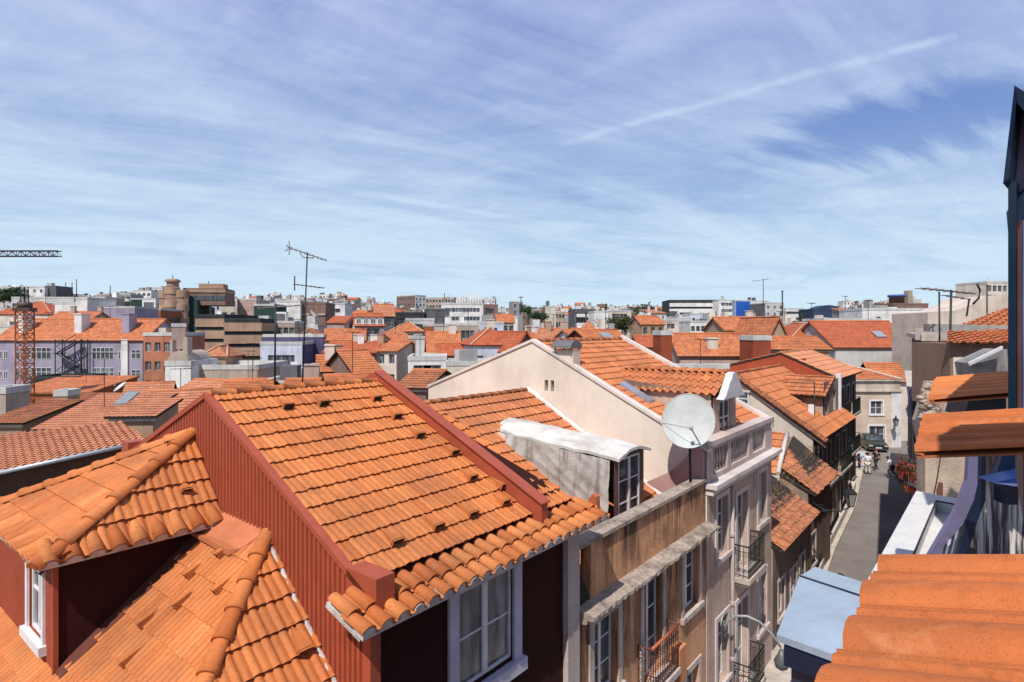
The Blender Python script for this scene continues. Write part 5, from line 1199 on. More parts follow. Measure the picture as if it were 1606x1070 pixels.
# ================================================================ THE TOWN BEHIND
COLS=dict(white=(.72,.70,.67),cream=(.64,.56,.47),beige=(.42,.34,.28),pinkish=(.46,.33,.28),salmon=(.42,.17,.10),brick=(.30,.07,.035),grey=(.30,.29,.29),dgrey=(.12,.12,.13),dark=(.045,.05,.05),lav=(.33,.29,.37),blue=(.33,.40,.55),bwhite=(.55,.58,.68),brown=(.22,.14,.11),tan=(.38,.25,.17),green=(.03,.06,.05),lgrey=(.52,.51,.49),navy=(.035,.06,.11),purple=(.09,.08,.17),rust=(.34,.11,.05))
FARWALL={}
def fw(c,far=True):
    if c not in FARWALL: FARWALL[c]=plaster(COLS[c],.35,.35,scale=.7,bmp=.1,dark=tuple(x*.35 for x in COLS[c]),name=c+'_render')
    return FARWALL[c]
def wingrid(L,z0,zt,spec,avail=None):
    if not spec: return []
    c,r,ww,wh,gap,pitch=spec; out=[]
    for j in range(r):
        z=zt-gap-wh-j*pitch
        for i in range(c):
            x=L*(i+.5)/c-ww/2
            if x>.1 and x+ww<L-.1 and z>z0: out.append((x,z,ww,wh))
    return out
FILLING=False; LANDS=[]
def bld(label,Lp,Rp,py,Y,col='cream',roof='flat',rise=1.8,yaw=0,dep=9,win=None,side=None,tk=None,cat='building',name='town_house',style='far',sur=None,chim=0,sidecol=None,ridgepos=.5,base=None,extra=None,frm=None,bands=None,clutter=0,gl=None,seed=None):
    random.seed(seed if seed is not None else int(Lp*7+Rp*3+py))
    th=R(yaw); c,s=math.cos(th),math.sin(th); kl=(Lp-CX)/F; kr=(Rp-CX)/F
    xl=kl*Y; w=(kr*Y-xl)/(c-kr*s); fr=Fr((xl,Y),th)
    zt=ZC+(HY-py)/F*Y; cx,cy=fr.p(w/2,dep/2,0)[:2]
    z0=(terr(cx,cy)-1.0) if base is None else base
    z0=min(z0,zt-3)
    t=thing(name,label,cat,(cx,cy,z0)); near=Y<64
    if not FILLING: LANDS.append((Lp,Rp,py-(rise*F/Y*.8 if roof!='flat' else 0),Y))
    if tk is None: tk='mid' if near else 'far'
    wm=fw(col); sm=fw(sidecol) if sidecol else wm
    wins=wingrid(w,z0,zt,win)
    st_='four' if Y<70 else ('far' if Y<100 else 'plain'); frm=frm or (None if Y<80 else (ZINC if Y<130 else FRD))
    facade(t,fr,0,w,z0,zt,wins,wm,style=st_,dep=.25,fm=frm,gl=gl,surround=sur,st=.15)
    fl=Fr((0,0),th-math.pi/2); fl.o=fr.p(0,dep,0)   # left side, seen from the left
    frr=Fr((0,0),th+math.pi/2); frr.o=fr.p(w,0,0)
    lw=rw=[]
    if side:
        if kl>0 and yaw<20 or yaw>20: lw=wingrid(dep,z0,zt,side)
        else: rw=wingrid(dep,z0,zt,side)
    facade(t,fl,0,dep,z0,zt,lw,sm,style=st_,dep=.25,name='side_wall'); facade(t,frr,0,dep,z0,zt,rw,sm,style=st_,dep=.25,name='side_wall')
    mb=MB(); mb.poly([fr.p(w,dep,z0),fr.p(0,dep,z0),fr.p(0,dep,zt),fr.p(w,dep,zt)]); mb.build('rear_wall',wm,t)
    o=.3; P=fr.p
    kk=dict(tw=.25,tc=.42,roll=.035,lip=.05) if near else {}
    if roof=='flat':
        mb=MB(); mb.box(fr,-.06,w+.06,-.06,.28,zt+.002,zt+.5); mb.box(fr,-.06,w+.06,dep-.28,dep+.06,zt+.002,zt+.5); mb.box(fr,-.06,.28,.281,dep-.281,zt+.002,zt+.5); mb.box(fr,w-.28,w+.06,.281,dep-.281,zt+.002,zt+.5); mb.box(fr,.281,w-.281,.281,dep-.281,zt-.2,zt+.08)
        mb.build('roof',fw('lgrey') if col not in('brown','dark','navy','dgrey') else wm,t)
    elif roof=='gx':
        y0=dep*ridgepos; k=rise/y0
        tiles('roof',[P(-o,-o,zt-o*k),P(w+o,-o,zt-o*k),P(w+o,y0,zt+rise),P(-o,y0,zt+rise)],tk,t,near,**kk)
        k2=rise/(dep-y0); tiles('rear_roof_slope',[P(w+o,dep+o,zt-o*k2),P(-o,dep+o,zt-o*k2),P(-o,y0,zt+rise),P(w+o,y0,zt+rise)],tk,t,near,**kk)
        mb=MB(); 
        for x in (0,w): mb=MB(); mb.poly([P(x,0,zt),P(x,dep,zt),P(x,y0,zt+rise-.05)]); mb.build('gable',sm,t)
        mb=MB(); mb.tube([P(-o,y0,zt+rise+.02),P(w+o,y0,zt+rise+.02)],.13,6); mb.build('ridge_cap',TM['mid'] if False else paint((.50,.16,.06),.8,name='ridge_clay'),t)
    elif roof=='gy':
        k=rise/(w/2)
        tiles('roof_slope_left',[P(-o,dep+o,zt-o*k),P(-o,-o,zt-o*k),P(w/2,-o,zt+rise),P(w/2,dep+o,zt+rise)],tk,t,near,**kk)
        tiles('roof_slope_right',[P(w+o,-o,zt-o*k),P(w+o,dep+o,zt-o*k),P(w/2,dep+o,zt+rise),P(w/2,-o,zt+rise)],tk,t,near,**kk)
        mb=MB()
        for y in (0,dep): mb=MB(); mb.poly([P(0,y,zt),P(w,y,zt),P(w/2,y,zt+rise-.05)]); mb.build('gable',wm,t)
    elif roof=='hip':
        m_=min(w,dep)/2
        if w>=dep: r0,r1=P(m_,dep/2,zt+rise),P(w-m_,dep/2,zt+rise)
        else: r0,r1=P(w/2,m_,zt+rise),P(w/2,dep-m_,zt+rise)
        a,b_,c_,d=P(-o,-o,zt-.1),P(w+o,-o,zt-.1),P(w+o,dep+o,zt-.1),P(-o,dep+o,zt-.1)
        if w>=dep:
            tiles('roof_front',[a,b_,r1,r0],tk,t,near,**kk); tiles('roof_right',[b_,c_,r1],tk,t,near,**kk); tiles('roof_left',[d,a,r0],tk,t,near,**kk); tiles('roof_rear',[c_,d,r0,r1],tk,t,False if not near else near,**kk)
        else:
            tiles('roof_front',[a,b_,r0],tk,t,near,**kk); tiles('roof_right',[b_,c_,r1,r0],tk,t,near,**kk); tiles('roof_left',[d,a,r0,r1],tk,t,near,**kk); tiles('roof_rear',[c_,d,r1],tk,t,near,**kk)
        for q0,q1 in ((a,r0),(b_,r1),(r0,r1)):
            if (q1-q0).length>.3: mb=MB(); mb.tube([q0+Vector((0,0,.05)),q1+Vector((0,0,.05))],.13,5); mb.build('hip_cap',paint((.55,.30,.18),.8,name='hip_clay'),t)
    elif roof=='shed':
        tiles('roof',[P(-o,-o,zt-.05),P(w+o,-o,zt-.05),P(w+o,dep,zt+rise),P(-o,dep,zt+rise)],tk,t,near,**kk)
        mb=MB()
        for x in (0,w): mb.poly([P(x,0,zt),P(x,dep,zt),P(x,dep,zt+rise-.05)])
        mb.poly([P(0,dep,zt),P(w,dep,zt),P(w,dep,zt+rise-.05),P(0,dep,zt+rise-.05)]); mb.build('gable',sm,t)
    if roof!='flat' :
        mb=MB(); mb.box(fr,-.12,w+.12,-.14,-.002,zt-.32,zt-.06); mb.build('cornice',fw('cream' if col!='cream' else 'white'),t)
    for i in range(chim):
        x=w*random.uniform(.15,.85); y=dep*random.uniform(.3,.7); zz=zt+(rise*.5 if roof!='flat' else 0)
        cw_=random.uniform(.35,.6)
        mb=MB(); mb.box(fr,x,x+cw_*2,y,y+cw_,zz-.5,zz+rise*.5+1.0); mb.box(fr,x-.08,x+cw_*2+.08,y-.08,y+cw_+.08,zz+rise*.5+1.002,zz+rise*.5+1.12)
        o_=mb.build('chimney',fw(random.choice(['cream','white','beige','tan'])),t)
    for i in range(clutter):
        x=w*random.uniform(.05,.8); y=dep*random.uniform(.1,.7); a_=random.uniform(.8,min(3.5,w*.3)+.8); h_=random.uniform(.7,2.6)
        mb=MB(); mb.box(fr,x,min(x+a_,w-.3),y,y+random.uniform(.8,2.5),zt+.05,zt+h_); mb.build(random.choice(['stair_head','water_tank','plant_room']),fw(random.choice(['white','lgrey','grey','cream','dgrey'])),t)
    if bands:
        for (h0_,h1_) in bands:
            mb=MB(); mb.box(fr,.25,w-.25,-.03,.05,zt-h1_,zt-h0_); mb.build('window_band',GL,t)
            if dep>3:
                mb=MB(); mb.box(fr,w-.05,w+.03,.25,dep-.25,zt-h1_,zt-h0_); mb.build('window_band',GL,t); mb=MB(); mb.box(fr,-.03,.05,.25,dep-.25,zt-h1_,zt-h0_); mb.build('window_band',GL,t)
    if Y<150 and w>3 and random.random()<.55:
        x=w*random.uniform(.2,.8); y=dep*.5; zz=zt+(rise if roof!='flat' else 0); hh=random.uniform(1.6,3.4); q=Y/60; rr_=.022*max(1,q)
        mb=MB(); mb.bar(fr.p(x,y,zz-.5),fr.p(x,y,zz+hh),rr_*1.3); mb.bar(fr.p(x-.7,y-.3,zz+hh),fr.p(x+.7,y+.3,zz+hh*.97),rr_)
        for k in range(5): mb.bar(fr.p(x-.6+.3*k+.12,y-.25+.12*k-.3,zz+hh),fr.p(x-.6+.3*k-.12,y-.25+.12*k+.3,zz+hh),rr_*.7)
        mb.build('aerial',IRON,t)
    if extra: extra(t,fr,w,dep,zt,z0)
    return t,fr,w,dep,zt
def balcs(cols,rows,gap,pitch,out=.9):
    def f(t,fr,w,dep,zt,z0):
        for j in range(rows):
            for i in range(cols):
                x0=w*i/cols+.3; x1=w*(i+1)/cols-.3; z=zt-gap-j*pitch
                mb=MB(); mb.box(fr,x0,x1,-out,-.002,z-.15,z); mb.box(fr,x0,x1,-out,-out+.06,z+.002,z+.9); mb.build('balcony',fw('white'),t)
    return f
def roofwins(cols,dy=.25,kind='dormer'):
    def f(t,fr,w,dep,zt,z0):
        for i in range(cols):
            x=w*(i+.5)/cols; mb=MB(); mb.box(fr,x-.7,x+.7,.3,3.2,zt-.1,zt+1.5); o=mb.build('dormer',fw('white'),t)
            window(t,fr,x-.45,zt+.25,.9,1.0,'far',dep=.24)
            mb=MB(); mb.prism([fr.p(x-.9,.1,zt+1.502),fr.p(x+.9,.1,zt+1.502),fr.p(x,.1,zt+2.0)],fr.p(0,3.2,0)-fr.p(0,0,0)); mb.build('dormer_roof',paint((.50,.15,.055),.8,name='dormer_clay'),t)
    return f
FRD=paint((.16,.16,.17),.6,name='dim_frame')
W1=lambda c,r,g=.8,p=3.1,ww=1.0,wh=1.5:(c,r,ww,wh,g,p)
# ------------- left: long lavender block and neighbours
def fire_escape(t,fr,w,dep,zt,z0):
    m=MB(); x0,x1=w*.47,w*.64
    for x in (x0,x1,w*.60):
        for y in (-1.6,-.3): m.bar(fr.p(x,y,z0),fr.p(x,y,zt),.09)
    z=zt-.3; k=0
    while z>zt-11:
        a_,b_=(x0,w*.6) if k%2 else (w*.6,x0)
        for dy in (-1.4,-.6): m.bar(fr.p(a_,dy,z),fr.p(b_,dy,z-1.7),.10)
        for q in range(8): m.box(fr,a_+(b_-a_)*q/8-.12,a_+(b_-a_)*q/8+.12,-1.4,-.6,z-1.7*q/8-.04,z-1.7*q/8)
        m.box(fr,b_-.5,b_+.5,-1.5,-.4,z-1.78,z-1.7); m.bar(fr.p(a_,-1.4,z+1),fr.p(b_,-1.4,z-.7),.05)
        z-=1.7; k+=1
    m.build('fire_escape',paint((.02,.03,.03),.6,name='green_black_iron'),t)
def lav_extra(t,fr,w,dep,zt,z0):
    fire_escape(t,fr,w,dep,zt,z0)
    m=MB(); m.box(fr,w*.862,w*.905,-.25,-.01,z0,zt); m.build('white_pilaster',fw('white'),t)
    m=MB(); m.box(fr,-.1,w*.012,-.25,-.01,z0,zt); m.build('white_pilaster',fw('white'),t)
    for x in (.10,.485,.81):
        m=MB(); m.box(fr,w*x,w*x+1.1,1.5,3.2,zt-.2,zt+3.6); m.box(fr,w*x-.1,w*x+1.2,1.4,3.3,zt+3.602,zt+3.75); m.build('chimney',fw('white' if x!=.81 else 'lav'),t)
    for x0,x1,c_ in ((.135,.245,4),(.25,.385,5),(.66,.805,5)):
        for r in range(2):
            for i in range(1): window(t,fr,w*x0,zt-2.9-r*2.9,(x1-x0)*w,1.7,'multi',dep=-.05)
    for x0 in (.02,.06,.835):
        for r in range(3): window(t,fr,w*x0,zt-2.9-r*2.9,w*.032,1.2,'far',dep=-.05)
    for r in range(3): window(t,fr,w*.925,zt-2.8-r*2.9,w*.06,1.3,'multi',dep=-.05)
    window(t,fr,w*.66,zt-8.6,w*.14,1.5,'multi',dep=-.05,gl=paint((.36,.32,.4),.5,name='lilac_shutter'))
bld('long lavender block under an orange roof, with a dark zigzag fire escape on its front',-8,224,532,86,'lav','gx',3.0,yaw=-2,dep=10,tk='far',extra=lav_extra,cat='apartment block',name='apartment_block')
bld('salmon building squeezed between the lavender block and the blank pink block',225,269,527,84,'salmon','flat',yaw=-4,dep=8,win=W1(3,4,.9,2.7,.9,1.3),clutter=1)
bld('pinkish tower block with a blank side wall in front of the banded brown offices',269,291,513,80,'pinkish','flat',yaw=28,dep=10,win=W1(2,2,3.0,2.9,.6,.8),name='apartment_block')
def round_gable(t,fr,w,dep,zt,z0):
    m=MB(); n=14; m.prism([fr.p(w/2-w*.46*math.cos(math.pi*i/n),0,zt+1.5*math.sin(math.pi*i/n)) for i in range(n+1)],fr.p(0,5,0)-fr.p(0,0,0)); m.build('vaulted_roof',fw('beige'),t)
    m=MB(); m.box(fr,w*.1,w*.2,.4,1.2,zt,zt+2.6); m.build('chimney',fw('beige'),t); m=MB(); m.box(fr,w*.62,w*.8,.4,1.4,zt+.2,zt+2.9); m.build('chimney',fw('beige'),t)
    m=MB(); m.box(fr,w*.56,w*.61,-.06,.05,zt-5.3,zt-3.2); m.build('slit_window',DARK,t)
bld('white house with a rounded vault top, just left of the grey-cream warehouse',259,299,574,60,'white','flat',yaw=3,dep=6,extra=round_gable)
bld('grey-cream warehouse with a long dark window strip and a low pitched top',300,404,580,62,'beige','flat',yaw=2,dep=9,win=None,bands=None,extra=lambda t,fr,w,dep,zt,z0:(window(t,fr,w*.32,zt-1.9,w*.5,.9,'multi',dep=-.05),window(t,fr,w*.07,zt-2.4,1,1.4,'far',dep=-.05)),name='warehouse')
def hip_small(t,fr,w,dep,zt,z0): pass
bld('small pavilion with a grey hipped cap standing on the warehouse roof',318,354,558,68,'tan','hip',1.1,yaw=4,dep=5,tk='farpale')
# banded brown office and round brown tower
def banded(t,fr,w,dep,zt,z0):
    for k in range(6):
        z=zt-1.5-k*2.35
        m=MB(); m.box(fr,-.02,w+.35,-.35,.02,z-.5,z+1.1); m.box(fr,w-.02,w+.35,.021,dep,z-.5,z+1.1); m.build('concrete_band',fw('tan'),t)
bld('brown office block with stepped horizontal bands of dark glass',308,352,497,118,'dark','flat',yaw=-6,dep=18,extra=banded,name='office_block',cat='office block')
bld('wider brown office wing with banded floors, behind the warehouse',352,408,503,112,'dark','flat',yaw=9,dep=16,extra=banded,name='office_block',cat='office block')
def cyl_tower():
    Y=150; c=W(290,HY,Y); t=thing('round_tower','round brown office tower with stacked drums, topped by a smaller turret','tower',(c.x,Y+5,terr(c.x,Y)))
    zb=terr(c.x,Y)-1
    for i,(px,r,py) in enumerate(((257,1.05,456),(270,1.65,450),(284,1.75,455))):
        p=W(px,HY,Y+ (0,-1,0)[i]); zt=W(px,py,Y).z; m=MB(); prof=[]; z=zb
        m.lathe((p.x,p.y,zb),[(r,0),(r,zt-zb)],20); m.build('drum',fw('brown'),t)
        for k in range(6):
            z=zt-2.0-k*3.3
            m=MB(); m.lathe((p.x,p.y,z),[(r+.02,0),(r+.14,.05),(r+.14,1.7),(r+.02,1.75)],20,0,False); m.build('drum_band',fw('tan'),t)
    p=W(271,HY,Y); m=MB(); z=W(271,449,Y).z; m.lathe((p.x,p.y,z),[(1.4,0),(1.4,1.0),(1.8,1.05),(1.8,1.5),(1.4,1.55),(1.3,1.8)],18,0,False); m.build('turret',fw('tan'),t)
    fr=Fr((W(294,HY,Y+1)[0],Y+1),R(10)); zt=W(283,452,Y).z
    m=MB(); m.box(fr,0,2.4,0,9,zb,zt-3); m.build('green_slab',fw('green'),t)
    m=MB(); m.box(fr,-1,8.2,2,11,zb,zt-6.5); m.build('office_wing',fw('brown'),t)
    m=MB(); m.box(fr,-1.5,8.6,1.4,10,zt-4.2,zt+.2); m.build('upper_floor',fw('brown'),t)
    m=MB(); m.box(fr,-1.4,8.5,1.3,1.399,zt-2.9,zt-1.8); m.build('window_band',GL,t)
    m=MB(); m.box(fr,-1.6,8.7,1.2,10.1,zt-.9,zt-.2); m.build('roof_band',fw('tan'),t)
    m=MB(); m.box(fr,2,8,2,6,zt+.2,zt+1.4); m.build('plant_room',fw('tan'),t)
cyl_tower(); LANDS+=[(250,348,480,150),(308,408,520,110),(408,508,545,95)]
bld('curved looking cream block with an arched corner, right of the round brown tower',346,372,467,170,'cream','flat',yaw=25,dep=10,win=W1(2,2,1.0,3.2,1.2,1.5))
bld('plain pinkish block beside the cream arched one on the left skyline',371,402,471,175,'pinkish','flat',yaw=4,dep=12,clutter=2)
bld('orange low building with a glazed strip, left of the round brown tower',212,252,487,140,'rust','flat',dep=9,bands=[(1.6,3.4)])
bld('lavender house with a white stepped side, dark doorways below, on the left',136,211,484,125,'lav','flat',yaw=2,dep=9,win=(3,1,1.5,1.4,2.3,3),extra=lambda t,fr,w,dep,zt,z0:[(lambda m:(m.box(fr,w*(.18+.27*i),w*(.30+.27*i),-.05,.02,zt-9,zt-4.6),m.build('doorway',DARK,t)))(MB()) for i in range(3)] and None)
bld('tall narrow white gable end standing left of the lavender house',119,137,470,122,'white','flat',yaw=-4,dep=8)
bld('blank white block just left of the tall white gable end',86,119,477,135,'white','flat',yaw=5,dep=9)
bld('long low white building with a shaded loggia on the left skyline',18,116,468,190,'lgrey','flat',yaw=3,dep=9,win=(9,1,1.6,1.5,1.6,3),name='pavilion')
bld('white rooftop pavilion with a dark box at its right end, left skyline',28,70,451,260,'white','flat',dep=12,win=W1(4,1),clutter=1)
bld('dark cube standing at the end of the white rooftop pavilion',70,88,450,262,'dgrey','flat',dep=10)
bld('grey flat block at the left edge of the skyline',-12,27,452,280,'lgrey','flat',dep=12,win=W1(5,2,1.2,3.2,1.6,1.4),clutter=2)
bld('green-black glass box in the left skyline beside a white striped one',205,223,470,230,'green','flat',dep=9)
bld('white block with vertical ribs, left of the round brown tower',223,244,470,225,'white','flat',dep=9,win=(9,1,.5,3.0,1,3))
bld('grey apartments with stacked balconies behind the lavender house',165,205,462,235,'grey','flat',yaw=6,dep=10,win=W1(5,3,.8,3,1.3,1.5),extra=balcs(2,3,2.6,3),clutter=3)
bld('white terraced block on the left skyline with setback top floors',207,237,457,300,'white','flat',dep=10,win=W1(4,2,1,3.2,1.5,1.3),clutter=2)
bld('pale stepped block left of the round tower, highest of its terraces',234,255,452,310,'lgrey','flat',dep=10,win=W1(3,2,1,3.2,1.5,1.3),clutter=2)
bld('low grey houses cluster roof between loggia building and balconied apartments',130,166,468,210,'beige','flat',yaw=-5,dep=9,win=W1(4,2),clutter=3)
bld('dark red hipped roof at the left edge above the orange roofs',-14,80,492,135,'cream','hip',3.0,yaw=3,dep=12,tk='farred')
bld('orange roof peeping over the long lavender block, with two pale chimneys',60,128,509,112,'pinkish','gx',2.5,yaw=-8,dep=9,chim=2)
# ------------- left foreground rooftops
def skylight(u0,u1,v0,v1): pass
LB=thing('tiled_hall','long hall with a pale tiled roof, zinc gutter and brown wall in the left middle','house',(-19,24,0))
def qd(px): return [W(*p) for p in px]
e0,e1=W(-40,748,24.5),W(196,699,27.5); r0,r1=W(-40,688,29.3),W(190,661,31.5)
rr=(r1-r0); x1=W(232,690,28.6)
tile_surface('roof',[e0,x1,r1,r0],T_PALE,LB,tw=.30,tc=.36,roll=.05,lip=.055,style='barrel')
slab([e0,x1,r1,r0],.15).build('roof_deck',DARK,LB)
m=MB(); m.tube([e0-Vector((0,.12,.05)),x1-Vector((0,.12,.05))],.10,6); m.build('gutter',ZINC,LB)
m=MB(); 
w0,w1=e0+Vector((.1,.25,-.1)),x1+Vector((.1,.25,-.1)); dn_=Vector((0,0,-1.25))
m.prism([w0,w1,w1+dn_,w0+dn_],Vector((-.2,.3,0))); m.build('upper_wall',plaster((.115,.055,.035),.3,.4,dark=(.04,.025,.02),name='dark_brown_wall'),LB)
m=MB(); y_=Vector((0,-.25,0)); m.prism([w0+dn_+y_,w1+dn_+y_,w1+dn_-Vector((0,-.25,0)),w0+dn_+Vector((0,.25,0))],Vector((0,0,-.13))); m.build('string_course',STONE,LB)
m=MB(); dn2_=Vector((0,0,-1.385)); m.prism([w0+dn2_,w1+dn2_,w1+Vector((0,0,-9)),w0+Vector((0,0,-9))],Vector((-.2,.3,0))); m.build('lower_wall',plaster((.08,.045,.032),.3,.4,dark=(.03,.02,.018),name='dark_brown_wall_lower'),LB)
bld('tiled roof with a small raised skylight strip behind the long hall',60,190,672,36,'tan','shed',1.35,yaw=6,dep=7,tk='pale',extra=lambda t,fr,w,dep,zt,z0:(lambda m:(m.prism([fr.p(w*.62,2.6,zt+1.05),fr.p(w*.78,2.6,zt+1.05),fr.p(w*.78,4.3,zt+1.65),fr.p(w*.62,4.3,zt+1.65)],Vector((0,0,.12))),m.build('roof_window',paint((.30,.32,.33),.3,.3,name='zinc_rooflight'),t)))(MB()))
bld('small tiled roof with dark openings under its eave, beside the red gable',176,240,652,33,'tan','shed',.6,yaw=5,dep=3.0,tk='pale')
bld('steep pale tiled roof rising just behind the corrugated red gable',236,330,668,40,'tan','gx',1.9,yaw=28,dep=9,tk='pale',seed=3)
bld('tan house with a plain pitched roof behind the red gable, left of the centre',192,262,634,46,'tan','gx',1.3,yaw=25,dep=7,tk='pale')
bld('tan double-gabled house with a rubble top, behind the red gable',255,335,626,50,'tan','gx',1.4,yaw=-20,dep=7,tk='pale')
# white sacks of rubble on a roof
t=thing('rooftop_parapet','round whitish terrace edge heaped with pale rubble sacks above the tiled roofs','terrace',W(190,630,52))
m=MB(); c=W(190,626,52); m.lathe((c.x,c.y,c.z-.5),[(1.6,0),(1.6,.35),(1.75,.36),(1.75,.5)],20); m.build('terrace_edge',fw('cream'),t)
random.seed(9)
SACKG='pale rubble sacks heaped on the round terrace'
for i in range(14):
    m=MB(); m.blob((c.x+random.uniform(-1.2,1.3),c.y+random.uniform(-1.1,.2),c.z+.12+random.uniform(0,.25)),(random.uniform(.22,.32),.25,random.uniform(.15,.22)),jit=.15)
    o=m.build('sack',fw('white')); tag(o,'pale rubble sack in the heap on the round rooftop terrace','sack',SACKG)
dish('small grey dish tilted up beside the heap of rubble sacks',W(190,606,52)+Vector((0,-.2,0)),.55,(-.5,-.5,.8),W(189,616,52))
bld('tan brick chimney block with an orange rim in the left middle distance',85,106,622,48,'tan','flat',yaw=6,dep=1.6,name='chimney_block',cat='chimney',base=4)
bld('low shed with an old brown roof in the yard by the crane',40,132,640,60,'tan','shed',.7,tk='old',dep=8,cat='shed',name='shed')
bld('low brick shed with a flat orange roof beside the crane foot',12,140,614,70,'rust','shed',1.2,dep=9,cat='shed',name='shed')
bld('dark shopfront annex with a white canopy at the foot of the lavender block',48,124,596,78,'dark','flat',dep=5,cat='annex',win=(7,1,1.2,1.9,.6,3))
bld('pale corner house with a stone ledge at the left edge',-20,9,618,44,'beige','flat',yaw=0,dep=2.2,seed=4)
bld('low tan yard house at the left edge under the grey corner house',-20,34,662,37,'tan','shed',.8,yaw=0,dep=5,tk='old')
# ------------- centre left
bld('blue-white apartment block with white balconies and a dark violet side coloured for shade',408,474,541,92,'bwhite','flat',yaw=4,dep=12,sidecol='purple',win=W1(5,4,1.6,2.75,1.5,1.6),extra=lambda t,fr,w,dep,zt,z0:(balcs(1,4,1.5,2.75)(t,Fr((fr.o.x,fr.o.y),fr.th),w*.25,dep,zt-2,z0),balcs(1,4,1.5,2.75)(t,Fr(fr.p(w*.72,0,0)[:2],fr.th),w*.28,dep,zt-2,z0)),clutter=0,name='apartment_block',cat='apartment block')  # violet side colour stands in for shade on the turned-away face
bld('dark violet rear block with a grey roof behind the blue-white apartments',412,507,529,99,'purple','flat',yaw=4,dep=10,win=W1(8,1,.6,3,1.2,1.0),side=W1(3,4),name='apartment_block',cat='apartment block')
bld('big blank white wall block with a stepped top, left of the zigzag building',432,471,474,150,'white','flat',yaw=4,dep=8,chim=1)
def zig(t,fr,w,dep,zt,z0):
    for k in range(5):
        z=zt-1.5-k*3.0
        m=MB(); m.prism([fr.p(w*.42,-.3,z),fr.p(w*.64,-.3,z-1.3),fr.p(w*.64,-.3,z-2.2),fr.p(w*.42,-.3,z-.9)],fr.p(0,.28,0)-fr.p(0,0,0)); m.build('stair_flight',fw('lgrey'),t)
        m=MB(); m.box(fr,w*.05,w*.38,-.25,-.01,z-1.4,z-.9); m.build('balcony_band',fw('beige'),t); m=MB(); m.box(fr,w*.68,w*.98,-.25,-.01,z-1.4,z-.9); m.build('balcony_band',fw('beige'),t)
bld('grey-brown block with a zigzag outdoor stair, right of the blank white wall',471,511,477,152,'brown','flat',yaw=2,dep=9,extra=zig,name='apartment_block')
bld('dark green block with a red patch of roof, left of the blank white wall',398,432,480,140,'green','flat',yaw=3,dep=8)
bld('beige terrace houses below the blank white wall',398,462,507,125,'beige','flat',yaw=1,dep=8,win=W1(7,2,.9,2.8,1.0,1.3),clutter=3)
bld('white apartment house with small square windows, right of the zigzag stair building',511,541,478,165,'white','flat',yaw=3,dep=9,win=W1(4,3,1.1,2.9,1.3,1.1),side=W1(3,3))
bld('red-orange roof wedge under the white apartment house',513,540,506,130,'pinkish','shed',1.6,dep=6,tk='farred')
bld('cream workshop with a wide orange roof, left of the white gable house',508,572,533,100,'cream','gx',1.8,yaw=12,dep=8,win=W1(7,1,.4,3,1.2,1.1),tk='far')
t,fr,w,dep,zt=bld('white gabled house with a dormered orange roof and grey front in the centre',557,602,510,112,'grey','gx',2.4,yaw=18,dep=9,sidecol='white',win=W1(6,3,.6,2.9,1.0,1.6),extra=roofwins(4),tk='farred')
bld('dark mansard house with an orange slope and shaded loggias, centre left',588,618,495,128,'dgrey','gx',2.6,yaw=16,dep=9,win=W1(5,2,.8,2.9,1.2,1.6),sidecol='white',tk='farpale')
bld('black mansard block in the centre, left of the planted loggia house',616,666,493,140,'dark','flat',yaw=6,dep=10,win=W1(7,2,1.0,2.9,1.1,1.5),clutter=2)
def plants(t,fr,w,dep,zt,z0):
    m=MB()
    for i in range(700):
        p=fr.p(random.uniform(.2,w-.2),-.35+random.uniform(-.25,.2),zt-1.6-random.choice((0,2.9))+random.gauss(0,.35)); r=.22
        m.poly([p+Vector((random.uniform(-r,r),random.uniform(-r,r),random.uniform(-r,r))) for _ in range(3)])
    o=m.build('balcony_plants',paint((.035,.07,.025),.8,name='leaf_green'),t); o['kind']='stuff'
bld('white house with plant filled loggias just below the black mansard block',636,681,503,118,'lgrey','flat',yaw=8,dep=9,win=W1(5,2,.7,2.9,1.8,1.9),extra=plants)
bld('dark grey cube building left of the big white perforated block',669,705,487,142,'dgrey','flat',yaw=10,dep=12,side=W1(4,3))
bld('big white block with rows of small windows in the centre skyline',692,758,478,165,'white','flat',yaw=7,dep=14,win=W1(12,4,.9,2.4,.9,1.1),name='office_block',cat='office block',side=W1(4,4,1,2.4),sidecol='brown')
def ribs(t,fr,w,dep,zt,z0):
    for i in range(10):
        m=MB(); x=w*(i+.5)/10; m.box(fr,x-.25,x+.25,-.3,.1,zt-2.5,zt+.6+1.8*math.sin(math.pi*(i+.5)/10)); m.build('roof_fin',fw('white'),t)
bld('low white crown of upright fins on top of the centre skyline',715,757,472,190,'lgrey','flat',dep=9,extra=ribs)
bld('brown block adjoining the white perforated block on its right',757,781,480,175,'brown','flat',yaw=5,dep=10,win=W1(4,4,.8,2.6,1.2,1.3))
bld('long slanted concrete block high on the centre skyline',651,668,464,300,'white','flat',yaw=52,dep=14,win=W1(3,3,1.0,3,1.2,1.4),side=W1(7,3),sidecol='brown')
bld('pale long block behind the slanted concrete one, centre skyline',668,712,468,330,'beige','flat',yaw=-8,dep=10,win=W1(9,2,.9,3,1.2,1.4),clutter=2)
bld('cream twin tower house with a rusty side, below the big white block',681,717,512,108,'cream','flat',yaw=25,dep=7,sidecol='rust',win=W1(1,1,3),chim=1)
bld('cream slab with two tall blank walls beside the twin tower house',716,751,511,112,'beige','flat',yaw=6,dep=8,win=W1(5,2,.9,3,.8,1.5),chim=1)
bld('pale blue-white villa with terraces right of the cream slab',750,790,508,120,'bwhite','flat',yaw=5,dep=9,win=W1(4,2,.8,2.9,1.2,1.4),clutter=2)
bld('white flats behind the pale villa, centre right',778,812,499,150,'white','flat',yaw=5,dep=9,win=W1(5,2,.8,2.9,1.2,1.4),clutter=2,tk='far')
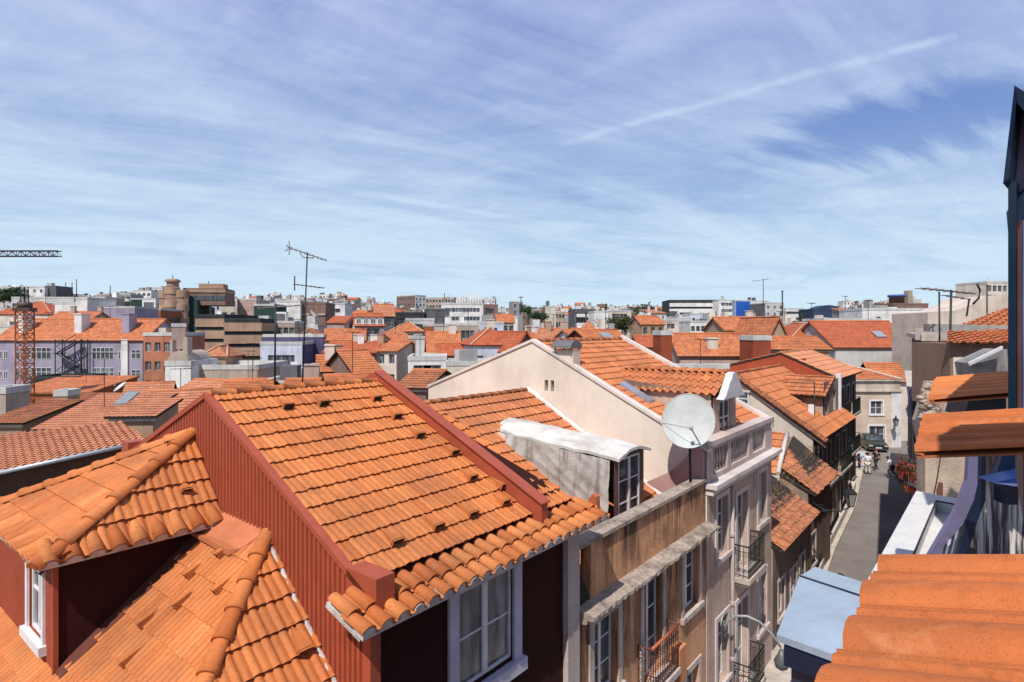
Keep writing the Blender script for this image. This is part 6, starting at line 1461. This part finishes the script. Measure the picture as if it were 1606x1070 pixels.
bld('orange roofed cottage beside the pale villa',780,806,505,135,'cream','gx',1.8,yaw=4,dep=8,win=W1(3,1))
bld('white house with a red hipped roof and a brown chimney, near centre',741,812,540,72,'bwhite','hip',2.0,yaw=14,dep=9,tk='farred',win=(3,1,.8,1.0,1.4,3),chim=1)
bld('cream ridge house partly hidden behind the red hipped roof',806,842,548,70,'brown','gy',2.2,yaw=32,dep=9,tk='farred')
bld('orange gabled house with a pale verge, brown end wall and short chimney',672,722,552,78,'brown','gx',2.6,yaw=10,dep=8,tk='far',chim=1)
bld('pair of white chimney stacks house left of the orange gabled one',652,690,532,88,'white','flat',yaw=22,dep=5,sidecol='pinkish')
bld('cream garden house with an orange hip roof and a leafy loggia',612,662,519,104,'cream','hip',1.6,yaw=6,dep=8,win=W1(4,1,.6,3,1.2,1.5))
bld('white tower-like house with an orange cap beside a small brown one',621,650,536,92,'white','shed',1.6,yaw=30,dep=6,win=W1(1,2),sidecol='brown')
bld('orange pitched roof over a pinkish wall in the centre left',560,622,549,86,'cream','gx',1.2,yaw=-18,dep=8,tk='far',win=W1(4,2,.6,2.8,.9,1.3),chim=1)
bld('wide orange roof with dark sooty wall and chimneys, centre left',508,588,552,84,'brown','gx',1.3,yaw=2,dep=8,tk='farred',chim=3)
bld('white modern house with dark balconies and glass, centre',640,700,566,66,'white','flat',yaw=6,dep=8,win=W1(4,1,.5,3,2.0,1.5),extra=balcs(2,1,2.6,3))
bld('cream annex with pergola beside the white modern house',700,772,574,64,'cream','flat',yaw=6,dep=7,win=W1(4,1,.5,3,1.2,1.2),clutter=2)
bld('reddish low roof behind the annex with pergola',690,752,556,76,'tan','gx',1.4,yaw=10,dep=6,tk='farred')
bld('orange gable house with a zinc rooflight and a brown gable end',560,600,588,52,'brown','gx',2.0,yaw=38,dep=8,tk='mid',win=W1(2,1))
bld('pale terrace house with two tall chimneys left of the rooflight gable',500,560,582,56,'cream','gx',1.3,yaw=18,dep=7,tk='mid',chim=3,win=W1(3,1))
bld('brown sheeted shed with a slack roof just behind the red ridge, right part',625,668,606,40,'brown','gx',.9,yaw=-15,dep=6,tk='old')
bld('beige flat-topped house with dirty walls left of the terrace house',410,470,606,54,'cream','flat',yaw=8,dep=6,clutter=2,win=W1(3,1))
bld('orange low roof directly behind the left end of the big ridge',440,520,616,44,'tan','gx',.7,yaw=10,dep=7,tk='mid',chim=1)
bld('small rusty roof with white verge just behind the big ridge',520,590,612,42,'cream','gx',.8,yaw=22,dep=7,tk='mid')
bld('pale low house with arched openings under the violet block',475,512,580,74,'cream','flat',yaw=6,dep=6,win=W1(4,1,.8,3,.9,1.2))
bld('tan rooftops house between the warehouse and the blue-white flats',360,415,610,58,'tan','gx',.7,yaw=12,dep=6,tk='mid')
bld('cream lean-to house below the warehouse, behind the red gable',330,392,618,50,'cream','gx',.8,yaw=-12,dep=6,tk='pale')
bld('orange gable over the left shoulder of the red gabled roof',345,420,618,46,'pinkish','gx',.7,yaw=15,dep=6,tk='mid')
# ------------- centre right
bld('slim grey tower with a mast on the skyline right of centre',804,820,474,260,'grey','flat',yaw=12,dep=8,win=W1(2,2))
bld('pair of beige blocks on the skyline, left one taller',837,853,487,230,'beige','flat',yaw=15,dep=9,win=W1(2,3,1,3))
bld('cream block with a stepped brown right side on the skyline',855,872,482,225,'cream','flat',yaw=10,dep=10,sidecol='brown',win=None,clutter=1)
bld('beige low block at the right of the stepped cream one',871,886,490,235,'beige','flat',yaw=5,dep=9,win=W1(3,2))
bld('modern white and black apartment house, left of the blank white end wall',901,935,487,190,'dgrey','flat',yaw=6,dep=10,win=W1(5,3,.7,2.9,1.2,1.5),extra=balcs(2,3,2.0,2.9),clutter=1)
bld('blank white end wall building among the modern flats',932,954,490,180,'white','flat',yaw=4,dep=9)
bld('cream flats with square windows and a black glass side',954,990,489,182,'cream','flat',yaw=18,dep=14,win=W1(6,4,.6,2.7,1.3,1.3),sidecol='dark',side=W1(5,4))
bld('cream house cluster with rows of small windows below the striped building',1040,1064,503,150,'cream','flat',yaw=5,dep=9,win=W1(4,5,.8,2.7,1.0,1.2))
bld('tan house with an orange roof left of the cream window cluster',1006,1042,508,140,'tan','gx',1.8,yaw=8,dep=8,win=W1(3,1))
bld('pale blue-grey flats between the cream cluster and the white terraces',1062,1084,500,160,'bwhite','flat',yaw=3,dep=9,win=W1(3,4,1,2.8,1.2,1.1),side=W1(3,4))
bld('white terraced flats below the blue panel, with roof lanterns',1083,1130,506,150,'white','flat',yaw=2,dep=9,win=W1(6,3,.9,2.8,1.0,1.3),clutter=2)
bld('white low flats right of the white terraced ones',1130,1170,509,145,'cream','flat',yaw=2,dep=9,win=W1(5,2,.9,2.8,1.0,1.3),clutter=2)
def stripes(t,fr,w,dep,zt,z0):
    for k in range(9):
        z=zt-1.2-k*3.0
        m=MB(); m.box(fr,.3,w-.1,-.5,-.01,z-1.9,z); m.build('balcony_band',fw('white'),t)
bld('large white hotel with continuous dark stripes, right of centre on the skyline',1049,1128,472,310,'dark','flat',yaw=-3,dep=18,extra=stripes,name='hotel',cat='hotel')
bld('white office block with a grid of small windows beside the striped hotel',1127,1155,472,300,'white','flat',yaw=1,dep=16,win=W1(7,8,1.0,3.2,1.2,1.5),name='office_block',cat='office block',clutter=2)
bld('bright blue glass office panel between two white blocks',1153,1177,472,296,'blue','flat',dep=12,name='office_block',cat='office block',extra=lambda t,fr,w,dep,zt,z0:(lambda m:(m.box(fr,.4,w-.4,-.3,-.01,z0+2,zt-.3),m.build('blue_glass_front',paint((.02,.10,.42),.3,.1,name='blue_cladding'),t)))(MB()))
bld('white office block with small windows right of the blue glass panel',1177,1202,473,298,'white','flat',dep=14,win=W1(6,7,1.0,3.2,1.2,1.5),clutter=2,name='office_block',cat='office block')
bld('grey-beige office block with a darker right side, beside the tall pole',1200,1230,476,280,'lgrey','flat',yaw=12,dep=12,win=W1(3,4,1.2,3.2,1.2,1.3),sidecol='dgrey',clutter=2,name='office_block',cat='office block')
bld('white office block with dark ribbons right of the tall pole',1232,1261,485,300,'white','flat',dep=12,bands=[(1.2,2.4),(4.2,5.4),(7.2,8.4)],name='office_block',cat='office block')
def domed(t,fr,w,dep,zt,z0):
    m=MB(); n=12; m.prism([fr.p(w*.08+w*.84*i/n,1,zt+.1+2.2*math.sin(math.pi*i/n)) for i in range(n+1)],fr.p(0,8,0)-fr.p(0,0,0)); m.build('curved_roof',fw('navy'),t)
bld('dark blue glass hall with a shallow curved roof on the right skyline',1275,1328,486,280,'navy','flat',dep=14,extra=domed,name='hall',cat='hall')
bld('wide low white building with two tiny windows on the right skyline',1352,1456,487,130,'white','flat',yaw=-3,dep=10,win=(2,2,.9,1.0,1.4,5),clutter=3)
bld('lilac-grey roof shed at the left end of the wide white building',1334,1356,491,138,'grey','shed',1.4,dep=8,tk='far')
bld('flat pale canopy roof in front of the wide white building',1292,1382,503,115,'beige','flat',yaw=2,dep=8,win=W1(9,1,.9,3,.8,1.0))
def drum(t,fr,w,dep,zt,z0):
    m=MB(); m.lathe(fr.p(w*.35,4,zt),[(2.2,0),(2.2,2.6),(2.6,2.65),(2.6,3.4),(2.2,3.45)],18); m.build('drum',fw('brown'),t)
    m=MB(); m.lathe(fr.p(w*.35,4,zt+2.65),[(2.63,.1),(2.63,.65)],18); m.build('blue_band',paint((.03,.10,.40),.5,name='blue_band'),t)
    m=MB(); m.box(fr,w*.62,w*.75,3,5,zt,zt+4.8); m.build('lift_shaft',fw('beige'),t)
bld('brown stepped tower block with a round drum and blue band, right skyline',1401,1456,478,190,'brown','flat',yaw=4,dep=10,win=W1(7,2,1,3,1.5,1.4),extra=drum,clutter=2,name='apartment_block',cat='tower')
t=blockwall('cream_building','cream building with a long stepped top rising to the right edge','building',[(1455,490),(1500,487),(1512,482),(1532,474),(1545,465),(1578,462),(1640,460),(1640,620),(1455,620)],62,plaster((.58,.48,.40),.2,.15,name='cream_far'),6)
bld('cream tower block with a grid of dark windows at the right edge',1548,1580,444,150,'cream','flat',yaw=8,dep=9,win=W1(4,5,.6,2.4,1.2,1.5),clutter=1,name='apartment_block',cat='tower')
# ---- centre-right tiled roofs near the cream house
def rl(x0,x1,y0,y1,hk):
    def f(t,fr,w,dep,zt,z0):
        k=hk; m=MB(); m.prism([fr.p(w*x0,y0,zt+y0*k+.08),fr.p(w*x1,y0,zt+y0*k+.08),fr.p(w*x1,y1,zt+y1*k+.08),fr.p(w*x0,y1,zt+y1*k+.08)],Vector((0,0,.12))); m.build('roof_window',paint((.34,.36,.38),.3,.3,name='rooflight_zinc'),t)
    return f
bld('orange tiled house with a grey rooflight and dark brick gable, behind the cream roof',945,1006,553,58,'brick','gx',2.2,yaw=32,dep=8,tk='far' if False else 'mid',extra=rl(.42,.68,1.6,3.2,.55),chim=0)
bld('square dark red chimney stack beside the dark brick gable',1037,1054,526,60,'brick','flat',yaw=8,dep=2.2,name='chimney_block',cat='chimney')
bld('pink-walled house with a wide orange roof and a squat chimney, beyond the cream ridge',1066,1182,556,66,'pinkish','gx',2.3,yaw=-2,dep=8,tk='far',extra=lambda t,fr,w,dep,zt,z0:(lambda m:(m.box(fr,w*.42,w*.56,1.0,2.2,zt-.1,zt+1.7),m.box(fr,w*.41,w*.57,.9,2.3,zt+1.702,zt+1.85),m.build('chimney',fw('cream'),t)))(MB()))
bld('low pinkish wall house with pipes in front of the wide orange roof',1052,1150,580,56,'pinkish','flat',dep=1.5,win=None)
bld('rust red blank block right of the wide orange roof',1181,1209,534,60,'brick','flat',yaw=4,dep=3)
bld('orange roofed house with a white domed tank, behind the wide orange roof',1138,1205,517,92,'tan','gx',2.0,yaw=3,dep=9,tk='far',chim=1)
bld('tan gabled house with two white chimneys, left of the big red roof',1204,1236,528,74,'tan','gy',2.6,yaw=10,dep=8,win=(2,1,.6,1.4,1.0,3),tk='far')
t,fr,w,dep,zt=bld('long house with a big deep red hipped roof, right middle distance',1232,1345,541,80,'cream','hip',3.0,yaw=-2,dep=14,tk='farred')
bld('long pale house with a wide orange roof and small roof window',1310,1440,543,74,'lgrey','gx',3.2,yaw=-2,dep=13,tk='farred',win=(6,1,1.1,1.9,3.2,3),extra=rl(.62,.74,2.0,3.4,.5))
bld('orange roofed low wing in front of the long pale house',1375,1424,596,62,'cream','gx',1.6,yaw=-8,dep=5,tk='mid')
bld('orange side roof just behind the rust red house',1205,1300,547,62,'tan','gx',1.2,yaw=0,dep=6,tk='mid')
bld('cream houses peeping between the dark brick gable and pink-walled house',1004,1070,543,75,'cream','gx',1.3,dep=6,tk='farred',win=W1(6,1))
bld('low white house with a slit window row behind the cream ridge',900,960,530,80,'white','gx',1.1,yaw=14,dep=8,win=W1(5,1))
bld('beige rooftops house behind the left end of the cream ridge',842,905,530,88,'beige','gx',1.4,yaw=-10,dep=8,tk='farpale',chim=2)
bld('small orange pyramid-roofed hut beyond the cream ridge',914,936,519,105,'tan','hip',1.8,dep=5,tk='far')
# ------------- fillers between the landmarks, each described by colour, roof and nearest landmark
LMK=[(40,'the crane'),(120,'the tall white gable end'),(175,'the lavender house'),(285,'the round brown tower'),(360,'the banded brown offices'),(450,'the blank white wall'),(490,'the zigzag stair building'),(580,'the white gabled house'),(640,'the black mansard block'),(725,'the white perforated block'),(812,'the slim grey tower'),(862,'the stepped cream block'),(920,'the black and white flats'),(970,'the glass-sided flats'),(1030,'the cream window cluster'),(1090,'the striped hotel'),(1165,'the blue glass panel'),(1215,'the tall pole'),(1300,'the dark blue hall'),(1400,'the drum tower')]
seen=set(); FILLING=True
def filler(px,py,Y,wpx,n_):
    lm=min(LMK,key=lambda q:abs(q[0]-px)); side='left of' if px<lm[0]-6 else ('right of' if px>lm[0]+6 else 'behind')
    col=random.choice(['white','white','white','cream','cream','cream','beige','pinkish','lgrey','bwhite','tan'])
    roof=random.choice(['flat']*8+['gx','shed']) if Y>190 else (random.choice(['flat','flat','flat','gx','shed','hip']) if Y>120 else random.choice(['gx','flat','hip','flat','flat','gy','gy','shed']))
    if Y>190: col=random.choice(['white','white','cream','beige','lgrey','lgrey','grey','dgrey','bwhite','pinkish','brown'])
    rise_=random.uniform(.8,1.7)
    rp=rise_*F/Y if roof!='flat' else 0
    for (l_,r_2,p_,y_) in LANDS:
        if y_>Y and px+wpx/2>l_-2 and px-wpx/2<r_2+2 and py-rp<p_+(56 if y_ in (150,110,95) and l_<420 and r_2-l_>60 else max(16,min(34,30*110/y_+10))): return
    tk=random.choice(['far','farred','farpale']) if Y>=64 else random.choice(['mid','pale'])
    cn={'white':'white','cream':'cream','beige':'beige','pinkish':'pinkish','lgrey':'pale grey','grey':'grey','dgrey':'dark grey','brown':'brown','bwhite':'bluish white','tan':'tan'}[col]
    rn={'gx':'orange roof','hip':'hipped roof','flat':'flat roof','gy':'gabled front','shed':'sloping roof'}[roof]
    ds='distant' if Y>150 else ('middling' if Y>95 else 'nearer')
    hs='block' if roof=='flat' else 'house'; lab=f'{ds} {cn} {hs} with {rn}, {side} {lm[1]}'
    for k in ('lower','wider','narrow','plain','taller','squat'):
        if lab not in seen: break
        lab=f'{k} {ds} {cn} {hs} with {rn}, {side} {lm[1]}'
    if lab in seen: return
    seen.add(lab)
    wm=wpx/F*Y; c_=max(2,int(wm/2.2)); r_=random.choice([1,2,3])
    bld(lab,px-wpx/2,px+wpx/2,py,Y,col,roof,rise_,random.uniform(-25,30),random.uniform(5,8),W1(c_,r_,random.uniform(.6,1.2),2.9,.9,1.3),side=W1(3,r_,1.0,2.9,.9,1.3) if roof!='gx' else None,tk=tk,chim=random.choice([0,1,1,2]) if roof!='flat' else 0,clutter=random.choice([2,3,4]) if roof=='flat' else 0,**(dict(name='apartment_block',cat='apartment block') if roof=='flat' else {}))
random.seed(42)
rows=[(430,472,13,17),(370,476,14,18),(340,478,15,20),(290,482,16,22),(240,488,19,24),(200,494,22,28),(165,501,24,26),(135,510,28,28),(110,521,32,30),(90,533,36,32),(72,550,42,36)]
n_=0
for Y,py,wp,stp in rows:
    x=8+random.uniform(-5,5)
    while x<1440:
        rs=random.getstate()
        ok=True
        if Y<90 and (x<230 or 830<x<1130 or x>1180): ok=False
        if Y<125 and x<215: ok=False
        if Y>250 and (1040<x<1330): ok=False
        if Y<75 and x<640 and x<520: ok=False
        if ok: filler(x,py+random.uniform(-4,5)+(10 if 770<x<1040 and Y>200 else (-8 if x<560 and Y>200 else 0)),Y*random.uniform(.93,1.07),wp*random.uniform(.7,1.3),n_)
        random.setstate(rs); [random.random() for _ in range(9)]
        x+=stp*random.uniform(.75,1.35)
# ------------- cranes
def lattice(m,p,q,w,n_,r):
    p=Vector(p);q=Vector(q);d=(q-p).normalized(); a=d.cross(Vector((0,0,1))); a=a.normalized() if a.length>.1 else Vector((1,0,0)); b=d.cross(a).normalized()
    cs=[(a+b)*w/2,(a-b)*w/2,(-a-b)*w/2,(-a+b)*w/2]
    for c_ in cs: m.bar(p+c_,q+c_,r)
    for i in range(n_):
        s0=p+(q-p)*i/n_; s1=p+(q-p)*(i+1)/n_
        for k in range(4):
            c0,c1=cs[k],cs[(k+1)%4]; m.bar(s0+c0,s1+c1,r*.6) if i%2 else m.bar(s0+c1,s1+c0,r*.6); m.bar(s0+c0,s0+c1,r*.6)
CRM=paint((.36,.10,.03),.6,var=.3,name='rusty_crane_orange')
Yc=66; t=thing('tower_crane','rusty orange lattice crane tower in front of the lavender block','crane',W(39,690,Yc))
m=MB(); lattice(m,W(39,690,Yc),W(39,487,Yc),1.15,17,.09); m.build('mast',CRM,t)
m=MB(); c=W(39,480,Yc); cf=Fr((c.x,c.y),.2); m.box(cf,-.8,.8,-.8,.8,c.z-.6,c.z-.2); m.lathe(c+Vector((0,0,-.2)),[(.7,0),(.7,.6)],12); m.build('slewing_ring',paint((.08,.05,.035),.6,name='crane_dark'),t)
m=MB(); lattice(m,W(39,478,Yc),W(38,450,Yc),.5,5,.05); m.bar(W(38,450,Yc),W(49,482,Yc),.04); m.bar(W(38,450,Yc),W(28,480,Yc),.04); m.build('tower_head',IRON,t)
t=thing('crane_jib','dark lattice jib of a far crane reaching in from the left edge','crane',W(-60,398,190))
m=MB(); lattice(m,W(-120,398,190),W(94,398,190),1.7,30,.16); m.build('jib',paint((.05,.06,.10),.6,name='jib_blue'),t)
m=MB(); lattice(m,W(-120,520,190),W(-120,380,190),1.7,20,.16); m.build('mast',paint((.05,.06,.10),.6,name='jib_blue'),t)
# ------------- aerials and masts
def yagi(label,base,top,booms,r=.028):
    t=thing('tv_aerial',label,'aerial',base); m=MB(); m.tube([base,top],r,6); m.build('mast',IRON,t)
    for (p,q,n_,L,el) in booms:
        m=MB(); m.tube([p,q],r*.7,5); d=(q-p); e=Vector((d.y,-d.x,0)).normalized()
        for i in range(n_):
            c=p+d*(i+.3)/n_; m.tube([c-e*L/2,c+e*L/2],r*.35,4) if not el else m.tube([c-Vector((0,0,L/2)),c+Vector((0,0,L/2))],r*.35,4)
        m.build('boom',paint((.20,.15,.13),.6,.3,name='aerial_metal'),t)
    return t
Ya=24
t=yagi('tall television aerial mast behind the big ridge, with a long tilted boom on top',W(474,612,Ya),W(482,396,Ya),[(W(452,388,Ya),W(512,409,Ya+1.5),9,.42,False),(W(462,446,Ya),W(508,452,Ya+1),7,.5,False)])
m=MB(); m.bar(W(462,433,Ya),W(462,456,Ya),.03); 
for dx,dy in ((-6,-6),(-8,4),(-2,-12),(-2,10)): m.bar(W(455,390,Ya),W(455+dx,390+dy,Ya),.018)
m.tube([W(470,397,Ya),W(476,404,Ya),W(492,405,Ya)],.02,4); m.build('reflector',paint((.20,.15,.13),.6,.3,name='aerial_metal'),t)
yagi('plain dark mast with a dashed wire, left of the tall television aerial',W(431,612,26),W(432,476,26),[(W(404,484,27),W(470,479,26),8,.12,True)],.04)
yagi('wide aerial with a long boom on thin poles, right skyline near the navy dormer',W(1488,610,16),W(1492,455,16),[(W(1443,452,16),W(1529,461,17),8,.4,False)],.028)
yagi('second aerial pole with a curved reflector, beside the wide boom',W(1474,590,16.4),W(1473,458,16.4),[(W(1478,463,16.6),W(1522,470,17),4,.3,False)],.022)
t=tag((lambda m:(m.tube([W(1532,445,17),W(1537,455,17),W(1535,468,17),W(1526,477,17)],.03,5),m.bar(W(1516,496,17),W(1520,470,17),.03),m.build('aerial_reflector',IRON))[-1])(MB()),'curved dark aerial reflector at the right end of the wide boom','aerial')
yagi('thin aerial pole rising over the cream building at the right',W(1548,500,30),W(1548,447,30),[(W(1536,447,30),W(1550,447,30),3,.3,False)],.03)
yagi('tall slender pole standing beside the grey-beige office block',W(1227,520,200),W(1227,456,200),[(W(1225,457,200),W(1229,457,200),2,.5,False)],.22)
yagi('faint aerial high above the white offices right of the blue panel',W(1197,480,90),W(1197,437,90),[(W(1180,441,90),W(1206,438,90),6,.9,False)],.05)
for i,(x,y0,y1,lab) in enumerate(((103,470,443,'thin mast above the left skyline, leftmost of three'),(113,472,443,'thin mast above the left skyline, middle of three'),(120,470,438,'thin mast above the left skyline, tallest of three'),(271,448,432,'thin rod on top of the round brown tower'),(327,452,441,'short antenna on the upper floor beside the round tower'),(817,480,465,'short mast with a cross top on the slim grey tower'),(697,470,460,'small rod over the big white perforated block'),(173,465,448,'short antenna behind the balconied apartments'))):
    m=MB(); m.tube([W(x,y0,200),W(x,y1,200)],.13,5); 
    if 'cross' in lab: m.bar(W(x-4,y1+2,200),W(x+4,y1+1,200),.12)
    tag(m.build('antenna_mast',IRON),lab,'antenna')
yagi('short rooftop pole in front of the cream gable house dormer',S(36.6,7.6,-6.0),S(36.6,7.6,-2.9),[(S(36.6,7.6,-2.9),S(35.6,8.6,-2.9),3,.3,False)],.035)
# ------------- trees
def tree(label,px,py,Y,rad,hh,dark=(.03,.055,.02)):
    c=W(px,py,Y); z0=terr(c.x,Y); t=thing('tree',label,'tree',(c.x,Y,z0)); random.seed(int(px))
    m=MB(); m.tube([(c.x,Y,z0),(c.x+.2,Y,(c.z+z0)/2),(c.x,Y,c.z)],[.35,.25,.12],7)
    for k in range(5): a=k*1.3; m.tube([(c.x,Y,c.z-hh*.5),(c.x+rad*.5*math.cos(a),Y+rad*.5*math.sin(a),c.z)],[.12,.05],5)
    m.build('trunk',paint((.09,.06,.04),.9,name='bark'),t)
    m=MB(); cl_=[(random.gauss(0,.34),random.gauss(0,.34),random.gauss(0,.36)) for _ in range(18)]
    for i in range(2200):
        q=random.choice(cl_); p=Vector((c.x+rad*(q[0]+random.gauss(0,.17)),Y+rad*(q[1]+random.gauss(0,.17)),c.z+hh*.5*(q[2]+random.gauss(0,.2)))); r=rad*.075
        m.poly([p+Vector((random.uniform(-r,r),random.uniform(-r,r),random.uniform(-r,r))) for _ in range(4)],int(random.random()<.4))
    m.build('crown',[paint(dark,.9,name='leaf_dark'),paint(tuple(x*1.9 for x in dark),.9,name='leaf_light')],t)
tree('dark round tree on the skyline between the glass-sided flats and the striped hotel',1012,493,230,6,7)
tree('low spreading tree just left of the striped hotel',1030,495,235,5,5)
tree('bushy olive tree in front of the cream flats with square windows',966,509,135,3.6,4.5,(.05,.055,.025))
tree('dark tree at the left edge of the skyline, under the grey flat block',6,464,250,8,6)
tree('dark tree beside the first one at the left edge of the skyline',22,466,245,6,5)
tree('small dark tree on the skyline right of the slim grey tower',829,486,235,3.5,4)
tree('tree crown in the distance behind the pair of beige blocks',846,497,215,4,4)
tree('small tree between the dark blue hall and the office with dark ribbons',1266,496,290,4,4)
for i in range(6):
    pass
SUN_EL,SUN_E,SKY_S=54,5.3,.10
def cpl(px,py):
    d=Vector(((px-CX)/F,1,(HY-py)/F)).normalized(); z=max(d.z,0)+.09; return (d.x/z,d.y/z)
CONTRAIL=(cpl(880,228),cpl(1500,55))
gm=MB()
GN=60
import itertools
xs_=[ (abs(t)**2.2)*math.copysign(1,t)*3000 for t in [i/30-1 for i in range(61)]]
ys_=[-150+ (i/60)**2.4*4200 for i in range(61)]
ii={}
for i,x in enumerate(xs_):
    for j,y in enumerate(ys_):
        gm.v.append((x,y,terr(x,y)-.02)); ii[i,j]=len(gm.v)-1
for i in range(60):
    for j in range(60): gm.f.append((ii[i,j],ii[i+1,j],ii[i+1,j+1],ii[i,j+1])); gm.m.append(0); gm.sm.append(True)
struct(gm.build('ground',plaster((.20,.16,.13),.6,0,scale=.3,name='town_ground'),loc=(0,0,0)))
# ================================================================ SKY, LIGHT, CAMERA
az=math.radians(16); ux,uy=.626,.780
sd=Vector((-ux*math.cos(az)+.780*math.sin(az), -uy*math.cos(az)-.626*math.sin(az),0)).normalized()
EL=math.radians(SUN_EL)
sv=Vector((sd.x*math.cos(EL),sd.y*math.cos(EL),math.sin(EL)))
sun=bpy.data.lights.new('sun','SUN'); sun.energy=SUN_E; sun.angle=R(.53); sun.color=(1,.955,.88)
so=bpy.data.objects.new('sun',sun); COL.objects.link(so); so.rotation_euler=sv.to_track_quat('Z','Y').to_euler(); so.location=(0,0,60)
w=bpy.data.worlds.new('World'); SC.world=w; w.use_nodes=True; n=w.node_tree.nodes; l=w.node_tree.links
bg=n['Background']; bg.inputs[1].default_value=SKY_S
sk=n.new('ShaderNodeTexSky'); sk.sky_type='NISHITA'; sk.sun_disc=False; sk.sun_elevation=EL; sk.sun_rotation=math.atan2(sv.x,sv.y); sk.altitude=100; sk.air_density=1.0; sk.dust_density=.8; sk.ozone_density=2.5
tc=n.new('ShaderNodeTexCoord')
def mth(op,a,b=None,c=None):
    k=n.new('ShaderNodeMath'); k.operation=op
    for i,v in enumerate((a,b,c)):
        if v is None: continue
        if isinstance(v,(int,float)): k.inputs[i].default_value=v
        else: l.new(v,k.inputs[i])
    return k.outputs[0]
sp=n.new('ShaderNodeSeparateXYZ'); l.new(tc.outputs['Generated'],sp.inputs[0])
X,Y,Z=sp.outputs
zz=mth('ADD',mth('MAXIMUM',Z,0),.09)
cx=mth('DIVIDE',X,zz); cy=mth('DIVIDE',Y,zz)
def cl(scale,stretch,rot,detail,rough,lo,hi,dist=0,off=0):
    cb=n.new('ShaderNodeCombineXYZ'); l.new(cx,cb.inputs[0]); l.new(cy,cb.inputs[1]); cb.inputs[2].default_value=off
    mp=n.new('ShaderNodeMapping'); mp.vector_type='TEXTURE'; mp.inputs['Rotation'].default_value=(0,0,rot); mp.inputs['Scale'].default_value=(stretch,1,1); l.new(cb.outputs[0],mp.inputs[0])
    t=n.new('ShaderNodeTexNoise'); t.inputs['Scale'].default_value=scale; t.inputs['Detail'].default_value=detail; t.inputs['Roughness'].default_value=rough; t.inputs['Distortion'].default_value=dist
    l.new(mp.outputs[0],t.inputs['Vector'])
    return ramp(n,l,t.outputs[0],[(lo,0),(hi,1)])
c1=cl(.50,1.5,R(22),10,.62,.30,.60,1.3,21.9)
c4=cl(2.2,1.4,R(10),9,.66,.38,.66,.8,5.5)
c2=cl(1.1,3.0,R(32),11,.66,.40,.66,2.2,8.0)
c3=cl(3.0,7.0,R(-38),9,.66,.50,.74,.9,1.0)
spd=Vector(((1370-CX)/F,1,(HY-205)/F)).normalized()
ex=mth('DIVIDE',mth('SUBTRACT',X,spd.x),.16); ez=mth('DIVIDE',mth('SUBTRACT',Z,spd.z),.050)
ee_=mth('ADD',mth('SQRT',mth('ADD',mth('MULTIPLY',ex,ex),mth('MULTIPLY',ez,ez))),mth('MULTIPLY',mth('SUBTRACT',c2,.5),.7))
spot=ramp(n,l,ee_,[(.45,.12),(1.35,1)])
cov=mth('ADD',mth('MULTIPLY',c1,.52),mth('MULTIPLY',c4,.28))
cov=mth('ADD',cov,mth('MULTIPLY',c2,.28)); cov=mth('ADD',cov,mth('MULTIPLY',c3,.12))
cov=mth('MULTIPLY',mth('MULTIPLY',mth('ADD',cov,.13),.9),spot)
# contrail: a thin straight band on the cloud plane
ct0,ct1=CONTRAIL
dx,dy=ct1[0]-ct0[0],ct1[1]-ct0[1]; L=math.hypot(dx,dy); dx/=L; dy/=L
nz=n.new('ShaderNodeTexNoise'); nz.inputs['Scale'].default_value=6; nz.inputs['Detail'].default_value=5; l.new(tc.outputs['Generated'],nz.inputs['Vector'])
dd=mth('SUBTRACT',mth('MULTIPLY',mth('SUBTRACT',cx,ct0[0]),dy),mth('MULTIPLY',mth('SUBTRACT',cy,ct0[1]),dx))
dd=mth('ADD',dd,mth('MULTIPLY',mth('SUBTRACT',nz.outputs[0],.5),.05))
al=mth('ADD',mth('MULTIPLY',mth('SUBTRACT',cx,ct0[0]),dx),mth('MULTIPLY',mth('SUBTRACT',cy,ct0[1]),dy))
wid=.040
tr=mth('MAXIMUM',mth('SUBTRACT',1,mth('DIVIDE',mth('ABSOLUTE',dd),wid)),0)
nz2=n.new('ShaderNodeTexNoise'); nz2.inputs['Scale'].default_value=22; nz2.inputs['Detail'].default_value=4; l.new(tc.outputs['Generated'],nz2.inputs['Vector'])
tr=mth('MULTIPLY',tr,mth('MULTIPLY',mth('POWER',nz2.outputs[0],1.6),.75))
tr=mth('MULTIPLY',tr,mth('MULTIPLY',mth('GREATER_THAN',al,0),mth('LESS_THAN',al,L)))
# whiter towards the horizon
hz=ramp(n,l,Z,[(0,.62),(.12,.36),(.28,.05),(.55,0)])
cov=mth('ADD',cov,mth('MULTIPLY',hz,.55)); cov=mth('ADD',cov,tr)
cov=mth('MINIMUM',cov,.97)
q=1/SKY_S
ccol=mix(n,l,ramp(n,l,Z,[(0,0),(.5,1)]),(.66*q,.85*q,.97*q),(.50*q,.60*q,.87*q))
base=mix(n,l,.8,sk.outputs[0],mix(n,l,ramp(n,l,Z,[(0,0),(.45,1)]),(.36*q,.57*q,.86*q),(.06*q,.13*q,.55*q)))
fin_=mix(n,l,cov,base,ccol)
below=mix(n,l,mth('GREATER_THAN',Z,-.002),(.16*q,.14*q,.13*q),fin_)
l.new(below,bg.inputs[0])
cam=bpy.data.cameras.new('camera'); co=bpy.data.objects.new('camera',cam); COL.objects.link(co)
co.location=(0,0,ZC); co.rotation_euler=(R(90),0,0); cam.sensor_width=36; cam.lens=F/1606*36; cam.shift_y=-(535-HY)/1606; cam.clip_end=6000; cam.clip_start=.05
SC.camera=co
SC.view_settings.view_transform='Standard'; SC.view_settings.look='None'; SC.view_settings.exposure=0; SC.view_settings.gamma=1
SC.cycles.max_bounces=6; SC.cycles.diffuse_bounces=3; SC.cycles.glossy_bounces=2; SC.cycles.use_denoising=True
